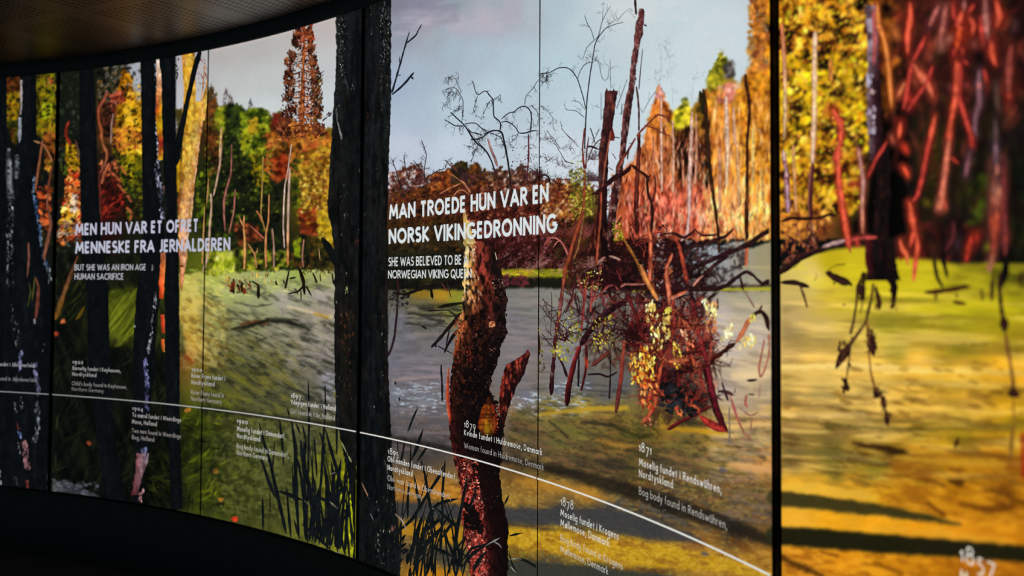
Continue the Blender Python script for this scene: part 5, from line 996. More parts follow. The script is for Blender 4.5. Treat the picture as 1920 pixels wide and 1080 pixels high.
# ---- sapling with spreading fine branches
k = Ink('printed_bare_sapling', 'bare sapling with fine arching branches in the print')
o = (1000, 0, 3.857); DK = '3a3238'
B = [R('370,1080,2.6 380,850,2.4 390,700,2.2 410,540,2.2 430,420,2 445,320,2 470,270,1.8 520,205,1.6 590,175,1.4 655,160,1.1'), R('450,310,1.4 475,250,1.4 495,160,1.3 530,90,1.1 560,40,.9'), R('500,150,1 505,45,.8'), R('440,290,1.2 420,220,1.2 385,160,1.3 370,105,.9'), R('470,265,1.2 430,300,1.2 385,345,1.2 370,390,.9 355,435,.7'),
     R('600,160,1 640,110,.9 675,75,.8'), R('520,210,.9 560,165,.9 590,150,.8'), R('380,790,1.8 360,700,1.9 320,570,2 280,510,2 240,487,2 180,490,1.8 110,530,1.6 50,530,1.3'), R('50,525,1.2 20,500,1.2 0,485,1.2 -60,465,1'), R('110,530,1 90,590,1 60,600,.8'), R('320,570,1.2 340,510,1.3 370,465,1.4 405,448,1.3 435,455,1.2'),
     R('440,435,1 475,450,1 490,540,1 510,588,1 540,570,.9 548,480,.8'), R('380,800,1.1 330,735,1 270,728,.8'), R('370,850,1.3 310,800,1.2 235,795,1.1 228,770,1')]
for s in ('555,425,.8 560,640,1', '490,670,.9 490,870,1.1', '680,570,1 640,680,1.3 600,790,1.4', '890,655,1 840,720,1 790,820,.9', '640,745,1.2 640,830,2', '195,870,.9 210,940,.9 260,990,1 320,1040,1', '95,940,1 150,1010,1 200,1080,1.1', '480,930,1 450,990,1 420,1050,1.2', '410,920,2 435,990,2 445,1040,1.6', '470,1080,2.2 440,1070,2.4 400,1055,2.4 380,1075,2', '630,1000,1.6 590,990,1.8 560,1000,1.4', '690,1035,1.6 720,1040,1.2'): B.append(R(s))
k.twigs(B, 60, 16, .8, '4a4248', (-80, 80), 2); k.twigs([P('1010,260 1110,300'), P('1020,300 1120,340')], 110, 20, .8, '4a3438', (-80, 80), 2)
o = (1000, 240, 3.857)
for s in ('120,60,1 180,150,1.2 230,240,1.4 290,260,1.6', '200,0,1 260,70,1.2 330,140,1.2', '130,420,1.4 200,370,1.6 280,370,1.4', '520,60,2 460,100,2.2 420,160,2 390,250,2', '390,130,2.4 430,130,2.4 480,160,2', '570,180,1.6 600,230,1.6', '540,280,1.4 580,310,1.8', '120,470,1.6 220,450,1.6 300,410,1.4', '220,240,1.4 300,260,1.6'): R(s, '4a2428')
for s in ('740,70,4 700,140,4 650,220,4.4 600,310,4', '745,60,3.6 780,20,3.6 830,-30,3.4 900,-100,3 960,-80,3 1010,-20,2.4', '800,-20,3 870,0,3 940,40,3 990,60,2'): R(s, '5a2420 7a382c', smooth=True)
k.done()
k = Ink('printed_distant_twigs')
B = [P('1236,175 1239,130 1241,90'), P('1252,150 1250,110 1253,85'), P('1262,200 1259,150 1256,110'), P('1231,160 1228,140'), P('1298,190 1300,150')]
for q in B: k.rib(q * np.array([1, 1, .35]), 'a8b0b4')
k.twigs(B, 40, 18, .7, 'a4aeb4', (-90, 50), 2)
k.twigs([P('1410,70 1440,120'), P('1415,20 1440,60')], 60, 14, .9, '8a6a44', (-90, 80), 2)
k.done('stuff')
k = Ink('printed_red_thicket', 'tangled thicket of red stems standing in water in the print', mul=.74)
R('370,0,2.6 355,150,3 362,240,3.4 370,300,4', '7a3028 9a4434'); R('400,60,2 385,180,2.4 378,300,3', '6b2c28')
RB = '6a2018 c85c34 7a2420'
R('370,300,4.4 372,430,5 360,600,6 320,730,7 285,830,7 260,930,7 235,1000,7 220,1080,8', RB + '|8a2c1c e07848 8a2c20', jit=.5)
R('380,520,2 345,750,3 320,880,3.5 290,950,3', '9a6038 b8844c'); R('490,440,3.4 490,560,3.6 480,700,3.8 465,850,4.4 455,1000,4', 'a03c24 d8704c'); R('500,440,2.6 520,250,2.8 560,20,2.6', 'b05038 c87858'); R('600,310,3 640,240,3.4 660,180,3', '8a3424 c06848')
R('440,480,3 440,560,2.6 430,640,2', '8a7a3c'); R('630,720,3 650,800,4 700,880,5 740,950,5 800,1080,5', 'b05c20 e0a048'); R('545,925,3 590,935,5 630,955,4', 'c08c7c e0b8a8'); R('460,980,4 500,945,5 520,930,3', 'b06c60 d8a090'); R('500,975,5 550,985,6 600,1020,5', '20100f')
R('820,680,5 845,760,8 850,880,10 845,1000,10 840,1080,10', ('8a2c1c d8744c 7a2418', [('5a1c18', .6, 5, 12, .6)]), jit=.8); R('980,1000,10 985,1040,14 1000,1080,14', 'a84028 e08858'); R('740,600,3 790,570,4 830,580,3', 'c87c60')
# the thick arching limb
DKB = ('2c1218 3a161c 1c0c12', [('7a3034', .62, 5, 6, .6)])
R('445,480,9 470,465,9 500,440,9 560,380,9 600,350,8 640,335,8 690,300,7 705,262,5', DKB, jit=.8); R('710,265,5 760,310,6 800,330,6 830,365,6 822,400,5 830,480,5 855,540,5 862,640,6 850,760,6 845,800,5', '3a1816 4a2018 200e0f', jit=.5); R('835,360,4 850,335,2', '3a1816'); R('860,540,3.4 885,440,3 880,350,3', '5a2420'); R('800,420,2.4 780,500,2.4', '6b2c24'); R('640,640,3 600,700,3', '4a2018')
R('690,150,3 680,230,3', '4a2020')
o = (1000, 500, 3.857)
R('235,0,8 215,140,7 195,280,7 185,350,7 165,480,7 150,650,7 135,800,8 128,930,9', ('8a2c1c e07040 8a3020|6a241c c0605c 5a1c20|3a141c 5a2028 201018|2a0f14 3a1418 180c10', [('d8a0a0', .68, 5, 9, .7)]), jit=.6)
R('0,370,5 25,450,6 40,540,6 42,640,5', '4a1c20 2c1218'); R('-80,40,5 -50,190,6 -20,310,6 0,370,6', '6a2418 9a4030 3a1414')
DL = ('3a1820 2c1218 1a0c10', [('6a3040', .6, 5, 5, .6)])
R('690,240,12 650,255,12 600,285,12 520,340,12 450,410,12 390,490,11 340,570,11', DL, jit=.9); R('340,570,11 300,680,10 270,800,10 250,900,10 243,1010,9', ('c84c44 8a2428 3a1014|b83c38 6a181c 2c0c10|5a1418 2c0c10 140a0c', []), jit=.6)
R('680,200,6 720,300,8 760,420,8 800,530,7', '5a181c 8a2c2c 3a1014', jit=.6); R('720,380,7 700,450,8 670,490,7', 'a83434 6a1c20'); R('760,330,4 800,250,4 830,240,3', 'b85050 d07868'); R('660,530,6 645,680,7 632,830,8 612,950,8 598,1060,6', ('a03028 e07858 7a2420|8a2820 c85040 5a181c|6a3030 9a5048 3a1418', []), jit=.7)
R('680,560,8 740,570,9 800,580,8', '7a1c24 4a1018'); R('380,560,4 385,640,5 378,760,5 345,900,5', '7a2020 3a1214'); R('380,640,5 385,700,6 390,740,4', 'd03c28 e85c38'); R('420,720,7 480,670,10 560,610,8', '6a2c28 8a4438 2c1414', jit=1); R('330,640,3 325,870,4', '20100f'); R('175,640,2.4 215,710,4 245,800,5', '2c1214'); R('190,480,2 240,520,2 290,560,2', '3a1c1c')
R('560,640,2.4 555,850,3 548,960,3', '2c1c20'); R('390,780,3 480,775,4 540,800,4 610,760,3', '2a1618')
R('310,50,3 340,140,4 370,230,5 355,380,5 345,480,4', '8a2830 c85850'); R('400,60,4 380,130,5 370,260,5', 'a83838 d86c5c'); R('430,100,4 420,230,5 415,330,5', 'c04038 e07868 8a2828'); R('490,0,4 460,150,5 430,260,5', 'b03838 e08070'); R('300,100,2.4 280,230,3 230,340,3', '5a2428'); R('440,240,3 490,190,4 540,140,4 590,130,3 620,180,3', '9a3838 c86860'); R('630,150,3 660,125,4 720,130,4 810,125,3', 'c87868'); R('600,20,3 640,110,3', '8a2834'); R('480,200,3 510,230,3 510,290,3', '8a3038')
R('760,0,6 800,80,7 850,160,8 900,240,7', 'b06030 e0a058 b06838'); R('850,0,8 860,120,7 870,180,5', 'a84028 d87850'); R('970,0,10 960,80,10 1000,200,8', 'a83c28 d87858'); R('780,195,3 830,240,4 890,290,5', 'c08c60 d8b088'); R('750,190,4 755,300,4', '7a3030'); R('800,370,4 840,400,6 880,480,5 900,560,4', '8a2420 b84030'); R('850,330,3 860,420,4', 'a83c38')
for s in ('60,230,1.4 110,280,1.4 160,300,1.2', '40,270,1.2 130,390,1.4 160,400,1.4', '60,480,1.4 100,540,1.8 150,590,2', '205,360,1.6 240,290,1.6 270,230,1.4', '190,400,1.2 250,370,1.2', '130,180,1.2 135,330,1.4 120,500,1.2', '320,200,2 340,330,2', '240,520,1.4 220,560,1.4'): R(s, '3a2024')
TH = [P('1010,560 1060,640'), P('1060,540 1130,640'), P('1120,520 1200,640'), P('1150,600 1240,720'), P('1180,540 1260,620'), P('1190,460 1260,560')]
k.twigs(TH, 150, 44, 1.5, '4a181c', (-95, 70), 2); k.twigs(TH[2:], 150, 50, 2.2, '2c0f12', (-90, 80), 2); k.twigs(TH[2:], 60, 44, 2, 'a03c30', (-90, 70), 1); k.twigs([P('1150,470 1260,560')], 70, 22, 1.8, '240f10', (-90, 90), 2)
k.blobs('1048,575 1072,570 1080,640 1062,680 1040,640', 60, (1.4, 3.6), '4a4a14 7a7420 a8a038 c8c060', asp=.5, ang=80, aj=70); k.blobs('1070,600 1095,600 1090,640 1065,640', 60, (1.4, 3.8), '4a4410 8a8020 b0a840', asp=.5, ang=70, aj=80); k.blobs('1110,600 1150,590 1150,650 1110,660', 110, (1.4, 3.8), '2c240c 6a6018 a09830 c0a848', asp=.5, ang=80, aj=80); k.blobs('1000,620 1012,600 1024,690 1004,710', 60, (1.4, 3.6), '3a3814 7a7820 a8a434', asp=.5, ang=80, aj=50); k.blobs('1050,640 1080,630 1075,680 1045,675', 50, (1.4, 3.6), '3a3414 7a7424 a09838', asp=.5, ang=80, aj=70); k.blobs('1030,650 1050,640 1050,668 1032,670', 22, (1.6, 4), '6a6c1c a8a438 c8b848', asp=.5)
k.blobs('1080,512 1130,505 1130,545 1085,545', 60, (1.4, 4), '6a5c14 b0a040 e0d490 3a2414', asp=.5, cs=6); k.blobs('1148,418 1164,412 1168,450 1150,455', 50, (1.5, 4), '6a6c14 a8a820 c8c040', asp=.5); k.blobs('1068,300 1098,290 1104,400 1074,400', 90, (1.2, 3), '3a3c14 6a6c1c a09c34 b8b064', asp=.5)
k.done()
k = Ink('printed_fallen_log')
LG = ('1c0e10 2c1518 140a0c', [('5a2c28', .63, 6, 5, .6)])
o = (1200, 340, 3.857)
for s in ('80,500,8 250,490,7 400,470,6 500,440,6 620,400,6 680,340,4', '160,380,4 240,375,5 320,410,6 380,370,5 410,340,4', '400,350,3 450,395,5 560,385,4', '300,650,10 360,635,9 450,600,9 560,550,9 680,500,10 780,460,10 860,400,9 950,345,9 975,335,9', '400,750,9 480,660,8 560,590,8 640,540,7', '200,775,8 300,775,8 400,780,9 560,780,8 640,745,8 720,680,7 770,650,6 820,680,6 880,740,6 900,760,5', '860,765,3 900,735,8 960,720,12', '720,680,5 735,730,6 745,790,5', '680,560,6 690,610,4', '700,540,2.5 740,640,2.5', '360,780,8 380,850,9 400,950,10 420,1080,9', '0,880,5 80,880,5 160,880,4', '250,900,4 290,960,7 330,860,4', '560,840,4 560,930,4 500,960,3', '400,930,3 460,965,3', '100,700,4 60,640,4', '280,620,3 200,700,3', '510,540,2 560,640,2 590,720,2', '430,650,2 540,680,2 570,740,2', '400,870,3 480,800,3'):
    R(s, LG, jit=.9)
R('250,400,4 285,470,7 310,580,8 335,700,8 345,740,6', ('8a2c20 c8583c 6a2018', [('3a1014', .6, 5, 8, .6)]), jit=.6); R('60,300,5 75,400,8 80,560,9 72,720,8', ('a04028 d87850 6a2418', [('4a1814', .6, 5, 10, .6)]), jit=.8); R('0,600,7 60,740,8 130,860,8', 'b06030 e09850 a05028'); R('180,640,5 220,560,6 235,520,3', 'a84830 d07858'); R('190,640,8 200,740,9 215,850,9 230,920,8', 'a04430 d8805c 8a3424', jit=.8); R('200,850,6 260,830,7 340,795,5', 'a84830 d89070'); R('380,760,3 430,700,4 460,680,3', 'c08070'); R('760,800,2.5 830,915,3', '8a5c50'); R('740,520,2 780,510,1', '6a5040')
k.done(split=True)
k = Ink('printed_log_twigs')
k.blobs('1214,430 1250,420 1250,545 1210,540', 110, (1.5, 4), '140a0c 2a1214 5a2824 9a8c8c', asp=.6, cs=8); k.twigs([P('1230,480 1360,480'), P('1230,530 1340,540')], 60, 20, 1.6, '2a1214', (-60, 120), 2)
k.done('stuff')
k = Ink('printed_red_bush', 'bright red and orange bush roots at the water edge in the print', mul=.84)
o = (1200, 560, 3.857)
RD = ('8a2420 c84c38 5a161c', [('3a0f14', .58, 5, 7, .6), ('e88060', .68, 4, 6, .6)])
OR = ('a83820 f07848 8a2c1c', [('5a181c', .64, 5, 7, .5)])
k.blobs('1240,712 1275,722 1312,760 1306,778 1262,782 1236,760', 90, (3, 8), '0c0e10 1c1c20 22282c 0c0c0e', asp=.6)
for s, sp in (('370,0,7 390,100,7 420,220,7 450,330,8 480,430,9 500,540,10 530,680,10 560,800,10 600,900,10 635,970,6', ('6a1c20 a83430 2c0c14|a02c30 c84440 3a0f18|b02840 8a1c30 2a0c14|8a1c20 4a1014 180a0c', [('3a0f14', .6, 5, 8, .5)])), ('460,500,7 500,640,8 540,800,9 600,930,9', '200c10 3a1016 140a0c'), ('420,480,6 450,600,5 480,680,4', RD), ('500,470,8 530,430,8 600,385,8 690,320,8', '3a1c18 4a2018 1c0e10'), ('690,320,7 740,250,8 770,190,9 800,140,8', 'b04c30 e88c58 b05838'), ('800,140,7 840,100,8 880,90,8 910,130,9 930,200,10 945,240,7', '2c1414 3a1a18 180c0c'), ('850,105,5 885,45,3', '2c1414'),
              ('200,455,7 280,450,8 350,445,7', 'd06030 f8905c c85030'), ('240,530,9 340,510,10 420,500,9', '1c1014'), ('130,660,6 190,710,8 250,770,8 290,830,8', OR), ('300,650,8 350,740,10 400,790,11 440,830,9', OR), ('195,950,7 290,890,7 380,850,7 450,810,7 525,775,5', '8a2424 5a181c 2c0e12'), ('430,845,10 500,900,14 560,930,16 625,960,10', ('b02c28 e04838 8a1c24', [('5a1018', .56, 5, 6, .7)])),
              ('140,530,6 130,650,7 110,760,8 70,840,8 20,895,5', OR), ('240,0,5 245,120,6 250,200,7 220,330,7 200,400,6', RD), ('140,560,9 150,500,6 180,430,5', OR), ('350,310,5 370,400,6 400,480,8', OR), ('490,480,7 510,390,6 520,300,4', 'b84838 d87058'), ('410,130,6 400,250,5 380,330,4', 'a84030 d07050'), ('440,140,3 470,270,4 540,330,3', '9a4838'), ('470,200,4 540,240,5 580,280,3', 'b86040 d89060'), ('260,400,6 330,400,6 400,385,6 450,380,5', '2a1416'), ('270,430,4 280,640,5', '7a2024'), ('260,760,7 275,830,7', 'e05c30'), ('80,660,8 60,740,9', OR), ('290,600,4 300,660,5', '5a1c1c')):
    k.rib(P(s, *o), sp, .8)
for s, sp in (('900,290,3.4 880,400,3.4 860,500,4 868,575,4 900,520,3.4 930,420,3.4 945,250,3', 'b05848 d08870'), ('930,250,6 945,330,7 940,420,5', 'a84838 d07c68'), ('770,590,4 810,592,6 850,585,3', '2c1c1c'), ('560,670,5 620,670,7 680,700,5', '4a2828'), ('590,600,3 620,690,6 640,740,5', '3a2020'), ('650,700,3 680,790,6 710,880,4 750,970,3 810,1020,2', 'b04c44 c87870'), ('720,790,2.4 800,850,4 860,820,2.6', 'b07868'), ('805,850,3 802,965,2.4', 'a86c58'), ('780,690,3 830,695,4', '2c2426'), ('770,690,4 760,760,5 780,790,3', 'c86c58'), ('870,620,4 860,720,2.5', 'b88c74'), ('645,780,2.5 650,1050,3', '7a6c68'), ('570,730,3 560,540,2', '9a8078'), ('540,700,4 600,740,3', '5a2c2c'), ('680,690,2.4 690,640,2', '5a3c3c')):
    k.rib(P(s, *o), sp, .4)
TH = [P('1205,600 1300,620'), P('1205,660 1300,700'), P('1215,740 1300,760'), P('1270,640 1330,680')]
k.twigs(TH, 70, 44, 2.6, '8a2c24', (-90, 80), 2); k.twigs(TH, 90, 48, 2.6, '34100f', (-90, 85), 2); k.twigs(TH[:2], 34, 36, 2.4, 'd07048', (-90, 60), 1)
Y_ = dict(asp=.5, ang=85, aj=60, cs=7)
k.blobs('1208,570 1225,560 1250,640 1232,660 1215,610', 90, (2, 5.5), 'b07c38 d8b850 f0dc84 f4e8a8', **Y_); k.blobs('1243,580 1256,575 1256,630 1244,640', 44, (2, 5.5), 'b89040 e0c860 f0e090', **Y_); k.blobs('1198,650 1230,650 1226,712 1200,715', 110, (2, 5), '8a3814 c87c20 f0b838 f8dc70', **Y_); k.blobs('1180,665 1210,660 1210,720 1180,720', 90, (2, 5), '8a3014 c86c20 e8b038 f4d868', **Y_); k.blobs('1262,640 1276,640 1278,690 1264,690', 34, (2, 5), 'b07020 e0b038 f0d060', **Y_); k.blobs('1200,700 1232,700 1230,770 1204,765', 80, (2, 5.5), '7a1c14 c04c20 e87c38 f0a858', **Y_)
k.blobs('1320,572 1345,566 1342,600 1322,606', 36, (2.5, 6), 'c88c58 e8c878 f4ec9c', **Y_); k.blobs('1325,602 1345,600 1346,622 1322,622', 24, (2.5, 6), 'b06038 d88c58', **Y_); k.blobs('1316,562 1328,560 1328,574 1318,574', 8, (3, 5), 'f0ecb0', **Y_); k.blobs('1358,612 1374,608 1374,630 1350,642', 34, (3, 6.5), 'e0b070 f4dc98 f8f0c0', **Y_); k.blobs('1390,635 1416,624 1420,645 1398,654', 40, (3, 6.5), 'd8b048 f0e090 f8f0c0', **Y_); k.blobs('1404,590 1416,590 1414,602 1406,602', 14, (2.5, 5), 'd0b020 f0dc60', **Y_); k.blobs('1384,645 1392,642 1392,654 1384,654', 8, (2.5, 5), 'f0dca0', **Y_)
k.blobs('1248,578 1258,576 1258,590 1248,590', 8, (3, 5), 'd8c020 e8d848', **Y_); k.blobs('1275,620 1288,615 1290,640 1278,640', 16, (2.5, 5), 'e08c60 f0b890', **Y_); k.blobs('1286,640 1300,636 1300,665 1288,660', 22, (2.5, 5), 'c05030 e88058', **Y_)
k.blobs('1270,770 1278,765 1278,778 1270,778', 6, (3, 5), 'f07840', **Y_); k.blobs('1202,785 1220,780 1222,798 1204,798', 16, (2, 5), 'a83828 d88060 5a1c18', **Y_)
k.done()

# ---- the stump in the middle
k = Ink('printed_tree_stump', 'broken stump with orange bark lit from the left in the print', mul=.9)
SL = '868,452 870,470 870,500 870,512 868,532 869,548 867,566 866,580 863,590 860,614 857,630 854,646 851,664 849,684 846,702 844,720 842.7,748 842.5,785 844,825 849,850 853,873 860.7,902 865,938 865,967 868,990 871,1012 877,1041 884,1090'
SR = '914,458 918,462 921,488 921,505 924,512 934,518 942,526 946,540 949,552 952,562 949,578 947,592 949,606 951,622 947,634 940,648 937,662 935,672 931,684 926,697 922,711 918.5,732 922,741 927,752 931,775 946,790 945,819 940,864 936,893 941,932 947,952 952,985 952.5,1027 953,1090'
k.wide(SL, SR, ('e8c868 f0dc98 c88448 6a2c20 a84838 8a3828 2c1412|f0d080 f0c868 c06834 6a241a b04838 7a2c20 1c0f10|f0c070 e0984c a04c28 4a1a14 9a3c2c 241211 2c1c18|d88848 a04824 3a1610 160d0d 3a1714 140c0d 180e0e|9a4824 4a2014 1a0d0d 120b0c 160d0d 100a0b 120b0b|5a2016 24110f 120b0c 0f0a0b 120b0c 0e090a 0f0a0a|4a1812 1c0e0d 110b0b 0e090a 100a0a 0e090a 0e090a|4a1814 1a0d0d 110a0b 0e090a 1a0d0b 100a0a 0e090a|5a1a14 30120f 180c0c 100a0b 120b0b 0e090a 0c0909|a02a1c b83828 90281e 30100f 140b0c 100a0b 0c0909|9a281c c84838 b03828 501a18 1a0d0e 120b0c 0c0909|8a241c c04034 b83c30 5a1c1a 1c0e0e 120b0c 0c0909|7a2420 b84c3c c04438 6a2420 1c0f0f 120b0c 0c0909',
       [('fcf0d0', .62, 2.6, 6, .7, -1, .45, -1, .2), ('14090a', .55, 3.4, 9, .85), ('0c0708', .6, 9, 16, .7, -1, 2, .15, .6), ('7a3420', .66, 3, 7, .5, -1, .7, .15, .5), ('6a5448', .76, 3, 4, .4, -1, 2, .2, .62), ('e88878', .62, 2.6, 4, .65, -1, .5, .64, 2), ('1c0808', .6, 4, 9, .7, -1, 2, .64, 2)]), 2.6, 1.6)
k.wide('868,395 869,420 869,455', '874,398 878,425 888,458', 'b07848 d8a868|e0b458 f0d488', 1)
k.wide('868,412 869,430 869,452', '881,414 884,432 893,456', 'd8a040 f0cc60 f0dc90|e8c870 f4ecb8 e0a858', 1); k.blobs('878,408 884,408 884,420 878,420', 5, (2, 4), 'a02c3c')
# right-hand dark side trunk and stub
k.wide('922,455 923,480 922,510 926,530', '927,462 934,490 940,505 944,530', '140d0d 1c1210', 1); k.rib(P('930,500,14 945,488,8 955,480,5 962,473,3'), '1a1010 3a1a16'); k.rib(P('928,472,2 932,488,2'), 'd0c0a0')
k.blobs('934,512 948,535 950,600 946,640 934,640 926,560', 130, (1.6, 4.5), '0c0808 1a1010 2c1a16', asp=.6, cs=7)
k.blobs('921,520 945,525 948,555 925,560', 70, (1.4, 3.4), '140d0d 2c1c18 6a4838 a08878', asp=.6, cs=5, spread=1)
k.wide('988,660 978,667 970,672 958,679 951,683 947,690 944,700 941,712 938,727 936,745 935,765 938,790', '990,656 994,664 991,678 986,686 984,700 977,712 970,722 965,735 959,750 954,765 950,780 947,795', ('3a1012 6a2420 2a1012|5a1814 6a2420 1c0d0e|7a2018 4a1818 160c0d|8a2418 36100f 130b0c|8a2818 5a1814 1c0d0d', [('c85038', .62, 2.6, 13, .8), ('14090a', .52, 3, 11, .85)]), 1.6)
k.rib(P('984,672,7 990,662,4 991,655,2'), '6a2420'); k.rib(P('975,676,6 981,668,3'), '8a3028')
k.wide('840,690 838,710 836,735 836,752 838,770 842,792', '842,690 843,712 842,735 843,755 845,775 847,796', 'b86840 6a2c20|e05c2c 8a2c1c|f06838 a02c1c|f08050 b02c20|d04828 6a1c18', .6)
k.wide('916,742 910,755 902,768 898,785 896,800 902,812', '919,742 925,760 929,775 932,790 930,806 924,816', ('b03c14 d05c1c 7a2414|d05414 e87c20 c04014|b03c10 d07018 8a2c14|a03c10 c89018 a04814|a86014 d8a820 8a3c14', [('4a140f', .56, 2.6, 22, .6), ('5a1c10', .62, 20, 3, .6)]), 1)
k.blobs('925,760 934,758 936,810 926,812', 30, (1.6, 4), '3a100f 8a2418 c04c24', asp=.5); k.blobs('918,738 928,745 932,756 922,756', 14, (2, 5), '140b0b', asp=.7)
k.blobs('852,600 872,590 862,680 850,690', 70, (1.4, 4), '5a2014 8a3c20 b05c34', asp=.5, ang=80, aj=50); k.blobs('874,650 886,650 886,678 876,678', 24, (1.6, 4), '3a1412 7a2c1c', asp=.5, ang=80, aj=40); k.blobs('916,606 928,604 928,612 917,613', 9, (2, 4.5), 'a05838 d09068', asp=.6)
k.blobs('868,600 940,590 925,735 850,735', 90, (1, 2.6), '2a1612 4a2a20 7a5040', asp=.7, cs=6)
k.blobs('875,940 885,946 898,965 904,985 903,997 890,993 873,988 872,960', 70, (4, 8), '100a0b 180d0e', asp=.7, cs=9); k.blobs('874,958 884,960 880,985 874,985', 14, (2, 5), '8a2820 b84838', asp=.5, ang=60)
k.blobs('862,860 895,860 900,935 868,930', 190, (1, 2.8), '5a1414 a82c20 d04c34 e88c78', asp=.6, cs=5, spread=1.1); k.blobs('878,930 905,930 910,985 900,985', 90, (1, 2.6), '6a1818 a83028 e09888', asp=.6, cs=5, spread=1.1); k.blobs('872,1000 908,995 912,1085 885,1085', 200, (1, 2.8), '5a1414 a02c24 c85040 e8a890', asp=.6, cs=5, spread=1.1)
k.blobs('905,880 940,890 935,960 905,950', 40, (.8, 1.8), '2a1614 5a3430 8a6058', asp=.7)
k.done()

# ---- roots, branches and catkins on the right-hand panel
k = Ink('printed_pale_trunk')
k.rib(P('1465,44,7 1467,56,8 1470,104,8 1472,156,8 1472,233,8 1470,262,7'), ('b85030 e08858 9a4424|b86040 e8b080 a05030|a87040 f0d098 b87848|90542c e0b888 a06038', []), .6); k.rib(P('1468,281,8 1471,300,9 1475,325,10 1476,369,10 1478,400,9'), ('7a3c30 ecd0c4 8a5048|6a3038 d0b0c0 5a2838', [('5a2430', .56, 7, 8, .7)]), .8)
k.rib(P('1528,58,9 1527,130,10 1527,207,10 1525,270,10 1523,312,9'), ('c88868 f8e0c0 d0986c|c88c60 f8d8a8 c08850|b87860 f4d8c0 a86848', []), .6); k.rib(P('1524,305,9 1520,350,9 1519,380,9 1521,410,9'), ('a06858 5a2428 3a141c|8a5048 4a1c20 2c1014', []), .6)
k.rib(P('1487,272,6 1490,338,7 1493,398,6'), 'b06c38 e0b078 a86034'); k.rib(P('1557,110,6 1558,150,7'), 'c87c38'); k.rib(P('1521,415,6 1524,450,7 1532,470,6'), '7a4430 a87858')
k.done(split=True)
k = Ink('printed_grey_trunk')
k.wide('1622,14 1626,60 1627,120 1626,180 1627,240 1630,300', '1644,10 1646,60 1648,120 1652,180 1655,240 1660,300', ('8a7c88 a898a4 8a4c4c|907c84 a894a0 7a3438|6a5460 2c1418 1c0c10|8a7884 3a1c20 140a0c|6a4c54 241014 120a0c', [('2c1418', .58, 8, 14, .6)]), 1.5)
k.blobs('1622,140 1636,140 1634,160 1624,160', 10, (4, 8), '8a8090 b8b0c0', asp=.6, ang=90, aj=40); k.blobs('1624,195 1640,195 1640,250 1628,250', 20, (4, 8), '6a5c68 a090a0 c0b4c0', asp=.5, ang=90, aj=40); k.blobs('1630,170 1640,170 1638,180 1632,180', 4, (4, 7), 'a88888', asp=.5)
k.wide('1640,270 1642,340 1640,400 1634,440 1630,480 1622,524', '1668,270 1670,340 1668,400 1668,450 1680,490 1688,526', ('1c1011 0e0a0c 160e0e', [('34160f', .6, 7, 16, .5), ('080607', .55, 6, 20, .6)]), 3); k.rib(P('1630,440,12 1628,480,14 1634,520,12'), '4a1418 2a0c10'); k.rib(P('1660,505,8 1676,530,7 1678,560,5'), '1c100f'); k.rib(P('1618,540,5 1622,510,8'), '2c1810')
k.done()
k = Ink('printed_red_root', ends=2.6)
for o, s, sp in ROOTS: R(s, sp)
k.done(split=True)
k = Ink('printed_mossy_log')
o = (1440, 260, 3.857)
for s, sp in (('90,600,5 170,575,7 270,580,7 370,575,6 450,545,6 500,560,6', '1c0f0e 2c1614'), ('460,490,12 490,480,14 500,540,8', '240f0c'), ('80,985,12 110,950,13 150,920,13 230,860,13 330,820,12 430,790,9', '3a1c18 241214 140c0c'), ('390,785,7 430,775,9 560,735,7', 'a8807c c8a4a0 5a3030'), ('560,740,5 680,715,5 790,712,6', '9a3430 b84c40'), ('110,900,9 200,840,8', '7a4434'), ('90,1040,9 200,1040,10 300,1075,8', '1c1210 2a1814'), ('430,950,7 460,985,10 500,1000,9 560,1020,9 610,1065,8', '20140f 2c1c14'), ('440,945,2.4 490,915,2.4 570,905,2', '4a3c18'), ('470,1050,9 490,1045,9', '20140f'), ('690,960,5 660,1060,6', '2c1c0f'), ('240,750,5 260,770,6 300,780,5', '9a5c50'), ('290,600,8 300,680,8 310,780,6', '5a2c28 3a1a18'), ('200,620,6 220,700,7 240,760,5', 'a05038 c07050'), ('120,620,7 125,650,6', 'c88c30'), ('340,970,2.4 360,1000,2 330,1030,2', '7a7430'), ('130,690,6 210,760,8', '3a1c1c')):
    R(s, sp, jit=.8)
k.blobs('1462,420 1550,415 1545,460 1462,500', 90, (2.5, 6), '1c100f 4a2018 8a4428 b87c34', asp=.5, ang=85, aj=60)
o = (1660, 260, 3.6)
for s, sp in (('330,800,7 335,860,8 350,940,7 390,1010,6', '1c0f10 2a1618'), ('270,1040,6 330,1035,9 400,1025,9 500,1005,9 570,995,6', '2a1814 3a2420 20120f'), ('290,1045,7 300,1035,5', '140c0a'), ('400,700,10 390,820,9 420,940,6', '140c0d'), ('480,1040,4 485,1078,4', '4a3c14'), ('350,1050,3 345,1078,3', '4a440f'), ('0,860,16 40,940,22 60,1000,14 65,1080,8', '100a0a')):
    R(s, sp, jit=.6)
k.done(split=True)
k = Ink('printed_catkin_twig', 'hanging twig with dark catkins over golden water')
CT = '3a2418 5a3c28 2c1a14'; BD = '24120f 3a1e18 1c0f0f'
o = (1440, 540, 2)
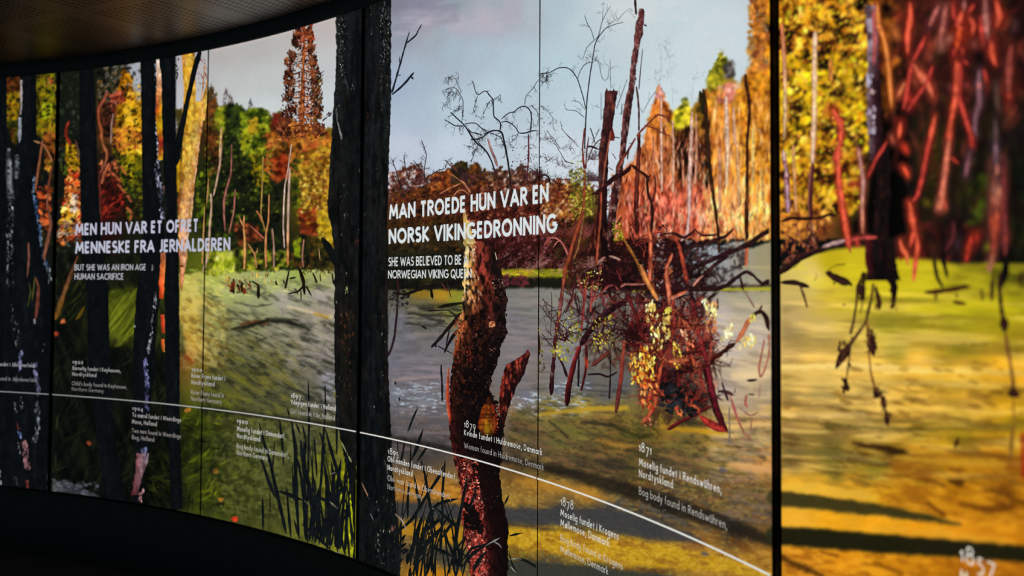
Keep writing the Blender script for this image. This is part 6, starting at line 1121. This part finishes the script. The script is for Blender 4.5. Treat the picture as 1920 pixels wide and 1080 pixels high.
for s, sp in (('338,-20,6 335,20,6 330,70,5 320,130,5 308,175,8', CT), ('395,-20,5 388,40,5 375,90,6 368,125,5 345,160,6 320,195,7 300,220,6', CT), ('310,210,9 295,235,15 275,262,16 262,285,8 254,305,3', BD), ('315,180,3 308,240,3 300,290,3 296,335,3', '4a3420'), ('303,280,9 310,295,5', BD), ('290,335,6 292,365,10 300,390,6', BD), ('372,120,4 375,170,5 380,260,4 386,320,4 398,365,5 412,390,6 432,420,5 440,470,4', '6a3c20 8a5830'), ('382,170,9 390,195,17 392,225,17 395,255,6', BD), ('396,370,8 408,390,15 405,415,9', BD), ('424,385,6 428,400,8', BD), ('425,415,8 434,435,15 440,455,10', BD), ('440,470,8 447,490,12 448,515,7', BD), ('338,-20,9 350,10,15 352,40,7', BD), ('404,-10,4 412,30,8 418,55,12 415,85,5', BD), ('462,-30,8 472,0,13 472,40,9 468,80,4', BD), ('365,0,3 345,100,3', '6a5c28'), ('400,0,4 405,30,4', '5a4820'), ('120,-10,4 135,30,5 148,75,4', '4a2c20'), ('215,-60,9 245,-40,12 300,-10,10', BD)):
    R(s, sp)
k.blobs('1571,641 1589,641 1589,685 1571,685', 26, (2.5, 7), '1c0e0e 2c1614 4a2a1c', asp=.4, ang=75, aj=70)
k.blobs('1625,618 1643,618 1643,666 1625,666', 26, (2.5, 7), '1c0e0e 2c1614 4a2a1c', asp=.4, ang=75, aj=70)
k.blobs('1580,708 1592,708 1592,736 1580,736', 12, (2.5, 7), '1c0e0e 2c1614 4a2a1c', asp=.4, ang=75, aj=70)
k.blobs('1637,724 1653,724 1653,748 1637,748', 14, (2.5, 7), '1c0e0e 2c1614 4a2a1c', asp=.4, ang=75, aj=70)
k.blobs('1649,743 1663,743 1663,771 1649,771', 14, (2.5, 7), '1c0e0e 2c1614 4a2a1c', asp=.4, ang=75, aj=70)
k.blobs('1658,774 1670,774 1670,800 1658,800', 12, (2.5, 7), '1c0e0e 2c1614 4a2a1c', asp=.4, ang=75, aj=70)
k.blobs('1608,536 1624,536 1624,568 1608,568', 14, (2.5, 7), '1c0e0e 2c1614 4a2a1c', asp=.4, ang=75, aj=70)
k.blobs('1641,552 1653,552 1653,580 1641,580', 12, (2.5, 7), '1c0e0e 2c1614 4a2a1c', asp=.4, ang=75, aj=70)
k.blobs('1669,536 1681,536 1681,580 1669,580', 16, (2.5, 7), '1c0e0e 2c1614 4a2a1c', asp=.4, ang=75, aj=70)
k.done()
k = Ink('printed_catkin_twig', 'single catkin twig hanging near the right edge')
o = (1440, 540, 2)
for s, sp in (('872,-60,8 868,0,9 873,60,8 880,110,9', BD), ('880,100,14 886,135,18 888,170,9', BD), ('890,170,6 900,230,7 910,290,6 918,345,7 922,375,10', '6a3c20 8a5c30 5a3018'), ('895,400,8 910,395,22 925,395,26 945,408,9', BD), ('915,360,8 922,385,14', BD), ('920,420,4 922,500,5 914,570,8 908,645,9', '8a6424 7a5020'), ('838,-30,6 840,50,8', '4a3414'), ('800,0,6 805,50,5', '6a5c18')):
    R(s, sp)
k.done()
k = Ink('printed_floating_stick')
for s in ('585,15,4 640,12,9 700,5,9 760,-6,4', '690,50,5 710,55,8 745,60,4', '625,20,3 628,50,3', '700,600,10 715,560,6', '280,60,5 290,65,5'):
    R(s, '4a2c14 3a2010')
k.done(split=True)

# ---- reeds
k = Ink('printed_reeds', 'dark blades of reed in front of the pond in the print', ends=3.5)
o = (400, 720, 3.1765); GB = '0c1012 12161a'
for s in ('272,225,2 300,340,5 340,470,6 370,610,8 400,740,7 435,895,6', '265,380,2 290,460,5 330,580,6 370,680,6', '395,215,4 410,350,4 420,490,3', '565,-20,2.4 570,120,4 570,250,4.4 565,500,4 555,900,4', '440,140,3 455,200,4', '465,215,3 490,380,8 490,600,8 500,760,6 510,920,4', '490,230,5 520,300,4', '540,340,4 545,500,6 570,600,7 600,720,8 590,900,9', '530,240,3.4 550,330,3.4 552,420,3', '600,320,3 612,470,4 617,560,3', '662,200,2 655,330,5 648,480,5 640,620,5', '640,600,5 610,700,7 585,830,8 570,940,8', '630,280,3 650,330,4 670,420,4', '665,260,3 700,390,6 750,560,6 780,680,6', '660,470,4 680,600,8 690,720,8 700,850,8', '703,460,4 715,560,7 720,700,7 730,900,7', '732,0,2.6 735,300,4 735,420,3', '293,670,4 295,780,5 297,870,4', '435,610,3 450,780,5 462,915,5', '480,800,4 500,880,4 515,925,3', '520,830,3 580,880,6 640,930,6 700,990,5', '640,700,3 655,850,4 660,960,4', '770,600,4 720,720,6 660,850,6 625,960,5', '365,340,2 360,420,3 350,520,3', '335,640,2 340,760,3', '500,440,4 525,560,6 540,700,6 550,930,6', '690,880,6 720,820,7 760,740,6', '470,480,3 480,700,4', '760,450,5 740,600,7 745,980,8', '700,640,4 690,800,6 675,1000,6', '600,560,3 615,800,4 625,930,4', '520,330,6 545,600,5 560,950,5', '665,0,2.4 668,160,3 660,260,3'):
    R(s, GB, smooth=True)
R('380,635,4 410,645,8 440,655,9 500,680,8 540,695,4', GB); R('540,695,3 565,715,5 590,740,3', '7a7c60 4a4c38'); R('580,665,5 640,680,10 690,705,9', GB); R('690,700,4 720,725,6 740,742,3', 'a8a888 6a6a4c'); R('690,540,3 715,530,4 730,527,2', '6a6a58'); R('715,998,2 762,1012,2.4', '6a6a64')
for _ in range(46):
    x = 585 + 95 * rng.random(); y1 = 985 + (x - 585) * .5 + 30 * rng.random(); h = 60 + 150 * rng.random(); l = (rng.random() - .5) * 60
    k.rib(np.array([(x + l, y1 - h, 1), (x + l * .4, y1 - h * .5, 3.4), (x, y1, 4)]), GB)
o = (720, 760, 3.3764)
for s in ('215,10,2 180,90,4 150,170,4', '250,145,2 230,200,5 205,280,7 175,345,5', '290,230,2 255,290,5 210,355,5', '135,200,2 120,300,4 100,380,4', '168,220,2 170,320,3 160,420,3', '85,200,2 90,320,3', '232,340,2 260,440,5 285,600,6 310,720,5 330,850,4', '388,345,3 380,420,5 370,560,5 370,700,5 355,950,5', '375,380,4 350,450,6 290,540,6 230,640,6 180,720,6 90,800,6', '475,590,3 440,598,6 400,605,6 340,625,6 300,670,7 260,790,8 190,1010,8', '360,770,4 330,810,8 280,860,9 180,1010,9', '525,450,3 510,540,5 490,650,6 460,800,7 440,1000,6 450,1080,6', '590,510,3 560,600,5 530,680,4', '330,650,4 380,700,7 450,760,7 480,780,4', '645,885,3 600,915,6 560,940,7 490,1030,7', '790,565,3 778,600,6 760,630,5', '875,808,3 840,815,5 790,828,6', '790,930,2 810,1000,3 840,1065,3', '800,965,3 840,970,4 900,985,5 960,1020,4 1025,1072,2', '430,830,5 460,900,6 520,960,5', '380,770,3 400,860,5 450,960,6 470,1050,6', '240,700,7 200,850,9 150,1000,9', '290,690,5 310,850,5 300,1060,5', '160,480,4 150,600,5 150,720,5', '190,440,3 210,560,5 235,660,5', '300,900,6 360,920,9 440,960,7', '500,980,5 560,900,5 620,890,5 700,870,4', '650,920,7 600,980,8 560,1060,7', '360,850,5 420,760,7 480,740,5', '230,820,9 330,740,9 380,710,6'):
    R(s, '0c1011 14181a', smooth=True)
R('640,890,2 690,862,3 735,838,2', '7a7c78'); R('690,862,3 730,880,2.6 745,905,2', '6a6c68'); R('790,975,3 830,968,3 870,975,2', '7a7c6c'); R('800,1020,2 838,1062,2', '8a8878'); R('70,690,2 110,720,3 135,770,3 140,800,2', '8a7c70'); R('300,650,2 320,658,3', '9a988c')
for _ in range(40):
    x = 700 + 175 * rng.random(); y1 = 1060 + 40 * rng.random(); h = 60 + 130 * rng.random() * (1.25 - (x - 700) / 260); l = (rng.random() - .35) * 90
    k.rib(np.array([(x + l, y1 - h, 1.2), (x + l * .35, y1 - h * .55, 3), (x, y1, 4)]), ('0a0d0e 101416', '101415 161a18', '0c1011 1a1e1c')[_ % 3])
k.blobs('690,960 735,930 760,1010 770,1085 690,1085', 50, (6, 16), '0b0e0f 101314 151815', asp=.25, ang=-60, aj=70); k.blobs('735,985 742,985 741,1010 735,1010', 6, (3, 7), '4a2c28 8a5c50', asp=.3, ang=90, aj=20); k.blobs('700,930 760,930 760,1060 700,1070', 36, (1.5, 5), '2c302c 5a5c54 8a8a7c', asp=.25, ang=70, aj=80)
k.done('stuff')

# ================================================================== lettering (drawn as strokes, laid on the panels)
GL = {}; TR = .10
def G(chs, w, s): GL[chs] = (w, s)
G('A', .74, 'L0 0 .37 1 .74 0;L.14 .3 .6 .3'); G('B', .52, 'L0 0 0 1 .24 1;A.24 .76 .22 .24 90 -90;L0 .52 .26 .52;A.26 .26 .26 .26 90 -90;L0 0 .26 0'); G('C', .66, 'A.4 .5 .4 .5 48 312')
G('D', .62, 'L.2 0 0 0 0 1 .2 1;A.2 .5 .42 .5 90 -90'); G('E', .42, 'L.42 1 0 1 0 0 .42 0;L0 .52 .39 .52'); G('F', .42, 'L.42 1 0 1 0 0;L0 .5 .38 .5'); G('G', .76, 'A.42 .5 .42 .5 48 352;L.46 .46 .84 .46')
G('H', .6, 'L0 0 0 1;L.6 0 .6 1;L0 .52 .6 .52'); G('I', .0, 'L0 0 0 1'); G('J', .3, 'L.3 1 .3 .2;A.1 .2 .2 .2 0 -100'); G('K', .54, 'L0 0 0 1;L.5 1 .03 .5 .54 0'); G('L', .4, 'L0 1 0 0 .4 0')
G('M', .84, 'L0 0 .1 1 .42 .22 .74 1 .84 0'); G('N', .64, 'L0 0 0 1 .64 0 .64 1'); G('O', .84, 'A.42 .5 .42 .5 0 360'); G('Q', .84, 'A.42 .5 .42 .5 0 360;L.5 .3 .84 -.05'); G('P', .5, 'L0 0 0 1 .24 1;A.24 .74 .26 .26 90 -90;L.24 .48 0 .48')
G('R', .52, 'L0 0 0 1 .24 1;A.24 .75 .25 .25 90 -90;L.24 .5 0 .5;L.2 .5 .54 0'); G('S', .46, 'A.23 .76 .22 .24 40 270;A.23 .26 .24 .26 90 -140'); G('T', .54, 'L0 1 .54 1;L.27 1 .27 0'); G('U', .58, 'L0 1 0 .3;A.29 .3 .29 .3 180 360;L.58 .3 .58 1')
G('V', .7, 'L0 1 .35 0 .7 1'); G('W', 1.06, 'L0 1 .26 0 .53 .9 .8 0 1.06 1'); G('Y', .64, 'L0 1 .32 .46 .64 1;L.32 .46 .32 0'); G('Z', .5, 'L0 1 .5 1 0 0 .5 0')
G('a', .46, 'A.23 .31 .23 .31 0 360;L.46 0 .46 .62'); G('b', .46, 'A.23 .31 .23 .31 0 360;L0 0 0 1.05'); G('c', .4, 'A.24 .31 .24 .31 50 310'); G('d', .46, 'A.23 .31 .23 .31 0 360;L.46 0 .46 1.05'); G('e', .46, 'A.23 .31 .23 .31 0 310;L0 .33 .46 .33')
G('f', .24, 'A.2 .84 .12 .2 80 180;L.08 .84 .08 0;L-.04 .6 .22 .6'); G('g', .46, 'A.23 .31 .23 .31 0 360;L.46 .62 .46 -.12;A.23 -.12 .23 .2 0 -150'); G('h', .4, 'L0 0 0 1.05;A.2 .4 .2 .22 180 0;L.4 .4 .4 0'); G('i', .0, 'L0 0 0 .62;L0 .82 0 .92'); G('k', .36, 'L0 0 0 1.05;L.34 .62 .03 .32 .36 0'); G('l', .0, 'L0 0 0 1.05')
G('m', .66, 'L0 0 0 .62;A.165 .4 .165 .22 180 0;L.33 .4 .33 0;A.495 .4 .165 .22 180 0;L.66 .4 .66 0'); G('n', .4, 'L0 0 0 .62;A.2 .4 .2 .22 180 0;L.4 .4 .4 0'); G('o', .46, 'A.23 .31 .23 .31 0 360'); G('p', .46, 'A.23 .31 .23 .31 0 360;L0 -.34 0 .62'); G('r', .22, 'L0 0 0 .62;A.2 .4 .2 .22 180 80'); G('s', .3, 'A.15 .47 .14 .15 40 270;A.15 .16 .15 .16 90 -140'); G('t', .24, 'L.1 .86 .1 0;L-.03 .6 .24 .6')
G('u', .4, 'L0 .62 0 .22;A.2 .22 .2 .22 180 360;L.4 .62 .4 0'); G('v', .42, 'L0 .62 .21 0 .42 .62'); G('w', .66, 'L0 .62 .17 0 .33 .56 .5 0 .66 .62'); G('y', .42, 'L0 .62 .21 0;L.42 .62 .1 -.34'); G('z', .34, 'L0 .62 .34 .62 0 0 .34 0'); G('ü', .4, GL['u'][1] + ';L.08 .8 .08 .9;L.32 .8 .32 .9'); G('ø', .46, GL['o'][1] + ';L0 -.04 .46 .66'); G('æ', .8, 'A.21 .31 .21 .31 0 360;L.42 0 .42 .62;A.6 .31 .2 .31 0 310;L.42 .33 .8 .33')
G(',', .04, 'L.04 .06 -.02 -.16'); G('.', 0, 'L0 0 0 .08'); G('-', .22, 'L0 .32 .22 .32'); G("'", 0, 'L0 1 0 .76'); G(' ', .16, '')
G('1', .12, 'L0 .46 .12 .62 .12 0'); G('8', .48, 'A.24 .78 .19 .22 0 360;A.24 .28 .24 .28 0 360'); G('9', .46, 'A.23 .39 .23 .24 0 360;L.45 .34 .18 -.32'); G('7', .46, 'L0 .6 .46 .6 .14 -.32'); G('5', .36, 'L.34 .6 .08 .6 .06 .26;A.12 -.02 .24 .28 110 -120'); G('0', .46, 'A.23 .31 .23 .31 0 360'); G('2', .38, 'A.19 .42 .18 .2 160 -30;L.34 .32 0 0 .38 0'); G('4', .46, 'L.36 -.3 .36 .62 0 0 .46 0'); G('3', .38, 'A.17 .4 .17 .2 140 -90;A.17 -.02 .2 .26 90 -130')
def glyph_lines(ch):
    out = []
    for p in GL[ch][1].split(';'):
        if not p: continue
        v = [float(t) for t in p[1:].split()]
        if p[0] == 'L': out.append(np.array(v).reshape(-1, 2))
        else:
            a = np.radians(np.linspace(v[4], v[5], max(4, int(abs(v[5] - v[4]) / 15) + 1)))
            out.append(np.stack([v[0] + v[2] * np.cos(a), v[1] + v[3] * np.sin(a)], 1))
    return out
def lettering(name, rows, label=None):
    """rows: (text, x0, y0, x1, y1, cap height px at x0, weight, hex) with baseline pixels in the photograph"""
    LAYER[0] += 1; off = .0004 + LAYER[0] * .00008
    e = None
    for text, x0, y0, x1, y1, cap, wt, col in rows:
        VS, FS, CS = [], [], []; n = 0
        A, s0 = hit(np.array(x0), np.array(y0), off); B_, s1 = hit(np.array(x1), np.array(y1), off)
        z0 = A[2] - EYE; z0 = (z0 + B_[2] - EYE) / 2
        H = abs(hit(np.array(x0), np.array(y0 - cap), off)[0][2] - A[2])
        sp = TR if wt > .155 else .15 + wt * .5
        adv = []; x = 0
        for ch in text: adv.append(x); x += GL[ch][0] + wt + (sp if ch != ' ' else (.04 if wt > .155 else .12))
        tot = x - sp
        ks = (s1 - s0) / tot
        for ch, ax in zip(text, adv):
            for ln in glyph_lines(ch):
                p = ln.copy(); lo, hi = wt / 2, 1 - wt / 2
                y = p[:, 1]; p[:, 1] = np.where((y >= 0) & (y <= 1), lo + y * (hi - lo), y)
                p[:, 0] += ax + wt / 2
                closed = np.allclose(p[0], p[-1])
                for i in range(len(p) - 1):
                    a, b = p[i].copy(), p[i + 1].copy(); d = b - a; L = np.hypot(*d) + 1e-9; d /= L; nv = np.array([-d[1], d[0]]) * wt / 2
                    e0 = wt * .28 if (i > 0 or closed) else wt * .5 * (abs(d[1]) if ln.shape[0] == 2 or True else 0); e1 = wt * .28 if (i < len(p) - 2 or closed) else wt * .5 * abs(d[1])
                    if len(ln) > 6: e0 = e1 = wt * .1
                    a -= d * e0; b += d * e1
                    q = np.array([a - nv, b - nv, b + nv, a + nv])
                    if 0 <= ln[:, 1].min() and ln[:, 1].max() <= 1.0: q[:, 1] = np.clip(q[:, 1], 0, 1.0)
                    VS.append(np.stack([s0 + q[:, 0] * ks, z0 + q[:, 1] * H], 1)); FS.append(np.arange(4) + n); n += 4; CS.append(np.repeat(hx(col)[None], 4, 0))
        V = np.concatenate(VS); F = np.array(FS); C = np.concatenate(CS)
        if e is None:
            cnt = np.bincount(panel_of(V[F, 0].mean(1)), minlength=6); i = int(cnt.argmax())
            e = bpy.data.objects.new(name, None); COL.objects.link(e); e.parent = PANEL[i]; e.empty_display_size = .03
            e.location = [float(q) for q in wall(np.array(V[:, 0].min()), np.array(V[:, 1].max()), off) - np.array(PANEL[i].location)]
            if label: e['label'] = label
        X = wall(V[:, 0], np.maximum(V[:, 1], ZBOT), off) - np.array(e.location) - np.array(e.parent.location)
        o = mesh_obj('lettering', X, F, MAT_INK, None, C); o.parent = e
HW = 'd4dadb'
lettering('printed_heading', [('MAN TROEDE HUN VAR EN', 729.5, 411.3, 1028.5, 380, 28.6, .215, 'd6dee0'), ('NORSK VIKINGEDRONNING', 728.5, 457.6, 1044, 436.8, 28.8, .215, 'd6dee0'),
                              ('SHE WAS BELIEVED TO BE A', 728, 499.8, 877.5, 495.6, 17, .16, 'd0d6d4'), ('NORWEGIAN VIKING QUEEN', 727.5, 522.6, 884, 521.2, 15.6, .16, 'd0d6d4')], 'large white heading MAN TROEDE HUN VAR EN NORSK VIKINGEDRONNING')
lettering('printed_heading', [('MEN HUN VAR ET OFRET', 141, 441.8, 372, 434, 22.6, .215, 'b9b9cc'), ('MENNESKE FRA JERNALDEREN', 141, 475.8, 431.5, 470, 22.8, .215, 'b9bbcc'),
                              ('BUT SHE WAS AN IRON AGE', 139.6, 507.3, 273.5, 506.7, 11.6, .16, 'b0b0b8'), ('HUMAN SACRIFICE', 139.6, 524.4, 231.5, 524.6, 12, .16, 'b0b0b8')], 'white heading MEN HUN VAR ET OFRET MENNESKE FRA JERNALDEREN')
c1, c2, c3 = 'd8d8d2', 'c2c2bc', '8a8a86'
lettering('printed_caption', [('Mand fundet i Jührdenerfeld,', -22, 684.6, 64.5, 689.8, 7, .15, 'a4a4ac'), ('Man found in Jührdenerfeld,', -22, 711.6, 69.5, 717, 7, .12, '8e9090')], 'white caption about Jührdenerfeld')
lettering('printed_caption', [('1922', 136, 681.8, 155.5, 683.2, 8, .13, 'a8a8a8'), ('Barnelig fundet i Kayhausen,', 136, 693, 226, 699.2, 7, .15, 'a8a8a6'), ('Nordtyskland', 135.5, 704.2, 180.5, 707.5, 7, .15, 'a4a0a0'), ("Child's body found in Kayhausen,", 134.8, 721.9, 237.7, 729.6, 7, .11, '949490'), ('Northern Germany', 134.8, 732.4, 194, 736.6, 7, .11, '84847e')], 'white caption headed 1922')
lettering('printed_caption', [('1904', 248, 768.7, 268, 770.9, 8, .13, 'a0a0a4'), ('To mænd fundet i Weerdinge', 248, 782.2, 339.5, 791, 8, .15, 'a8a4a2'), ('Mose, Holland', 247.4, 793.9, 293.8, 799.4, 8, .15, 'a8a4a0'), ('Two men found in Weerdinge', 247.4, 811.9, 339.2, 821.2, 8, .11, '9a9490'), ('Bog, Holland', 247.4, 823.6, 289, 828, 8, .11, '9a9490')], 'white caption headed 1904')
lettering('printed_caption', [('1900', 359.4, 696.2, 379, 698, 8.6, .13, 'b4b4b0'), ('Roter Franz fundet i', 358.8, 708.6, 422, 713.6, 8.6, .15, 'b8b8b4'), ('Nordtyskland', 358.8, 720.2, 402, 724.8, 8.4, .15, 'b8b4b0'), ('Roter Franz found in', 358, 739.4, 419.6, 745.6, 8.6, .11, 'aca69e'), ('Northern Germany', 358, 751.2, 415.5, 757.5, 8.4, .11, 'a8a096')], 'white caption headed 1900 crossing the panel joint above the timeline')
lettering('printed_caption', [('1900', 444, 792.6, 464.4, 796, 9.4, .13, 'c8c8c0'), ('Moselig fundet i Damendorf,', 444.3, 807.5, 535, 823.2, 9.2, .15, 'c8c8c0'), ('Nordtyskland', 444.3, 820.9, 487.5, 828.6, 9.2, .15, 'c8c8c0'), ('Bog body found in Damendorf,', 444, 840.8, 541, 858, 9.2, .11, 'c0c0b8'), ('Northern Germany', 444, 853, 501.6, 863, 9.2, .11, 'c0c0b8')], 'white caption headed 1900 below the timeline')
lettering('printed_caption', [('1897', 545.6, 745.4, 563.9, 748.6, 9.6, .12, 'd0d0cc'), ('Ydepigen fundet i Holland', 545.2, 758, 629.5, 769.8, 8.6, .15, 'd0d0cc'), ('Girl found in Yde, Holland', 544.6, 775.8, 627.5, 787.4, 8.8, .11, 'b8b6b0')], 'white caption headed 1897')
lettering('printed_caption', [('1895', 727.4, 850.6, 746.8, 856.4, 12.6, .1, c1), ('Obi-manden fundet i Obenaltendorf,', 726.6, 866.2, 855.8, 898.6, 10.2, .14, c1), ('Nordtyskland', 726.6, 881.6, 773.4, 893, 10.2, .14, c1), ('Obi- man found in Obenaltendorf,', 726.6, 903.2, 845, 933.8, 10, .09, c2), ('Northern Germany', 726.6, 918.6, 791.5, 934.6, 10, .09, 'a4a49e')], 'white caption headed 1895')
lettering('printed_caption', [('1879', 870.4, 800, 891.4, 806.4, 14, .085, c1), ('Kvinde fundet i Huldremose, Danmark', 870.2, 816.4, 1016.4, 853.6, 10.8, .13, c1), ('Woman found in Huldremose, Denmark', 870.2, 840.8, 1019.4, 881.6, 10.8, .085, 'b0aca6')], 'white caption headed 1879 across the stump')
lettering('printed_caption', [('1878', 1051.4, 947.6, 1075, 955.2, 17, .08, 'dcdcd4'), ('Moselig fundet i Krogens', 1051, 969, 1160, 1010.6, 13.2, .12, 'dcdcd4'), ('Møllemose, Danmark', 1051, 988, 1142.3, 1023.9, 13.2, .12, 'dcdcd4'), ('Bog body found in Krogens', 1051, 1016.5, 1167.6, 1067, 13, .08, 'd0d0c8'), ('Møllemose, Denmark', 1051, 1035.8, 1140.2, 1077.4, 13, .08, 'd0d0c8')], 'white caption headed 1878')
lettering('printed_caption', [('1871', 1198.2, 845, 1221, 853.5, 18, .095, 'e0e0d8'), ('Moselig fundet i Rendswühren,', 1198.1, 867.5, 1352.6, 932, 14.4, .14, 'd8d4cc'), ('Nordtyskland', 1198, 892.1, 1261.8, 917.6, 14.4, .14, 'd0ccc2'), ('Bog body found in Rendswühren,', 1198, 924.6, 1363, 995.6, 14.4, .09, 'b8b4aa'), ('Northern Germany', 1198, 949.2, 1286, 988, 14.4, .07, '6a655c')], 'white caption headed 1871')
lettering('printed_caption', [('1857', 1800, 1047, 1866, 1084, 33, .085, 'f0e8d8'), ('Moselig fundet', 1800, 1086, 1960, 1182, 30, .14, 'f0e8c8')], 'white caption headed 1857')

# the timeline: one printed white rule on each panel it crosses
ZL = -.6347
for i in range(5):
    lo, hi = SEAM[i] + GAP[i] / 2, SEAM[i + 1] - GAP[i + 1] / 2; n = 60
    s = np.linspace(lo, hi, n + 1); off = .0004 + (LAYER[0] + 2) * .00008
    V = np.concatenate([wall(s, s * 0 + ZL - .0028, off), wall(s, s * 0 + ZL + .0028, off)]); a = np.arange(n)
    px = project(V)[0]; t = np.clip((px - 60) / 700, 0, 1)[:, None]
    C = hx('868886') * (1 - t) + hx('dcdad2') * t
    mesh_obj('printed_timeline', V, np.stack([a, a + 1, a + n + 2, a + n + 1], 1), MAT_INK, PANEL[i], C)
for k_ in list(bpy.data.objects):
    if k_.parent and 'category' in k_: del k_['category']
